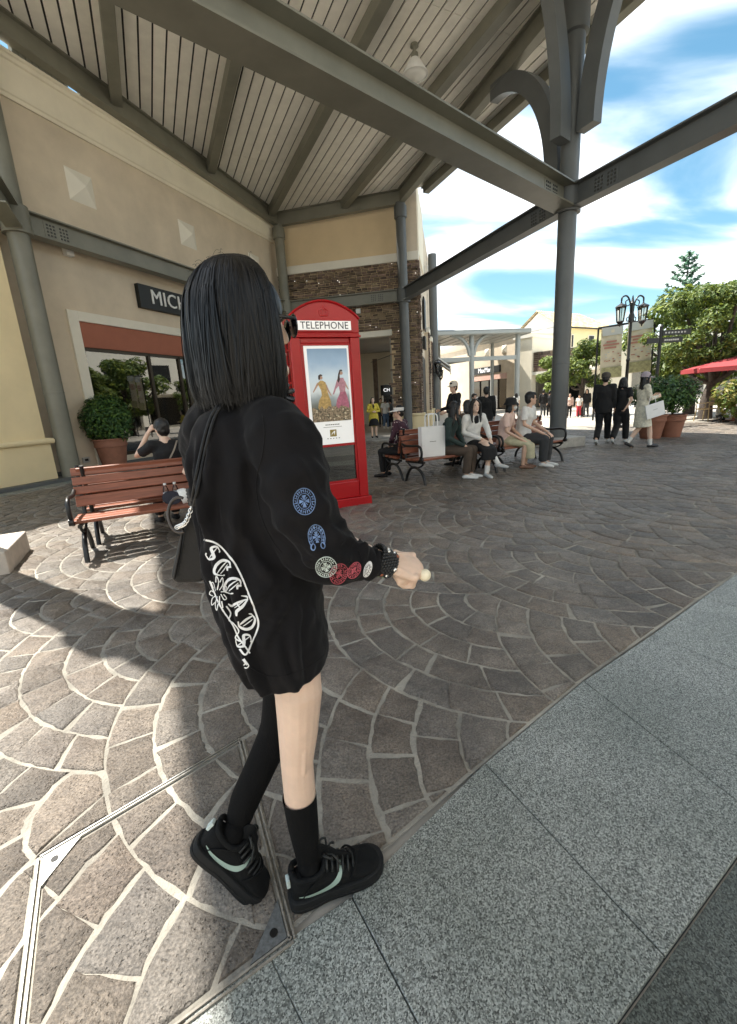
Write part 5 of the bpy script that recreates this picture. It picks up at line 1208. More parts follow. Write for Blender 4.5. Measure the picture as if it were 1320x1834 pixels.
def hand(mb, w_, d, palm_n, s=1.0, curl=.9, side=1):
    "palm, four unequal fingers and a thumb leaving the wrist w_ along d"
    d = d.normalized(); n_ = (palm_n - d * palm_n.dot(d)).normalized(); x = d.cross(n_)
    c = w_ + d * .045 * s
    M = Matrix(((x.x, d.x, n_.x, c.x), (x.y, d.y, n_.y, c.y), (x.z, d.z, n_.z, c.z), (0, 0, 0, 1)))
    mb.ell((0, 0, 0), (.040 * s, .050 * s, .017 * s), 10, 8, M=M)
    for k, (lx, ln) in enumerate(((-.030, .066), (-.010, .075), (.010, .070), (.029, .055))):
        p = [Vector((lx, .030, 0)), Vector((lx * 1.1, .052, .0)), Vector((lx * 1.1, .052 + ln * .42 * math.cos(curl * .5), ln * .42 * math.sin(curl * .5))), Vector((lx * 1.1, .052 + ln * (.42 * math.cos(curl * .5) + .32 * math.cos(curl * 1.3)), ln * (.42 * math.sin(curl * .5) + .32 * math.sin(curl * 1.3)))), Vector((lx * 1.1, .052 + ln * (.42 * math.cos(curl * .5) + .32 * math.cos(curl * 1.3) + .22 * math.cos(curl * 2.1)), ln * (.42 * math.sin(curl * .5) + .32 * math.sin(curl * 1.3) + .22 * math.sin(curl * 2.1))))]
        mb.tube([M @ (q * s) for q in p], [.0105 * s, .0098 * s, .0092 * s, .0085 * s, .0075 * s], 7, round_cap=True)
    p = [Vector((-.028 * side, -.02, .004)), Vector((-.048 * side, .012, .018)), Vector((-.046 * side, .038, .032)), Vector((-.034 * side, .056, .040))]
    mb.tube([M @ (q * s) for q in p], [.013 * s, .012 * s, .0105 * s, .0085 * s], 7, round_cap=True)
def V3(*a): return Vector(a)
def person(label, loc, rz, pose='stand', h=1.66, top=None, bottom=None, shoe=None, hair='short', hairm=None, hat=None, arms=None, lean=0.0, yaw=0.0, tilt=0.0, skin=None, stride=1.0, group=None, vox=.0115, wide=1.0, sock=None, glasses=False, mask=False):
    skin = skin or m_skin; hairm = hairm or m_hairb; s = h / 1.68
    t_ = V3(0, 0, 0); sit = pose.startswith('sit')
    J = {}
    if sit:
        J['pel'] = V3(0, -.02, .56); J['mid'] = V3(0, -.04 + lean * .3, .76); J['che'] = V3(0, -.03 + lean * .7, .96); J['nek'] = V3(0, lean, 1.10); J['hd'] = V3(0, lean + .03, 1.25)
        for k, sg in (('L', -1), ('R', 1)):
            J['hip' + k] = V3(sg * .09, .0, .53); J['kne' + k] = V3(sg * .11, .42, .52); J['ank' + k] = V3(sg * .10, .40, .10); J['toe' + k] = V3(sg * .11, .55, .035)
        if pose == 'sit_cross':
            J['kneR'] = V3(-.0, .45, .60); J['ankR'] = V3(-.19, .56, .27); J['toeR'] = V3(-.25, .69, .21); J['kneL'] = V3(-.10, .42, .50); J['ankL'] = V3(-.02, .46, .10); J['toeL'] = V3(-.02, .60, .035)
        if pose == 'sit_turn':
            for k, sg in (('L', -1), ('R', 1)):
                J['kne' + k] = V3(sg * .09 - .14, .40, .52); J['ank' + k] = V3(sg * .09 - .12, .36, .10); J['toe' + k] = V3(sg * .09 - .20, .49, .035)
    else:
        J['pel'] = V3(0, 0, .92); J['mid'] = V3(0, lean * .2, 1.08); J['che'] = V3(0, lean * .6, 1.26); J['nek'] = V3(0, lean, 1.42); J['hd'] = V3(0, lean + .025, 1.565)
        for k, sg in (('L', -1), ('R', 1)):
            J['hip' + k] = V3(sg * .085, 0, .88); J['kne' + k] = V3(sg * .09, .02, .49); J['ank' + k] = V3(sg * .09, -.02, .09); J['toe' + k] = V3(sg * .11, .13, .03)
        if pose == 'walk':
            q = stride
            J['kneR'] = V3(.08, .20 * q, .50); J['ankR'] = V3(.08, .27 * q, .10); J['toeR'] = V3(.09, .43 * q, .055)
            J['kneL'] = V3(-.08, .02, .48); J['ankL'] = V3(-.08, -.30 * q, .16); J['toeL'] = V3(-.09, -.17 * q, .035)
    sz = J['nek'].z - .045
    for k, sg in (('L', -1), ('R', 1)):
        J['sho' + k] = V3(sg * .165 * wide, J['nek'].y - .01, sz)
        if arms and arms.get(k): J['elb' + k], J['wri' + k] = V3(*arms[k][0]), V3(*arms[k][1])
        elif sit: J['elb' + k] = V3(sg * .24, J['nek'].y + .04, sz - .27); J['wri' + k] = V3(sg * .07, .24, .63)
        else: J['elb' + k] = V3(sg * .215, J['nek'].y - .03, sz - .28); J['wri' + k] = V3(sg * .22, J['nek'].y + .07, sz - .52)
    P = {k: v * s for k, v in J.items()}
    t = thing('person', label, 'person', loc, rz, group)
    up = V3(0, 0, 1)
    hr = Matrix.Rotation(yaw, 4, 'Z') @ Matrix.Rotation(tilt, 4, 'X'); HM = Matrix.Translation(P['hd']) @ hr @ Matrix.Diagonal((s, s, s, 1))
    b = MB()
    b.tube([P['pel'] - up * .06 * s, P['pel'], P['mid'], P['che'], P['nek'] - up * .02 * s], [.13 * s, .155 * s * wide, .125 * s * wide, .15 * s * wide, .07 * s], 14, flat=.66, round_cap=True)
    b.tube([P['nek'] - up * .05 * s, P['nek'], P['hd'] - up * .04 * s], [.062 * s, .05 * s, .048 * s], 10)
    b.ell((0, -.005, .025), (.074, .092, .098), 14, 10, M=HM); b.ell((0, .022, -.045), (.056, .066, .072), 12, 8, M=HM)
    b.ell((0, .088, -.012), (.012, .018, .020), 8, 6, M=HM); b.ell((0, .07, -.085), (.026, .024, .022), 8, 6, M=HM)
    for sg in (-1, 1): b.ell((sg * .076, -.005, -.005), (.010, .02, .032), 8, 6, M=HM)
    for k, sg in (('L', -1), ('R', 1)):
        b.tube([P['sho' + k], P['elb' + k], P['wri' + k]], [.05 * s, .038 * s, .026 * s], 9, round_cap=True)
        d = P['wri' + k] - P['elb' + k]; pn = V3(-sg, .0, 0) if not sit else V3(0, 0, -1)
        hand(b, P['wri' + k], d, pn + V3(0, .001, .002), s * .95, .8, -sg)
        b.tube([P['hip' + k], P['kne' + k]], [.082 * s, .055 * s], 10, round_cap=True); b.tube([P['kne' + k], P['kne' + k].lerp(P['ank' + k], .35), P['ank' + k]], [.052 * s, .056 * s, .034 * s], 10, round_cap=True)
        b.tube([P['ank' + k] - up * .03 * s, P['toe' + k]], [.036 * s, .03 * s], 8, round_cap=True)
    body = blob(b, 'body', skin, t, vox, 3)
    # face
    if vox < .0125:
        for sg in (-1, 1):
            m2 = MB(); m2.ell((sg * .031, .086, .012), (.013, .006, .006), 8, 5, M=HM); m2.build('eye', m_eye, t)
            m2 = MB(); m2.ell((sg * .032, .086, .032), (.018, .006, .0035), 8, 4, M=HM); m2.build('eyebrow', hairm, t)
        if mask: m2 = MB(); m2.ell((0, .055, -.045), (.06, .052, .05), 12, 8, M=HM); m2.build('face_mask', m_white, t)
        else: m2 = MB(); m2.ell((0, .086, -.052), (.021, .007, .006), 8, 5, M=HM); m2.build('mouth', m_lip, t)
        if glasses:
            m2 = MB()
            for sg in (-1, 1): m2.tube([(sg * .03 + .02 * math.cos(a), .097, .01 + .017 * math.sin(a)) for a in [k * .6283 for k in range(11)]], .0022, 5, M=HM); m2.tube([(sg * .05, .096, .012), (sg * .08, .02, .014)], .002, 5, M=HM)
            m2.tube([(-.01, .1, .013), (.01, .1, .013)], .002, 5, M=HM); m2.build('glasses', m_black, t)
    # hair
    hb = MB(); hb.ell((0, -.022, .035), (.086, .094, .101), 14, 10, M=HM); hb.ell((0, -.045, -.01), (.080, .066, .085), 12, 8, M=HM)
    if hair in ('long', 'bob'):
        L_ = -.30 if hair == 'long' else -.14
        for a in (-1.0, -.6, -.2, .2, .6, 1.0):
            hb.tube([V3(.074 * math.sin(a * 1.6), -.03 - .05 * math.cos(a * 1.6), .03), V3(.086 * math.sin(a * 1.6), -.03 - .055 * math.cos(a * 1.6), -.08), V3(.095 * math.sin(a * 1.5), -.035 - .055 * math.cos(a * 1.4), L_ * .75), V3(.09 * math.sin(a * 1.4), -.03 - .055 * math.cos(a), L_)], [.028, .03, .032, .018], 8, M=HM, round_cap=True)
        if hair == 'long':
            for sg in (-1, 1): hb.tube([V3(sg * .03, .06, .10), V3(sg * .070, .058, .05), V3(sg * .082, .035, -.03), V3(sg * .085, .04, -.16), V3(sg * .075, .06, -.28)], [.016, .02, .024, .026, .012], 8, M=HM, round_cap=True)
    if hair in ('short', 'crop'):
        hb.ell((0, .045, .085), (.06, .05, .035), 10, 6, M=HM)
        for sg in (-1, 1): hb.ell((sg * .066, .02, .04), (.02, .035, .045), 8, 6, M=HM)
    if hair == 'bangs': hb.ell((0, .05, .075), (.066, .048, .045), 10, 6, M=HM)
    if hair == 'bun': hb.ell((0, -.11, .04), (.04, .04, .04), 10, 6, M=HM)
    blob(hb, 'hair', hairm, t, .009 if vox < .0125 else .014, 2, .012, tx2)
    # clothes
    tm, sleeve, hem = top[0], top[1], top[2]
    c = MB(); hz_ = (P['pel'].z + hem * s)
    base = V3(P['pel'].x, P['pel'].y, hz_); fl = top[3] if len(top) > 3 else 1.0
    c.tube([base, V3(P['pel'].x, P['pel'].y, max(hz_ + .04, P['pel'].z)), P['mid'], P['che'], P['nek'] - up * .055 * s, P['nek'] - up * .012 * s], [.168 * s * fl * wide, .172 * s * wide * (1 + (fl - 1) * .6), .150 * s * wide, .172 * s * wide, .115 * s * wide, .062 * s], 16, flat=.72)
    for k in ('L', 'R'):
        c.tube([P['nek'] - up * .045 * s, P['nek'].lerp(P['sho' + k], .55) - up * .022 * s, P['sho' + k] + up * .004 * s], [.058 * s, .064 * s, .066 * s], 10, round_cap=True)
        if sleeve == 'short': e_ = P['sho' + k].lerp(P['elb' + k], .72); c.tube([P['sho' + k] - (P['elb' + k] - P['sho' + k]) * .05, P['sho' + k].lerp(e_, .5), e_], [.066 * s, .066 * s, .062 * s], 10, round_cap=False)
        elif sleeve == 'long': c.tube([P['sho' + k], P['sho' + k].lerp(P['elb' + k], .5), P['elb' + k], P['elb' + k].lerp(P['wri' + k], .92)], [.066 * s, .062 * s, .054 * s, .038 * s], 10)
    topo = blob(c, 'top', tm, t, .013, 3, .022)
    if len(top) > 4 and top[4] == 'open':
        m2 = MB(); m2.tube([P['nek'] + V3(0, .075, -.05) * s, P['che'] + V3(0, .095, 0) * s, P['mid'] + V3(0, .085, .06) * s], [.045 * s, .066 * s, .06 * s], 10, flat=.42, round_cap=True); blob(m2, 'undershirt', cloth('black', (.007, .007, .008)), t, .012, 2)
    bk, bm_ = bottom[0], bottom[1]; c = MB()
    if bk == 'skirt':
        ln = bottom[2]
        if sit: c.tube([P['pel'], P['pel'] + V3(0, .12, -.0) * s, (P['kneL'] + P['kneR']) / 2 - V3(0, .06, 0) * s, (P['kneL'] + P['kneR']) / 2 + V3(0, .06, -.06) * s, (P['kneL'] + P['kneR']) / 2 + V3(0, .06, -ln) * s], [.15 * s, .17 * s, .16 * s, .155 * s, .16 * s], 14, flat=.62, up=(0, 0, 1))
        else: c.tube([P['pel'] + up * .08 * s, P['pel'], V3(0, .02, P['pel'].z - ln * .5 * s), V3(0, .04, P['pel'].z - ln * s)], [.14 * s, .175 * s, .205 * s, .235 * s], 16, flat=.75)
    else:
        c.tube([P['pel'] + up * .07 * s, P['pel'], P['pel'] - up * .06 * s], [.145 * s * wide, .168 * s * wide, .15 * s], 14, flat=.74, round_cap=True)
        wd_ = bottom[2] if len(bottom) > 2 else 1.0
        for k in ('L', 'R'):
            en = P['ank' + k] + (P['kne' + k] - P['ank' + k]) * (.05 if bk == 'trousers' else .72)
            c.tube([P['hip' + k], P['hip' + k].lerp(P['kne' + k], .5), P['kne' + k]], [.096 * s, .086 * s * wd_, .07 * s * wd_], 12, round_cap=True); c.tube([P['kne' + k], P['kne' + k].lerp(en, .5), en], [.07 * s * wd_, .066 * s * wd_, .058 * s * wd_], 12)
    blob(c, bk, bm_, t, .013, 3, .016)
    for k in ('L', 'R'):
        d = (P['toe' + k] - P['ank' + k]); d.z = min(d.z, 0); f_ = V3(d.x, d.y, 0).normalized(); a = P['ank' + k]
        c = MB(); hl = a - f_ * .035 * s - up * .045 * s; tp = P['toe' + k] + f_ * .035 * s
        c.tube([hl, hl.lerp(tp, .35) + up * .006, hl.lerp(tp, .7), tp], [.040 * s, .043 * s, .042 * s, .030 * s], 10, flat=.85, round_cap=True); c.tube([a + up * .0, a - up * .05 * s], [.040 * s, .042 * s], 10)
        blob(c, 'shoe', shoe or cloth('white_shoe', (.72, .72, .70)), t, .010, 2)
        if sock: c = MB(); c.tube([a.lerp(P['kne' + k], .3), a - up * .02], [.050 * s, .041 * s], 10); c.build('sock', sock, t, smooth=60)
    if hat:
        kind, hm = hat[0], hat[1]; c = MB()
        if kind in ('cap', 'visor'):
            if kind == 'cap': c.lathe([(.098, .03), (.102, .05), (.096, .10), (.075, .135), (.035, .152), (.001, .155)], 18, (0, -.012, .0), M=HM, closed=False)
            else: c.lathe([(.100, .03), (.103, .07), (.098, .09)], 18, (0, -.012, .0), M=HM, closed=False)
            pts = [(.088 * math.cos(a), .02 + .07 * math.sin(a), .045 + .0 * a) for a in [math.pi * k / 8 for k in range(9)]]; pt2 = [(.092 * math.cos(a), .02 + .17 * math.sin(a), .030 - .012 * math.sin(a)) for a in [math.pi * k / 8 for k in range(9)]]
            vs = pts + pt2; vs += [(q[0], q[1], q[2] - .006) for q in vs]; fs = []
            for k in range(8): fs += [(k, k + 1, 10 + k, 9 + k), (18 + k, 27 + k, 28 + k, 19 + k), (9 + k, 10 + k, 28 + k, 27 + k)]
            c.add(vs, fs, M=HM)
        if kind == 'bucket': c.lathe([(.155, -.005), (.15, .0), (.108, .05), (.104, .09), (.09, .125), (.04, .14), (.001, .14)], 20, (0, -.01, 0.01), M=HM, closed=False)
        c.build({'cap': 'cap', 'visor': 'sun_visor', 'bucket': 'bucket_hat'}[kind], hm, t, smooth=50)
    return t, P
def hgt(feet, headtop):
    g_ = G(*feet); r_ = ray(*headtop); return CAMH + r_.z * math.hypot(g_.x, g_.y) / math.hypot(r_.x, r_.y)
def face(dx, dy): return math.atan2(-dx, dy)           # heading whose forward axis is (dx, dy)
c_blk = cloth('black', (.007, .007, .008)); c_wht = cloth('white', (.72, .71, .68)); c_grn = cloth('green', (.018, .035, .032)); c_brn = cloth('brown', (.070, .050, .036)); c_pnk = cloth('pink', (.68, .49, .42)); c_khk = cloth('khaki', (.46, .43, .29)); c_gry = cloth('dark_grey', (.035, .037, .04)); c_crm = cloth('cream', (.66, .62, .50), noise=.25, ns=18); c_brj = cloth('brown_jacket', (.075, .05, .035)); c_yel = cloth('yellow', (.62, .50, .07)); c_nav = cloth('navy', (.02, .025, .045)); c_red = cloth('red', (.45, .03, .05)); c_lil = cloth('lilac', (.40, .34, .38)); c_bei = cloth('beige', (.62, .56, .47)); c_tan = cloth('tan_shoe', (.16, .08, .05), .5)
# floral blouse
c_flo = mat('cloth_floral', (.05, .018, .03), .8, .3, 30); n, l, b = nodes_of(c_flo)
co = n.new('ShaderNodeTexCoord'); vo = n.new('ShaderNodeTexVoronoi'); vo.inputs['Scale'].default_value = 22; l.new(co.outputs['Object'], vo.inputs['Vector'])
rp = n.new('ShaderNodeValToRGB'); rp.color_ramp.interpolation = 'CONSTANT'; rp.color_ramp.elements[0].color = (.55, .45, .45, 1); rp.color_ramp.elements[1].position = .22; rp.color_ramp.elements[1].color = (.05, .016, .03, 1); l.new(vo.outputs['Distance'], rp.inputs[0]); l.new(rp.outputs[0], b.inputs['Base Color'])
def seat(o, rz, x, back=False): q = off(o, rz, x, (-.02 if not back else .68)); return Vector((q.x, q.y, -.0))
SA = RBZ + math.pi
person('woman with long black hair in dark green top and brown trousers beside the paper bag', seat(rb, RBZ, -.12), SA + .35, 'sit_turn', 1.62, (c_grn, 'long', -.02), ('trousers', c_brn, 1.15), cloth('white_shoe', (.72, .72, .70)), 'long', lean=.14, yaw=.55, arms={'L': ((-.24, .10, .78), (-.10, .32, .58)), 'R': ((.22, .16, .76), (-.02, .36, .60))}, skin=m_skin)
person('woman in open white shirt and black skirt with crossed legs, facing the camera', seat(rb, RBZ, .47), SA - .25, 'sit_cross', 1.64, (c_wht, 'long', -.04, 1.05, 'open'), ('skirt', c_blk, .22), cloth('sneaker_grey', (.50, .51, .50)), 'long', lean=.06, yaw=-.12, arms={'L': ((-.25, .10, .80), (-.16, .34, .66)), 'R': ((.24, .08, .80), (-.02, .33, .67))}, skin=m_skin2, sock=c_wht)
rb2 = off(rb, RBZ, 1.80, 0)
person('woman in pink blouse, long pale skirt and black bucket hat, wearing a face mask', seat(rb2, RBZ, -.55), SA + .45, 'sit_turn', 1.60, (c_pnk, 'short', -.06, 1.05), ('skirt', c_khk, .30), c_tan, 'bob', hat=('bucket', c_blk), lean=.10, yaw=.5, mask=True, arms={'L': ((-.25, .08, .78), (-.12, .34, .60)), 'R': ((.23, .12, .76), (.0, .36, .58))}, skin=m_skin)
person('heavy man in white tee and dark rolled trousers, seated beside the grey column', seat(rb2, RBZ, -.02), SA + .35, 'sit', 1.72, (c_wht, 'short', -.06), ('trousers', c_gry, 1.25), cloth('white_shoe', (.72, .72, .70)), 'short', lean=.08, yaw=.55, wide=1.18, glasses=True, arms={'L': ((-.27, .08, .80), (-.13, .40, .62)), 'R': ((.26, .10, .80), (.10, .40, .62))}, skin=m_skin)
person('person in dark floral blouse and white visor, seated with back turned', seat(rb, RBZ, -.58, True), RBZ + .5, 'sit', 1.60, (c_flo, 'long', -.06), ('trousers', c_blk), c_blk, 'bun', hat=('visor', c_wht), lean=.04, yaw=.75, skin=m_skin)
person('person in brown jacket, seated with back turned behind the white shirt', seat(rb, RBZ, 1.00, True), RBZ + .1, 'sit', 1.62, (c_brj, 'long', -.04), ('trousers', c_blk), c_blk, 'bob', lean=.02, skin=m_skin)
def pgrp(x, y, D_): q = AT(x, y, D_); return Vector((q.x, q.y, 0))
person('man in black jacket and beige cap standing behind the benches', pgrp(814, 740, 11.0), face(-.9, -.25), 'stand', 1.74, (c_blk, 'long', -.12), ('trousers', c_gry), c_blk, 'crop', hat=('cap', c_bei), yaw=.3, wide=1.15, arms={'R': ((.22, .08, 1.10), (.12, .34, 1.06)), 'L': ((-.22, .05, 1.10), (-.14, .30, 1.02))})
person('person in black top seen from behind with a brown bag strap across the back', pgrp(871, 735, 12.0), face(.25, 1), 'stand', 1.60, (c_blk, 'long', -.12), ('trousers', c_gry), c_blk, 'short', wide=1.1)
person('person in white shirt half hidden behind the bench sitters', pgrp(849, 735, 13.0), face(.3, -1), 'stand', 1.45, (c_wht, 'short', -.1), ('trousers', c_gry), c_blk, 'short')
def ppx(label, feet, headtop, dx, dy, pose, *a, **k): return person(label, G(*feet), face(dx, dy), pose, hgt(feet, headtop), *a, **k)
ppx('woman in open yellow coat over black dress, standing at the stone passage', (671, 784), (671, 712), .15, -1, 'stand', (c_yel, 'long', -.42, 1.35, 'open'), ('skirt', c_blk, .42), c_blk, 'bob', arms={'R': ((.26, .02, 1.12), (.06, .22, 1.10)), 'L': ((-.26, .02, 1.12), (-.06, .22, 1.10))}, skin=m_skin2, vox=.013)
ppx('person in blue jeans and white top walking in the passage', (692, 769), (693, 713), .3, 1, 'walk', (c_wht, 'short', -.06), ('trousers', cloth('denim', (.10, .16, .26))), None, 'short', vox=.014, stride=.6)
ppx('person in grey jacket and black trousers beside the stone pillar', (701, 767), (701, 714), -.2, 1, 'stand', (cloth('grey', (.20, .23, .26)), 'long', -.1), ('trousers', c_blk), None, 'short', vox=.014)
ppx('person in olive top standing deep in the passage', (684, 764), (684, 713), 0, -1, 'stand', (cloth('olive', (.20, .19, .05)), 'long', -.1), ('trousers', c_gry), c_blk, 'short', vox=.014)
ppx('small figure in white shirt and black trousers beyond the benches', (924, 746), (925, 704), .3, 1, 'walk', (c_wht, 'short', -.06), ('trousers', c_blk), c_blk, 'long', vox=.014, stride=.6)
ppx('dark dressed figure far off, just left of the grey column', (972, 748), (972, 698), .5, 1, 'walk', (c_blk, 'long', -.1), ('trousers', c_gry), None, 'short', vox=.014, stride=.8)
ppx('second dark dressed figure far off, nearly behind the grey column', (983, 747), (983, 700), .5, 1, 'stand', (c_gry, 'long', -.1), ('trousers', c_blk), None, 'short', vox=.014)
ppx('figure in faded pink far off, right of the grey column', (1019, 748), (1020, 705), -.5, -1, 'stand', (c_pnk, 'long', -.1), ('trousers', c_blk), c_blk, 'bob', vox=.014)
ppx('child in white shirt and red trousers far across the plaza', (1036, 748), (1037, 707), -.6, -.8, 'walk', (c_wht, 'short', -.06), ('trousers', c_red), None, 'short', vox=.014, stride=.6)
ppx('adult in black walking next to the child in red trousers', (1049, 747), (1049, 697), -.6, -.8, 'walk', (c_blk, 'long', -.1), ('trousers', c_gry), c_blk, 'long', vox=.014, stride=.6)
ppx('man in black jacket and cap striding past the main column', (1077, 796), (1085, 669), .55, .8, 'walk', (c_blk, 'long', -.16), ('trousers', c_blk, 1.15), cloth('sneaker_grey', (.50, .51, .50)), 'crop', hat=('cap', cloth('cap_olive', (.07, .06, .05))), stride=1.25, wide=1.12)
ppx('person in black tee and wide black trousers walking beside the capped man', (1108, 795), (1112, 677), .7, .7, 'walk', (c_blk, 'short', -.12), ('trousers', c_blk, 1.25), cloth('sneaker_grey', (.50, .51, .50)), 'bob', stride=1.0, arms={'R': ((.24, -.1, 1.12), (.16, -.18, .95)), 'L': ((-.24, .05, 1.12), (-.2, .2, .95))})
wp, wP = ppx('woman in cream knee length dress and lilac cap walking with a white flat bag', (1144, 803), (1149, 669), .95, -.05, 'walk', (c_crm, 'long', -.10), ('skirt', c_crm, .42), cloth('loafer', (.02, .02, .022), .35), 'long', hat=('cap', c_lil), stride=.75, yaw=-.3, arms={'R': ((.23, .04, 1.12), (.10, .27, 1.16)), 'L': ((-.22, .06, 1.12), (-.10, .28, 1.18))}, skin=m_skin2, sock=c_wht)
ppx('seated person in grey at the dark cafe table by the right edge', (1284, 757), (1283, 716), .9, -.3, 'sit', (cloth('grey2', (.40, .39, .37)), 'long', -.04), ('trousers', c_gry), c_blk, 'short', vox=.014)
# the white flat bag on the walking woman's arm
g_ = G(1144, 803); e_ = Matrix.Rotation(face(.95, -.05), 4, 'Z') @ (wP['elbR']); hb_ = thing('carrier_bag', 'flat white shopping bag hanging from the walking woman in cream', 'shopping bag', (g_.x + e_.x, g_.y + e_.y, e_.z + .02), rad(4))
mb = MB(Matrix.Rotation(rad(-14), 4, 'Y')); mb.box(-.22, .20, -.10, -.06, -.42, -.12); mb.build('bag_body', m_paper, hb_, bevel=.006)
mb = MB(Matrix.Rotation(rad(-14), 4, 'Y')); mb.box(-.06, .04, -.1025, -.1, -.26, -.245); mb.build('bag_print', m_gr, hb_)
mb = MB(); mb.tube(cat_path([(-.1, -.08, -.13), (-.06, -.06, .0), (0, -.02, .04), (.05, -.06, .0), (.07, -.08, -.14)], 4), .006, 5); mb.build('bag_handle', m_white, hb_)
# strap over the back of the figure behind the benches
# left bench sitters
ph, pP = person('person in black tee seen from behind, raising a camera towards the shop window', seat(lb, LBZ, .12, True), LBZ + .25, 'sit', 1.66, (c_blk, 'short', -.06), ('trousers', c_blk), c_blk, 'short', lean=.03, yaw=.15, arms={'L': ((-.30, .20, .94), (-.12, .22, 1.21)), 'R': ((.27, .24, .92), (.06, .26, 1.17))}, skin=m_skin2)
q_ = seat(lb, LBZ, .12, True); 
st = MB(); st.tube(cat_path([(.12, -.06, 1.085), (.04, -.145, .98), (-.06, -.165, .84), (-.15, -.12, .68)], 5), .012, 6, flat=.35); st.build('bag_strap', cloth('strap', (.22, .18, .14)), ph, smooth=60)
Mq = Matrix.Translation(q_) @ Matrix.Rotation(LBZ + .25, 4, 'Z'); cq = Mq @ Vector((-.075, .275, 1.23))
cam_t = thing('camera', 'small black camera held up to the eye of the seated photographer', 'camera', cq, LBZ + .25)
mb = MB(); mb.box(-.055, .055, -.02, .02, -.035, .035); mb.build('camera_body', m_black_s, cam_t, bevel=.006); mb = MB(); mb.lathe([(.028, 0), (.028, .04), (.024, .045)], 16, M=Matrix.Translation((.0, .02, 0)) @ Matrix.Rotation(rad(-90), 4, 'X')); mb.build('camera_lens', m_black, cam_t)
person('person in black tee sitting on the sunlit bench behind the standing woman', seat(lb, LBZ, .56), LBZ + math.pi + .1, 'sit', 1.62, (c_blk, 'short', -.06), ('trousers', c_blk), c_blk, 'bob', lean=.0, arms={'R': ((.33, -.02, .80), (.16, .20, .62))}, skin=m_skin2)
# ------------------------------------------------------------------ the woman in the foreground
m_tee = mat('tee_black', (.0062, .0056, .0064), .85, .3, 6, .15, 500, spec=.18, sheen=.05); m_sockb = mat('sock_black', (.0042, .0042, .0045), .9, .2, 40, .2, 400, stretch=(1, 1, .1), spec=.15); m_suede = mat('suede_black', (.0048, .0052, .0056), .8, .3, 30, .2, 300, spec=.2); m_sole = mat('sole_black', (.009, .0095, .01), .65, .15, 20, .1, 150, spec=.25); m_mint = mat('mint_leather', (.30, .40, .35), .45, .05, 20)
m_skinw = mat('skin_pale', (.66, .475, .365), .47, .07, 16, .06, 260); n, l, b = nodes_of(m_skinw); b.inputs['Subsurface Weight'].default_value = .12; b.inputs['Subsurface Radius'].default_value = (.012, .005, .003)
m_hairw = mat('hair_glossy', (.0042, .0041, .0044), .42, tint=True, spec=.27); m_lea = mat('bag_leather', (.0055, .005, .005), .52, .2, 30, .15, 160, spec=.3); m_silver = mat('silver', (.72, .71, .69), .22, .1, 30, metal=1.0)
m_prw = mat('print_white', (.70, .70, .70), .7); m_prb = mat('print_blue', (.13, .20, .36), .75, .45, 120); m_prr = mat('print_red', (.34, .06, .08), .75, .4, 120); m_prm = mat('print_mint', (.50, .58, .56), .7, .2, 90)
D0 = 1.03
wl = G(560, 1600); WL = Vector((wl.x, 1.02, 0)); MW = Matrix.Translation(-WL)
lady = thing('person', 'woman in oversized black printed top and black sneakers standing in the foreground, seen from behind', 'person', WL)
lady['label'] = 'woman in oversized black printed top and sneakers standing in the foreground, seen from behind'
FWD = Vector((.86, .50, 0)).normalized(); RGT = Vector((FWD.y, -FWD.x, 0)); UPV = Vector((0, 0, 1))
def A(px, py, d): return AT(px, py, d)
def blobw(mb, name, m, vox, it=4, fold=0, tex=None, par=lady): return blob(mb, name, m, par, vox, it, fold, tex)
HC = A(435, 592, 1.055); FH = Vector((.93, .36, 0)).normalized(); RH = Vector((FH.y, -FH.x, 0))
HMt = Matrix(((RH.x, FH.x, 0, HC.x), (RH.y, FH.y, 0, HC.y), (0, 0, 1, HC.z), (0, 0, 0, 1)))
# where the sneakers stand: the ankle enters each collar
def basis(o, fx, upv):
    fx = fx.normalized(); y = upv.cross(fx).normalized(); z = fx.cross(y); o = o - WL
    return Matrix(((fx.x, y.x, z.x, o.x), (fx.y, y.y, z.y, o.y), (fx.z, y.z, z.z, o.z), (0, 0, 0, 1)))
_cr = G(553, 1560, .105); _fr = Vector((.245, .095, 0)).normalized()
SHR = basis(Vector((_cr.x, _cr.y, .017)) - _fr * .062, _fr, UPV)
hl_ = A(352, 1502, 1.03); tl_ = G(452, 1582, .025); ax_ = (tl_ - hl_).normalized()
upl = Vector((.60, .10, .78)); upl = (upl - ax_ * upl.dot(ax_)).normalized()
SHL = basis(hl_ - upl * .02, ax_, upl)
def shp(M, x, y, z): return (M @ Vector((x, y, z))) + WL
# ---- body: head, neck, arms with hand, legs as one continuous mesh
b = MB(MW)
b.ell((0, -.01, .03), (.074, .094, .10), 20, 14, M=HMt); b.ell((0, .02, -.045), (.058, .066, .074), 16, 10, M=HMt)
b.ell((0, .090, -.02), (.010, .013, .011), 10, 8, M=HMt); b.tube([(0, .080, .02), (0, .092, -.014)], [.008, .010], 8, M=HMt, round_cap=True)
b.ell((0, .074, -.088), (.024, .022, .02), 10, 8, M=HMt); b.ell((0, .080, -.055), (.022, .010, .012), 10, 6, M=HMt)
for s_ in (-1, 1): b.ell((s_ * .075, -.005, -.008), (.009, .02, .03), 8, 6, M=HMt); b.ell((s_ * .030, .058, -.03), (.030, .022, .04), 10, 8, M=HMt)
nk = HC + Vector((-.02, -.005, -.17))
b.tube([HC + Vector((0, 0, -.06)), nk, nk - UPV * .1], [.05, .05, .07], 12)
b.tube([nk - UPV * .06, A(450, 860, 1.06), A(490, 1000, 1.05), A(520, 1110, 1.04)], [.075, .085, .07, .075], 14)
sh = A(497, 775, .955); el = A(566, 955, .90); wr = A(682, 1005, .955)
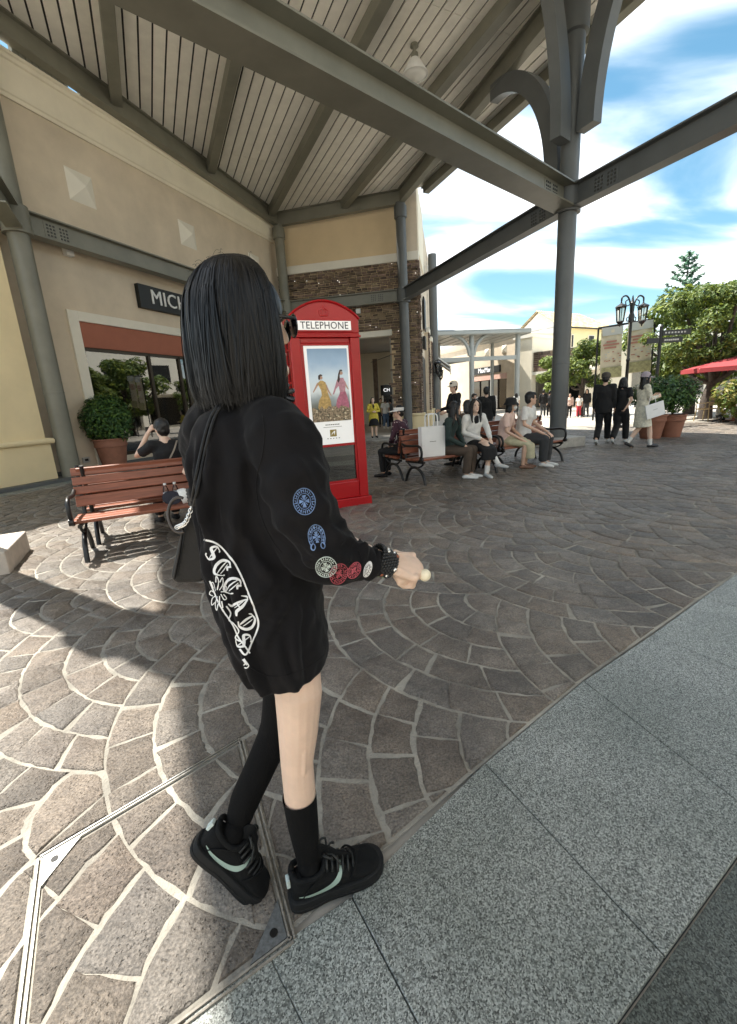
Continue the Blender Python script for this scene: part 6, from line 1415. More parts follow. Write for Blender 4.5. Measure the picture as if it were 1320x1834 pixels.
b.tube([sh, el], [.048, .037], 12, round_cap=True); b.tube([el, el.lerp(wr, .4), wr], [.034, .028, .0225], 12, round_cap=True)
hd_ = (A(760, 1022, .985) - wr).normalized()
hn = Vector((-.35, .55, -.75)); hn = (hn - hd_ * hn.dot(hd_)).normalized(); hx = hd_.cross(hn)
def HP(x, y, z): return wr + hx * x + hd_ * y + hn * z
b.tube([wr, HP(0, .03, 0), HP(0, .055, 0.0), HP(0, .080, .001)], [.0235, .029, .0355, .0345], 16, flat=.60, up=tuple(hn), round_cap=True)
for lx, ln, cu in ((-.030, .78, 1.0), (-.010, .94, 1.0), (.010, 1.0, .95), (.030, .95, .62)):
    q1 = HP(lx * .86, .045, -.004); q2 = HP(lx * 1.02, .083, -.005); L1 = .042 * ln; c1, s1 = math.cos(1.25 * cu), math.sin(1.25 * cu); q3 = q2 + hd_ * L1 * c1 + hn * L1 * s1
    L2 = .027 * ln; c2, s2 = math.cos(2.75 * cu), math.sin(2.75 * cu); q4 = q3 + hd_ * L2 * c2 + hn * L2 * s2; L3 = .021 * ln; c3, s3 = math.cos(3.6 * cu), math.sin(3.6 * cu); q5 = q4 + hd_ * L3 * c3 + hn * L3 * s3
    b.tube([q1, q2, q2.lerp(q3, .5), q3, q4, q5], [.0088, .0105, .0086, .0094, .0082, .0072], 10, round_cap=True)
    b.ell(q2 - hn * .0025, .0098, 10, 8); b.ell(q3 - hn * .001, .0090, 10, 8)
    b.tube([HP(lx * .45, .012, -.013), HP(lx * .8, .05, -.015), q2 - hn * .003], [.003, .0036, .004], 6, round_cap=True)
b.ell(HP(-.016, .066, .020), (.022, .022, .017), 12, 8); b.ell(HP(.008, .066, .018), (.022, .020, .016), 12, 8)
b.tube([HP(.018, .018, .006), HP(.038, .048, .014), HP(.040, .076, .020), HP(.030, .100, .022), HP(.022, .114, .021)], [.0155, .0138, .0112, .0102, .0085], 12, round_cap=True)
# right leg
LR = [(520, 1130, 1.03, .068), (535, 1240, .985, .0605), (534, 1310, .985, .052), (532, 1365, .985, .0435), (537, 1420, .985, .0435), (543, 1475, .985, .040), (551, 1530, .99, .031)]
b.tube([A(*q[:3]) for q in LR] + [shp(SHR, .064, 0, .10), shp(SHR, .064, 0, .05)], [q[3] for q in LR] + [.029, .029], 18, round_cap=True)
b.ell(A(541, 1358, .972), (.024, .02, .034), 12, 8)
for x0_ in (521, 546): b.tube([A(x0_, 1315, .950), A(x0_ - 1, 1350, .9475), A(x0_ - 2, 1385, .951)], [.007, .0085, .006], 8, round_cap=True)
LL = [(505, 1130, 1.13, .065), (515, 1225, 1.13, .050), (497, 1300, 1.13, .038), (470, 1365, 1.10, .034), (440, 1430, 1.075, .034), (425, 1475, 1.06, .028)]
b.tube([A(*q[:3]) for q in LL] + [shp(SHL, .066, 0, .11), shp(SHL, .066, 0, .05)], [q[3] for q in LL] + [.027, .026], 18, round_cap=True)
body = blobw(b, 'body', m_skinw, .0026, 4)
# ---- socks
s_ = MB(MW); q = [(536, 1424, .985, .0465), (543, 1475, .985, .0425), (551, 1530, .99, .0335)]
s_.tube(cat_path([A(*k[:3]) for k in q] + [shp(SHR, .064, 0, .10), shp(SHR, .064, 0, .045)], 3), [.0465, .0455, .044, .0425, .0395, .0365, .0335, .0325, .032, .0315, .032, .032, .032], 28, cap=False); s_.build('sock', m_sockb, lady, smooth=80)
s_ = MB(MW); q = [(512, 1210, 1.13, .0625), (497, 1300, 1.13, .051), (470, 1365, 1.10, .046), (440, 1430, 1.075, .044), (425, 1475, 1.06, .0355)]
rl_ = [k[3] for k in q] + [.033, .033]
s_.tube(cat_path([A(*k[:3]) for k in q] + [shp(SHL, .066, 0, .11), shp(SHL, .066, 0, .045)], 3), [rl_[min(i // 3, 6)] + (rl_[min(i // 3 + 1, 6)] - rl_[min(i // 3, 6)]) * (i % 3) / 3 for i in range(19)], 26, cap=False); s_.build('stocking', m_sockb, lady, smooth=80)
# ---- top: torso and sleeves grown together
t = MB(MW)
RINGS = [(704, 402, 490, 1.055, .055), (724, 390, 496, 1.05, .078), (742, 358, 522, 1.05, .11), (785, 348, 545, 1.045, .135), (850, 352, 560, 1.04, .15), (905, 362, 563, 1.04, .155), (960, 371, 566, 1.04, .16), (1010, 384, 572, 1.035, .165), (1050, 396, 579, 1.035, .165), (1110, 413, 583, 1.03, .165), (1150, 428, 589, 1.03, .160), (1176, 440, 590, 1.03, .155)]
def cr4(v, t):
    i = min(int(t), len(v) - 2); f = t - i; a, b_, c, d = v[max(i - 1, 0)], v[i], v[i + 1], v[min(i + 2, len(v) - 1)]
    return tuple(.5 * (2 * q + (r_ - p) * f + (2 * p - 5 * q + 4 * r_ - w_) * f * f + (3 * q - p - 3 * r_ + w_) * f ** 3) for p, q, r_, w_ in zip(a, b_, c, d))
rr = random.Random(17)
CREASE = []      # (angle at top, y at top, angle at foot, y at foot, height, width)
for a0, y0, a1, y1, h_, w_ in ((4.35, 770, 4.0, 1010, .013, .12), (4.05, 780, 4.3, 1120, .011, .11), (4.7, 800, 4.45, 1180, .010, .12), (3.75, 790, 3.9, 1000, .010, .10), (3.5, 830, 3.75, 1080, .009, .10), (5.0, 1000, 4.2, 1070, .012, .13), (5.2, 1040, 4.5, 1110, .010, .12), (5.4, 1060, 5.0, 1195, .011, .12), (4.9, 1090, 5.1, 1198, .009, .10), (4.2, 1040, 4.6, 1190, .009, .12), (3.9, 1060, 4.1, 1195, .008, .11), (5.6, 1010, 4.9, 1030, .010, .11), (4.55, 900, 5.1, 1000, .012, .12)): CREASE.append((a0, y0, a1, y1, h_, w_))
NR, n_ = 70, 120; vs = []
for i_ in range(NR):
    y, xl, xr_, d, dh = cr4(RINGS, i_ * (len(RINGS) - 1) / (NR - 1)); L_, R_ = A(xl, y, d), A(xr_, y, d); c = (L_ + R_) / 2; hw = (R_ - L_).length / 2 - .004
    for j in range(n_):
        a = 2 * math.pi * j / n_; ca, sa = math.cos(a), math.sin(a); e_ = 2 / 2.3; f_ = 0
        for a0, y0, a1, y1, h_, w_ in CREASE:
            if y0 - 20 < y < y1 + 20:
                t_ = max(0, min(1, (y - y0) / (y1 - y0))); ac = a0 + (a1 - a0) * t_ + .06 * math.sin(t_ * 5 + a0 * 3); dd = (a - ac) / w_
                env = min(1, max(0, (y - y0 + 20) / 50)) * min(1, max(0, (y1 + 20 - y) / 50)); f_ += env * h_ * (math.exp(-dd * dd * 1.6) - .75 * math.exp(-(dd - 1.25) ** 2 * 2.2) - .25 * math.exp(-(dd + 1.3) ** 2 * 2))
        hemw = max(0, (y - 1100) / 98); f_ += hemw * .002 * math.sin(7 * a + 1)
        px_ = math.copysign(abs(ca) ** e_, ca) * hw; py_ = math.copysign(abs(sa) ** e_, sa) * dh
        vs.append(Vector((c.x + px_ + ca * f_, c.y + py_ + sa * f_ + .12 * px_, (L_.z + R_.z) / 2)))
fs = [(i * n_ + j, i * n_ + (j + 1) % n_, (i + 1) * n_ + (j + 1) % n_, (i + 1) * n_ + j) for i in range(NR - 1) for j in range(n_)] + [tuple(range(n_)), tuple(range((NR - 1) * n_, NR * n_))]
t.add(vs, fs)
SL = [(470, 748, .985, .066), (498, 782, .95, .086), (522, 835, .93, .084), (538, 885, .915, .079), (556, 932, .905, .072), (588, 974, .905, .064), (628, 999, .92, .051), (656, 1006, .938, .0425), (670, 1007, .948, .037)]
sp_ = cat_path([A(*q[:3]) for q in SL], 10); NS = len(sp_); srad = []
for i_ in range(NS):
    t_ = i_ / (NS - 1) * (len(SL) - 1); k_ = min(int(t_), len(SL) - 2); r_ = SL[k_][3] + (SL[k_ + 1][3] - SL[k_][3]) * (t_ - k_)
    bun = max(0, (t_ - 3.6) / 4.4); r_ += bun * .0055 * math.sin(t_ * 9.5) + .0035 * math.sin(t_ * 5.2 + 1) * min(1, t_ / 2); srad.append(r_ * .955 - .004)
v0 = len(t.v); t.tube(sp_, srad, 48, round_cap=True); rr = random.Random(31); SC_ = []
for _ in range(15): u0 = rr.uniform(.05, .6); SC_.append((u0, u0 + rr.uniform(.18, .4), rr.uniform(0, 6.28), rr.uniform(-1.6, 1.6), rr.uniform(.004, .0085), rr.uniform(.16, .28)))
for _ in range(16): u0 = rr.uniform(.55, .9); SC_.append((u0, u0 + rr.uniform(.04, .09), rr.uniform(0, 6.28), rr.choice((-1, 1)) * rr.uniform(1.5, 3.0), rr.uniform(.004, .007), rr.uniform(.16, .26)))
for i_ in range(NS):
    u_ = i_ / (NS - 1); c_ = sp_[i_] - WL
    for j in range(48):
        a = 2 * math.pi * j / 48; f_ = 0
        for u0, u1, a0, da, h_, w_ in SC_:
            if u0 < u_ < u1:
                tt_ = (u_ - u0) / (u1 - u0); dd = (a - a0 - da * tt_ + math.pi) % (2 * math.pi) - math.pi; dd /= w_; f_ += math.sin(math.pi * tt_) * h_ * (math.exp(-dd * dd) - .6 * math.exp(-(dd - 1.6) ** 2))
        q = v0 + (i_ + 3) * 48 + j; d = t.v[q] - c_
        if d.length > 1e-5: t.v[q] = t.v[q] + d.normalized() * f_
# loose cloth hanging under the sleeve
t.tube(cat_path([A(478, 850, .95), A(505, 940, .93), A(545, 1005, .915), (A(590, 1022, .915)), A(640, 1022, .935)], 3), [.055, .054, .052, .048, .045, .043, .040, .037, .034, .031, .028, .026, .024], 16, round_cap=True)
# left arm, away from the camera
t.tube(cat_path([A(395, 752, 1.13), A(372, 800, 1.2), A(400, 900, 1.24), A(440, 980, 1.24)], 3), [.075, .08, .08, .075, .07, .068, .065, .06, .055, .05], 16, round_cap=True)
# drapery: raised soft ridges
rr = random.Random(21)
for (x0, y0, x1, y1, d, w_) in ((455, 770, 478, 900, .915, .013), (470, 900, 512, 985, .905, .013), (420, 790, 436, 960, .925, .013), (395, 800, 412, 930, .95, .012), (440, 930, 520, 1010, .895, .015), (480, 1010, 560, 1060, .885, .014), (430, 1000, 470, 1120, .90, .013), (520, 1060, 545, 1190, .885, .014), (560, 1060, 570, 1150, .90, .012), (480, 1080, 500, 1200, .885, .012)):
    p0, p1 = A(x0, y0, d), A(x1, y1, d); mid = (p0 + p1) / 2 + Vector((rr.uniform(-.012, .012), 0, 0))
tee = blobw(t, 'oversized_top', m_tee, .0042, 3)
tx3 = bpy.data.textures.new('tee_wrinkles', 'CLOUDS'); tx3.noise_scale = .085; tx3.noise_depth = 1
ctl = bpy.data.objects.new('fold_axes', None); ctl.empty_display_size = .1
d_ = tee.modifiers.new('folds', 'DISPLACE'); d_.texture = tx3; d_.strength = .009; d_.mid_level = .5; d_.texture_coords = 'LOCAL'
tx4 = bpy.data.textures.new('tee_creases', 'MARBLE'); tx4.noise_scale = .11; tx4.turbulence = 9; tx4.marble_type = 'SOFT'
d2 = tee.modifiers.new('creases', 'DISPLACE'); d2.texture = tx4; d2.strength = .008; d2.mid_level = .5; d2.texture_coords = 'LOCAL'
sm = tee.modifiers.new('soften_again', 'SMOOTH'); sm.iterations = 1; sm.factor = .5
dg = bpy.context.evaluated_depsgraph_get(); dg.update(); tm_ = bpy.data.meshes.new_from_object(tee.evaluated_get(dg)); tee.modifiers.clear(); tee.data = tm_; tm_.materials.clear(); tm_.materials.append(m_tee)
for p in tm_.polygons: p.use_smooth = True
bm = bmesh.new(); bm.from_mesh(tm_); bvh = BVHTree.FromBMesh(bm); bm.free()
CAMP = Vector((0, 0, CAMH)) - WL
def on_tee(x, y):
    h_ = bvh.ray_cast(CAMP, ray(x, y).normalized())
    return (h_[0], h_[1]) if h_[0] else (None, None)
def ribbon(mb, pts, w_, lift=.0016):
    "a printed stroke w_ wide (in photograph pixels) lying on the cloth"
    d_pts = []
    for a, c in zip(pts, pts[1:]):
        k = max(1, int(math.hypot(c[0] - a[0], c[1] - a[1]) / 2.2))
        d_pts += [(a[0] + (c[0] - a[0]) * i / k, a[1] + (c[1] - a[1]) * i / k) for i in range(k)]
    d_pts.append(pts[-1]); L_ = []
    for i, p in enumerate(d_pts):
        a, c = d_pts[max(0, i - 1)], d_pts[min(len(d_pts) - 1, i + 1)]; dx, dy = c[0] - a[0], c[1] - a[1]; q = math.hypot(dx, dy) or 1
        wv = w_ if not callable(w_) else w_(i / max(1, len(d_pts) - 1)); nx_, ny_ = -dy / q * wv / 2, dx / q * wv / 2
        A_, B_ = on_tee(p[0] + nx_, p[1] + ny_), on_tee(p[0] - nx_, p[1] - ny_)
        L_.append((A_[0] + A_[1] * lift, B_[0] + B_[1] * lift) if A_[0] and B_[0] and (A_[0] - B_[0]).length < .03 else None)
    for a, c in zip(L_, L_[1:]):
        if a and c and (a[0] - c[0]).length < .03: mb.add([a[0], a[1], c[1], c[0]], [(0, 1, 2, 3)])
def smooth2(pts, n_=6): return [(p.x, p.y) for p in cat_path([(x, y, 0) for x, y in pts], n_)]
# back print: banner outline, blackletter strokes, flower
bp_ = MB()
ribbon(bp_, smooth2([(366, 966), (385, 972), (405, 988), (424, 1016), (440, 1050), (453, 1082), (463, 1112), (460, 1132), (450, 1152), (440, 1172), (430, 1162)]), 3.2)
ribbon(bp_, smooth2([(376, 1040), (385, 1062), (399, 1092), (416, 1118), (427, 1140), (447, 1170)]), 2.6)
def glyph(cx_, cy_, s_, strokes, rot):
    c, q = math.cos(rot), math.sin(rot)
    for w0, w1, st in strokes: ribbon(bp_, smooth2([(cx_ + (x * c - y * q) * s_, cy_ + (x * q + y * c) * s_) for x, y in st], 5), lambda t_, a_=w0, b_=w1: a_ + (b_ - a_) * math.sin(t_ * 3.14))
CC = [(1.2, 5.2, [(.75, -.65), (.2, -1.0), (-.45, -.55), (-.55, .3), (-.05, .95), (.65, .6)]), (1.0, 2.4, [(.05, -.9), (-.05, -.1), (.1, .85)]), (2.5, 4.2, [(.75, -.75), (.5, -.45), (.75, -.2)]), (1, 2, [(.3, -.7), (.35, .6)]), (1, 2.6, [(.65, .6), (.8, .35)])]
AA = [(1.5, 4.8, [(-.75, .95), (-.35, .75), (-.25, .0), (.05, -.95)]), (2.2, 5.2, [(.05, -.95), (.3, -.1), (.4, .65), (.75, .95)]), (2, 2.6, [(-.35, .2), (.35, .2)]), (1.2, 3.2, [(-.65, -.55), (-.2, -1.0), (.1, -.9)]), (1, 2, [(-.05, -.5), (-.0, .6)])]
DD = [(1.6, 5.2, [(-.6, -.9), (.2, -.95), (.7, -.25), (.6, .5), (-.05, .95), (-.65, .8)]), (2.5, 4.2, [(-.3, -.85), (-.35, .0), (-.25, .8)]), (1, 2, [(.05, -.7), (.1, .65)]), (1.2, 2.6, [(-.75, -.6), (-.5, -.95)])]
SS = [(1.6, 5.0, [(.6, -.75), (-.05, -1.0), (-.5, -.45), (.15, .05), (.55, .5), (.1, .98), (-.6, .75)]), (1, 2.2, [(.05, -.95), (.1, .95)]), (1.5, 3, [(.6, -.8), (.7, -.5)]), (1.5, 3, [(-.6, .75), (-.7, .45)])]
glyph(381, 990, 13, SS, .6); glyph(397, 1016, 17, CC, .75); glyph(414, 1048, 17, CC, .85); glyph(430, 1082, 18, AA, .95); glyph(443, 1114, 16, DD, 1.0); glyph(436, 1147, 14, SS, .9)
for k in range(9):
    a = k * .698 + .3; c_ = (391, 1062); ribbon(bp_, smooth2([(c_[0] + 5 * math.cos(a), c_[1] + 6 * math.sin(a)), (c_[0] + 12 * math.cos(a + .25), c_[1] + 22 * math.sin(a + .25)), (c_[0] + 15 * math.cos(a), c_[1] + 31 * math.sin(a)), (c_[0] + 9 * math.cos(a - .2), c_[1] + 20 * math.sin(a - .2))], 4), 1.7)
ribbon(bp_, smooth2([(405, 1085), (413, 1098), (410, 1110), (420, 1118), (428, 1130), (422, 1142), (434, 1150)]), 2.6)
ribbon(bp_, [(436, 1180), (443, 1190)], 4); ribbon(bp_, smooth2([(437, 1191), (441, 1187), (445, 1192), (441, 1196), (437, 1192)]), 2)
bp_.build('back_print', m_prw, lady, kind='stuff')
def seam(px, r_=.0013, name='seam'):
    pts = [on_tee(x, y) for x, y in smooth2(px, 5)]; pts = [h_[0] + h_[1] * .0004 for h_ in pts if h_[0]]
    if len(pts) > 3:
        m2 = MB(); m2.tube(pts, r_, 6); m2.build(name, m_tee, lady, smooth=180)
seam([(470, 742), (474, 775), (470, 815), (461, 850), (460, 885), (470, 930), (488, 968), (505, 990)])
seam([(438, 1186), (455, 1199), (480, 1210), (510, 1210), (540, 1200), (565, 1186), (588, 1166)], .0011, 'hem_stitch')
seam([(642, 985), (648, 1005), (648, 1025), (642, 1040)], .0012, 'cuff_stitch')
# sleeve emblems: a ring of small letters round a flared cross
def emblem(cx_, cy_, rx, ry, rot, m_, nm, shape='round', seed=1):
    e_ = MB(); c, q = math.cos(rot), math.sin(rot); r_ = random.Random(seed)
    def P_(x, y): return (cx_ + (x * rx) * c - (y * ry) * q, cy_ + (x * rx) * q + (y * ry) * c)
    lo, hi = (0, 6.2832) if shape == 'round' else (-3.9, .75)
    N_ = 40
    for rad_, w_ in ((1.0, 1.4), (.60, 1.0)): ribbon(e_, [P_(rad_ * math.cos(lo + (hi - lo) * k / N_), rad_ * math.sin(lo + (hi - lo) * k / N_)) for k in range(N_ + 1)], w_)
    nl = 13
    for k in range(nl):
        a = lo + (hi - lo) * (k + .5) / nl; da = .13
        ribbon(e_, [P_(.68 * math.cos(a - da), .68 * math.sin(a - da)), P_(.93 * math.cos(a - da), .93 * math.sin(a - da))], 1.4)
        if r_.random() < .7: ribbon(e_, [P_(.70 * math.cos(a + da), .70 * math.sin(a + da)), P_(.92 * math.cos(a + da), .92 * math.sin(a + da))], 1.2)
        ribbon(e_, [P_(r_.choice((.71, .8, .9)) * math.cos(a - da), r_.choice((.71, .8, .9)) * math.sin(a - da)), P_(.8 * math.cos(a + da), .8 * math.sin(a + da))], 1.0)
    for k in range(4):
        a = k * math.pi / 2; ribbon(e_, [P_(.04 * math.cos(a), .04 * math.sin(a)), P_(.46 * math.cos(a), .46 * math.sin(a))], lambda t_: 1.0 + t_ * min(rx, ry) * .34)
        ribbon(e_, [P_(.12 * math.cos(a + .785), .12 * math.sin(a + .785)), P_(.40 * math.cos(a + .785), .40 * math.sin(a + .785))], 1.3)
    if shape != 'round':
        for s2 in (lo, hi): ribbon(e_, [P_(.8 * math.cos(s2) + .25 * math.cos(t_), .8 * math.sin(s2) + .18 + .25 * math.sin(t_)) for t_ in [k * .7 for k in range(10)]], 1.8)
    e_.build(nm, m_, lady, kind='stuff')
emblem(545, 898, 19.5, 24, -.1, m_prb, 'sleeve_emblem', seed=1); emblem(567, 962, 15, 23, -.15, m_prb, 'sleeve_emblem', 'shoe', 2); emblem(584, 1015, 18.5, 18, -.3, m_prm, 'sleeve_emblem', seed=3); emblem(607, 1027, 15, 19, .5, m_prr, 'sleeve_emblem', seed=4); emblem(634, 1021, 10, 15, .5, m_prr, 'sleeve_emblem', seed=5); emblem(658, 1019, 6.5, 14, .35, m_prw, 'sleeve_emblem', seed=6)
# small white tag at the cuff seam of the left hem is left plain
# ---- hair: inner volume and many strands
VW = 1.0
PROF = [(.001, .158), (.035, .154), (.066, .138), (.090, .110), (.106, .075), (.114, .03), (.1175, -.02), (.1175, -.07), (.1165, -.115), (.1145, -.138)]
def hair_r(z):
    for (r0, z0), (r1, z1) in zip(PROF, PROF[1:]):
        if z <= z0 and z >= z1: return r0 + (r1 - r0) * (z0 - z) / (z0 - z1)
    return PROF[-1][0]
HO = A(433, 597, 1.055)
HH = Matrix(((RH.x, FH.x, 0, HO.x), (RH.y, FH.y, 0, HO.y), (0, 0, 1, HO.z), (0, 0, 0, 1)))
def hpt(a, r_, z):
    "a: angle round the head, 0 at the back"
    return Vector((r_ * math.sin(a) * 1.0, -r_ * math.cos(a) * (.98 if math.cos(a) > 0 else .78) - .0, z))
hb = MB(MW); n_ = 40; vs = []; AMX = 2.25
for r_, z in PROF:
    for j in range(n_ + 1):
        a = -AMX + 2 * AMX * j / n_
        vs.append(HH @ hpt(a, max(.0005, r_ - .008), z - .004))
for r_, z in reversed(PROF):
    for j in range(n_ + 1):
        a = -AMX + 2 * AMX * j / n_; vs.append(HH @ hpt(a, max(.0004, r_ - .030), min(z, .125)))
w_ = n_ + 1; fs = [(i * w_ + j, i * w_ + j + 1, (i + 1) * w_ + j + 1, (i + 1) * w_ + j) for i in range(2 * len(PROF) - 1) for j in range(n_)]
hb.add(vs, fs)
hb.ell((0, -.0, .05), (.088, .095, .090), 18, 12, M=HH)
hair_o = hb.build('hair', m_hairw, lady, smooth=180)
st = MB(MW); rr = random.Random(5)
for k in range(9500):
    a = rr.uniform(-AMX - .12, AMX + .12); lay = rr.uniform(-.009, .007); start = rr.random() ** 1.6; zb = -.134 + rr.gauss(0, .010) - (.006 if abs(a) < 1 else 0); wv = rr.uniform(.0005, .0019); ph = rr.uniform(0, 6.28); am = rr.uniform(0, .045)
    drift = rr.gauss(0, .12); i0 = int(start * 5); nseg = 13; P_ = []
    clump = .022 * math.sin(a * 8 + 1.3) + .018 * math.sin(a * 21 + .7) + .012 * math.sin(a * 47); tilt_ = rr.uniform(-.8, .8)
    for i in range(nseg + 1):
        t_ = i / nseg; z = (.157 - i0 * .02) + (zb - (.157 - i0 * .02)) * (t_ ** 1.25); r_ = hair_r(z) + lay * min(1, t_ * 3) + clump * .22 * t_
        aa = a + drift * t_ + am * math.sin(ph + 5 * t_) + clump * t_ * 1.5
        if t_ > .93: r_ -= (t_ - .93) * .05
        P_.append((aa, r_, z))
    vs = []
    for i, (aa, r_, z) in enumerate(P_):
        ww = wv * (1 - .75 * max(0, (i / nseg - .75) / .25)); q = hpt(aa, r_, z); tg = Vector((math.cos(aa), math.sin(aa), 0)); ot = Vector((math.sin(aa), -math.cos(aa), 0)) * (tilt_ * ww * .5)
        vs += [HH @ (q - tg * ww + ot * -1), HH @ (q + tg * ww + ot)]
    g_ = rr.choice((.4, .6, .8, 1, 1, 1.3, 1.7)); st.add(vs, [(2 * i, 2 * i + 1, 2 * i + 3, 2 * i + 2) for i in range(nseg)], 0, (g_, g_, g_ * 1.02))
# a few flyaway hairs on top
for k in range(160):
    a = rr.uniform(-2.2, 2.2); z0 = rr.choice((rr.uniform(-.1, .1), rr.uniform(.05, .15))); r0 = hair_r(z0) if z0 < .15 else .05; p0 = hpt(a, r0, z0); d = Vector((rr.uniform(-1, 1), rr.uniform(-1, 1), rr.uniform(-.1, .35))).normalized() * rr.uniform(.008, .022)
    pts = [HH @ q for q in cat_path([p0, p0 + d * .5 + Vector((0, 0, .006)), p0 + d], 3)]; st.tube(pts, .00035, 3, tint=(1.5, 1.5, 1.5))
st.build('hair_strands', m_hairw, hair_o, smooth=180, kind='stuff')
# ---- sunglasses
sg = MB(MW)
for s_ in (-1, 1):
    sg.ell((s_ * .034, .108, .004), (.030, .007, .026), 16, 8, M=HMt)
    sg.tube([(s_ * .062, .104, .016), (s_ * .076, .05, .018), (s_ * .078, -.02, .012)], [.0042, .004, .0035], 6, M=HMt)
sg.tube([(-.01, .11, .012), (.01, .11, .012)], .003, 6, M=HMt); sg.build('sunglasses', mat('sunglass_black', (.006, .006, .007), .12), lady, smooth=60)
m2 = MB(); 
m2 = MB(MW); m2.ell((0, .0875, -.054), (.017, .0045, .006), 10, 6, M=HMt); m2.build('mouth', mat('lip_pale', (.50, .25, .21), .5), lady, smooth=180)
# black bow at the collar in front
bw_ = MB(MW); pB = A(504, 706, 1.03)
for k in range(7):
    a = k * .9; bw_.tube(cat_path([pB, pB + Vector((.022 * math.cos(a), .014 * math.sin(a * 1.7), .020 * math.sin(a) + .004)), pB + Vector((.026 * math.cos(a + .5), .01, .022 * math.sin(a + .5) - .004)), pB], 4), .0058, 6)
bw_.build('collar_bow', mat('satin_black', (.012, .012, .013), .25, .2, 30), lady, smooth=60)
# ---- beads at the wrist
ax = (wr - el).normalized(); b1 = ax.orthogonal().normalized(); b2_ = ax.cross(b1)
rr = random.Random(8)
m_bead = mat('bead_black', (.012, .012, .013), .3); m_beadc = mat('bead_amber', (.30, .09, .04), .3); m_beadg = mat('bead_green', (.20, .26, .17), .3)
for row, (dd, rr_) in enumerate(((-.010, .0345), (-.003, .0335), (.004, .0325), (.011, .0315), (.018, .0305), (.025, .0298), (.032, .0290))):
    bd = MB(MW); c0 = wr + ax * (dd - .006)
    for k in range(28):
        a = k * 2 * math.pi / 28 + row * .112; mi = 0 if rr.random() < .90 or row < 2 else rr.choice((1, 2, 3)); bd.ell(c0 + (b1 * math.cos(a) + b2_ * math.sin(a)) * rr_, .0042 if mi == 0 else .0056, 7, 5, mi)
    bd.build('bead_bracelet', [m_bead, m_beadc, m_beadg, m_silver], lady, smooth=180, kind='stuff')
# pale round sweet pinched in the fingers
pz = A(761, 1030, .965); sw = thing('lollipop', 'small pale round lollipop pinched in the fingers of the foreground woman', 'lollipop', pz)
mb = MB(); mb.ell((0, 0, 0), (.0145, .012, .0150), 16, 10); mb.build('sweet', mat('sweet_cream', (.78, .70, .52), .4, .05, 40), sw, smooth=180)
e_ = A(742, 1040, .985) - pz; mb = MB(); mb.tube([(0, 0, 0), e_], .0022, 6); mb.build('stick', m_white, sw)
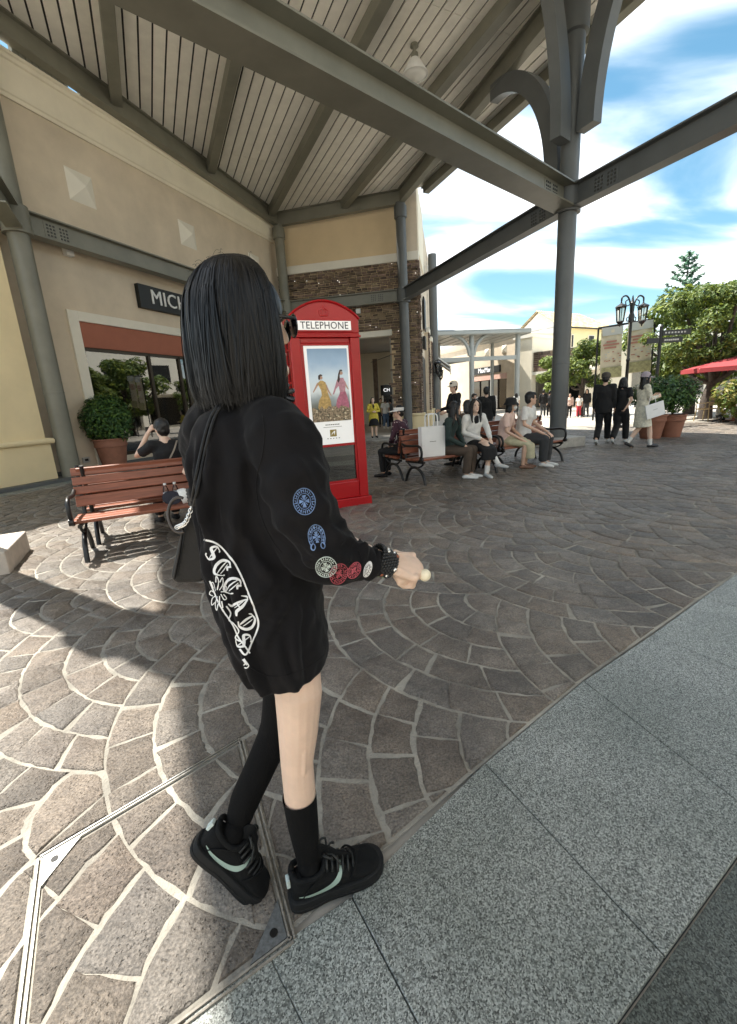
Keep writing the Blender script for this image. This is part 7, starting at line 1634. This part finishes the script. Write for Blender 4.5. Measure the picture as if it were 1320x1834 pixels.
# ---- sneakers
def sneaker(M, side, name='sneaker'):
    "heel at x=0, toe towards +x; side=+1: the swoosh seen on -y"
    ST = [(.004, .024, .098, .0), (.018, .034, .108, 0), (.05, .038, .104, 0), (.09, .040, .100, 0), (.125, .042, .098, 0), (.16, .046, .086, 0), (.20, .050, .070, 0), (.235, .049, .060, 0), (.262, .040, .052, 0), (.278, .022, .040, 0)]
    o_ = bpy.data.objects.new(name, None); COL.objects.link(o_); o_.parent = lady; o_.matrix_local = M; o_.empty_display_size = .05
    u = MB(); n_ = 20; vs = []
    for (x, hw, top, _) in ST:
        for j in range(n_):
            a = 2 * math.pi * j / n_; ca, sa = math.cos(a), math.sin(a); zz = (top - .024) / 2
            y = math.copysign(abs(ca) ** .72, ca) * hw * (1 - .22 * max(0, sa)); z = .024 + zz + math.copysign(abs(sa) ** .8, sa) * zz
            vs.append((x, y, z))
    k_ = len(ST); fs = [(i * n_ + j, i * n_ + (j + 1) % n_, (i + 1) * n_ + (j + 1) % n_, (i + 1) * n_ + j) for i in range(k_ - 1) for j in range(n_)] + [tuple(range(n_)), tuple(range((k_ - 1) * n_, k_ * n_))]
    u.add(vs, fs); up_ = u.build('upper', m_suede, o_, smooth=180)
    ss = up_.modifiers.new('soften', 'SUBSURF'); ss.levels = 1; ss.render_levels = 1
    # sole with a rolled edge
    OUT = [(-.004, 0), (.0, .026), (.02, .040), (.06, .044), (.11, .044), (.16, .050), (.205, .055), (.245, .052), (.27, .040), (.286, .018), (.289, 0)]
    OUT = [(p.x, p.y) for p in cat_path([(x, y, 0) for x, y in OUT], 3)]; OUT = OUT + [(x, -y) for x, y in reversed(OUT[1:-1])]
    s2 = MB(); nO = len(OUT); vs = []
    for z, q in ((.0, -.004), (.004, 0), (.012, .0), (.013, -.0025), (.016, -.0025), (.017, 0), (.028, .0005), (.034, -.002), (.036, -.008)):
        for x, y in OUT:
            d = Vector((x - .14, y, 0)); d.normalize(); tz = .008 * max(0, (x - .2) / .09) ** 2; vs.append((x + d.x * q, y + d.y * q, z + tz))
    fs = [(i * nO + j, i * nO + (j + 1) % nO, (i + 1) * nO + (j + 1) % nO, (i + 1) * nO + j) for i in range(8) for j in range(nO)] + [tuple(range(nO)), tuple(range(8 * nO, 9 * nO))]
    s2.add(vs, fs); s2.build('sole', m_sole, o_, smooth=40)
    # collar, tongue, laces, panels
    c = MB(); c.tube(cat_path([(.012, 0, .112), (.022, .026, .106), (.06, .034, .098), (.095, .030, .104), (.112, .0, .122), (.095, -.030, .104), (.06, -.034, .098), (.022, -.026, .106), (.012, 0, .112)], 3), .0085, 8); c.build('collar', m_suede, o_, smooth=180)
    c = MB(); c.tube([(.17, 0, .078), (.13, 0, .104), (.105, 0, .132), (.098, 0, .145)], [.022, .026, .028, .022], 10, flat=.3, up=(0, 1, 0), round_cap=True); c.build('tongue', m_suede, o_, smooth=180)
    rr = random.Random(4)
    for k in range(6):
        x = .112 + k * .0155; z = .117 - k * .0085; c = MB(); c.tube(cat_path([(x - .004, -.034, z - .016), (x, -.02, z + .002), (x + .003, 0, z + .006), (x, .02, z + .002), (x - .004, .034, z - .016)], 3), .0038, 6); c.build('lace', m_black_s, o_, smooth=180)
    for s_ in (-1, 1):
        c = MB(); c.tube(cat_path([(.112, 0, .128), (.105, s_ * .022, .148), (.125, s_ * .034, .138), (.122, s_ * .012, .124)], 4), .0034, 6); c.tube(cat_path([(.115, 0, .127), (.135, s_ * .02, .128), (.15, s_ * .036, .106)], 4), .0032, 6); c.build('lace_bow', m_black_s, o_, smooth=180)
    c = MB(); c.tube(cat_path([(.168, -.047, .05), (.185, -.04, .072), (.20, -.018, .080), (.205, 0, .082), (.20, .018, .080), (.185, .04, .072), (.168, .047, .05)], 4), .0032, 6); c.build('toe_seam', m_suede, o_, smooth=180)
    c = MB(); c.tube(cat_path([(.03, -.0365, .044), (.055, -.0385, .075), (.085, -.036, .092)], 4), .0022, 5); c.tube(cat_path([(.03, .0365, .044), (.055, .0385, .075), (.085, .036, .092)], 4), .0022, 5); c.build('heel_seam', m_suede, o_, smooth=180)
    c = MB(); c.box(-.004, .006, -.011, .011, .070, .098); c.build('heel_tab', m_prm, o_, bevel=.002)
    # swoosh: projected on the outer side
    dgl = MB(); dgl.add(vs0 := [], [])
    for sd in (-1, 1):
        top_ = [(.022, .058), (.05, .0535), (.085, .0555), (.118, .066), (.143, .0835), (.156, .094)]; bot = [(.022, .056), (.045, .044), (.072, .0375), (.100, .040), (.132, .056), (.151, .078), (.156, .094)]
        tp = [(p.x, p.y) for p in cat_path([(x, z, 0) for x, z in bot], 5)]; N_ = 26; tcv = [(p.x, p.y) for p in cat_path([(x, z, 0) for x, z in top_], 5)]
        def at_(pl_, t_):
            f = t_ * (len(pl_) - 1); i = min(int(f), len(pl_) - 2); return (pl_[i][0] + (pl_[i + 1][0] - pl_[i][0]) * (f - i), pl_[i][1] + (pl_[i + 1][1] - pl_[i][1]) * (f - i))
        def surf(x, z):
            for q0, q1 in zip(ST, ST[1:]):
                if q0[0] <= x <= q1[0]:
                    f = (x - q0[0]) / (q1[0] - q0[0]); hw = q0[1] + (q1[1] - q0[1]) * f; tp_ = q0[2] + (q1[2] - q0[2]) * f; zz = (tp_ - .024) / 2; sa = max(-1, min(1, (z - .024 - zz) / zz)); sa_ = math.copysign(abs(sa) ** (1 / .8), sa); ca = math.sqrt(max(0, 1 - sa_ * sa_)); return ca ** .72 * hw * (1 - .22 * max(0, sa_)) + .0018
            return .03
        c = MB(); vs = []
        for k in range(N_ + 1):
            a_, b_ = at_(tcv, k / N_), at_(tp, k / N_)
            for q in range(4): x, z = a_[0] + (b_[0] - a_[0]) * q / 3, a_[1] + (b_[1] - a_[1]) * q / 3; vs.append((x, sd * surf(x, z), z))
        c.add(vs, [(k * 4 + q, k * 4 + q + 1, k * 4 + q + 5, k * 4 + q + 4) for k in range(N_) for q in range(3)]); c.build('side_emblem', m_mint, o_, smooth=180)
    return o_
sneaker(SHR, 1)
sneaker(SHL, -1)
# ---- shoulder bag
bg_ = thing('shoulder_bag', 'black leather shoulder bag with silver chain hanging behind the foreground woman', 'handbag', A(340, 960, 1.12))
MBG = Matrix.Translation(-A(340, 960, 1.12)); m_ = MB(MBG)
c8 = []
for d in (1.02, 1.15): c8.append([A(x, y, d) for x, y in ((346, 905), (366, 930), (371, 1030), (362, 1042), (316, 1044), (306, 1034), (318, 980), (334, 915))])
m_.add(c8[0] + c8[1], [tuple(range(8)), tuple(range(15, 7, -1))] + [(i, (i + 1) % 8, 8 + (i + 1) % 8, 8 + i) for i in range(8)]); bgb = m_.build('bag_body', m_lea, bg_, bevel=.012, seg=3)
m_ = MB(MBG); m_.tube([A(330, 930, 1.012), A(322, 985, 1.012), A(312, 1036, 1.012)], .003, 6); m_.tube([A(358, 935, 1.012), A(362, 985, 1.012), A(364, 1036, 1.012)], .003, 6); m_.build('bag_seam', m_lea, bg_)
for dx in (0, 9):
    m_ = MB(MBG); pth = [A(342 + dx * .6, 905, 1.05), A(347 + dx * .7, 880, 1.02), A(354 + dx * .8, 840, .985), A(364 + dx * .8, 795, .935), A(376 + dx * .8, 752, .925), A(390 + dx * .6, 728, .945), A(405 + dx * .6, 712, 1.0)]
    pth2 = []
    for p in cat_path(pth, 5):
        r_ = (p - Vector((0, 0, CAMH))); h_ = bvh.ray_cast(CAMP, r_.normalized()); pth2.append((h_[0] + WL - r_.normalized() * .006) if h_[0] and h_[3] < r_.length + .03 else p)
    for _ in range(3): pth2 = [pth2[0]] + [(pth2[i - 1] + pth2[i] * 2 + pth2[i + 1]) / 4 for i in range(1, len(pth2) - 1)] + [pth2[-1]]
    m_.tube(pth2, .0040, 8, flat=.8); m_.build('bag_strap', m_lea, bg_, smooth=60)
m_ = MB(MBG); c_ = A(348, 893, 1.0); 
for k in range(5): m_.tube(cat_path([c_ + Vector((-.012, 0, .02 - k * .008)), c_ + Vector((.002, -.014, .022 - k * .008)), c_ + Vector((.014, 0, .016 - k * .008)), c_ + Vector((.0, .01, .014 - k * .008)), c_ + Vector((-.012, 0, .02 - k * .008))], 4), .0055, 6)
m_.build('strap_knot', m_lea, bg_, smooth=60)
m_ = MB(MBG); c_ = A(322, 922, 1.0); m_.tube([c_ + Vector((.027 * math.cos(a), .01 * math.sin(a), .040 * math.sin(a))) for a in [1.2 + k * .27 for k in range(15)]], .0038, 8); m_.build('bag_handle', mat('bag_tan', (.045, .035, .03), .4), bg_, smooth=60)
p0, p1, p2 = A(345, 905, .995), A(333, 935, .99), A(318, 944, .99); cp_ = cat_path([p0, p1, p2], 7)
for i, p in enumerate(cp_):
    m_ = MB(MBG); d = (cp_[min(i + 1, len(cp_) - 1)] - cp_[max(i - 1, 0)]).normalized(); x = d.cross(Vector((0, 1, 0))).normalized(); y = d.cross(x)
    if i % 2: x = y
    m_.tube([p + d * .0068 * math.cos(a) + x * .0045 * math.sin(a) for a in [k * .6283 for k in range(11)]], .0015, 6); m_.build('chain_link', m_silver, bg_, smooth=180)
m_ = MB(MBG); c_ = A(347, 900, .99); m_.tube([c_ + Vector((.008 * math.cos(a), 0, .012 * math.sin(a))) for a in [k * .6283 for k in range(11)]], .002, 6); m_.build('bag_ring', m_silver, bg_, smooth=180)
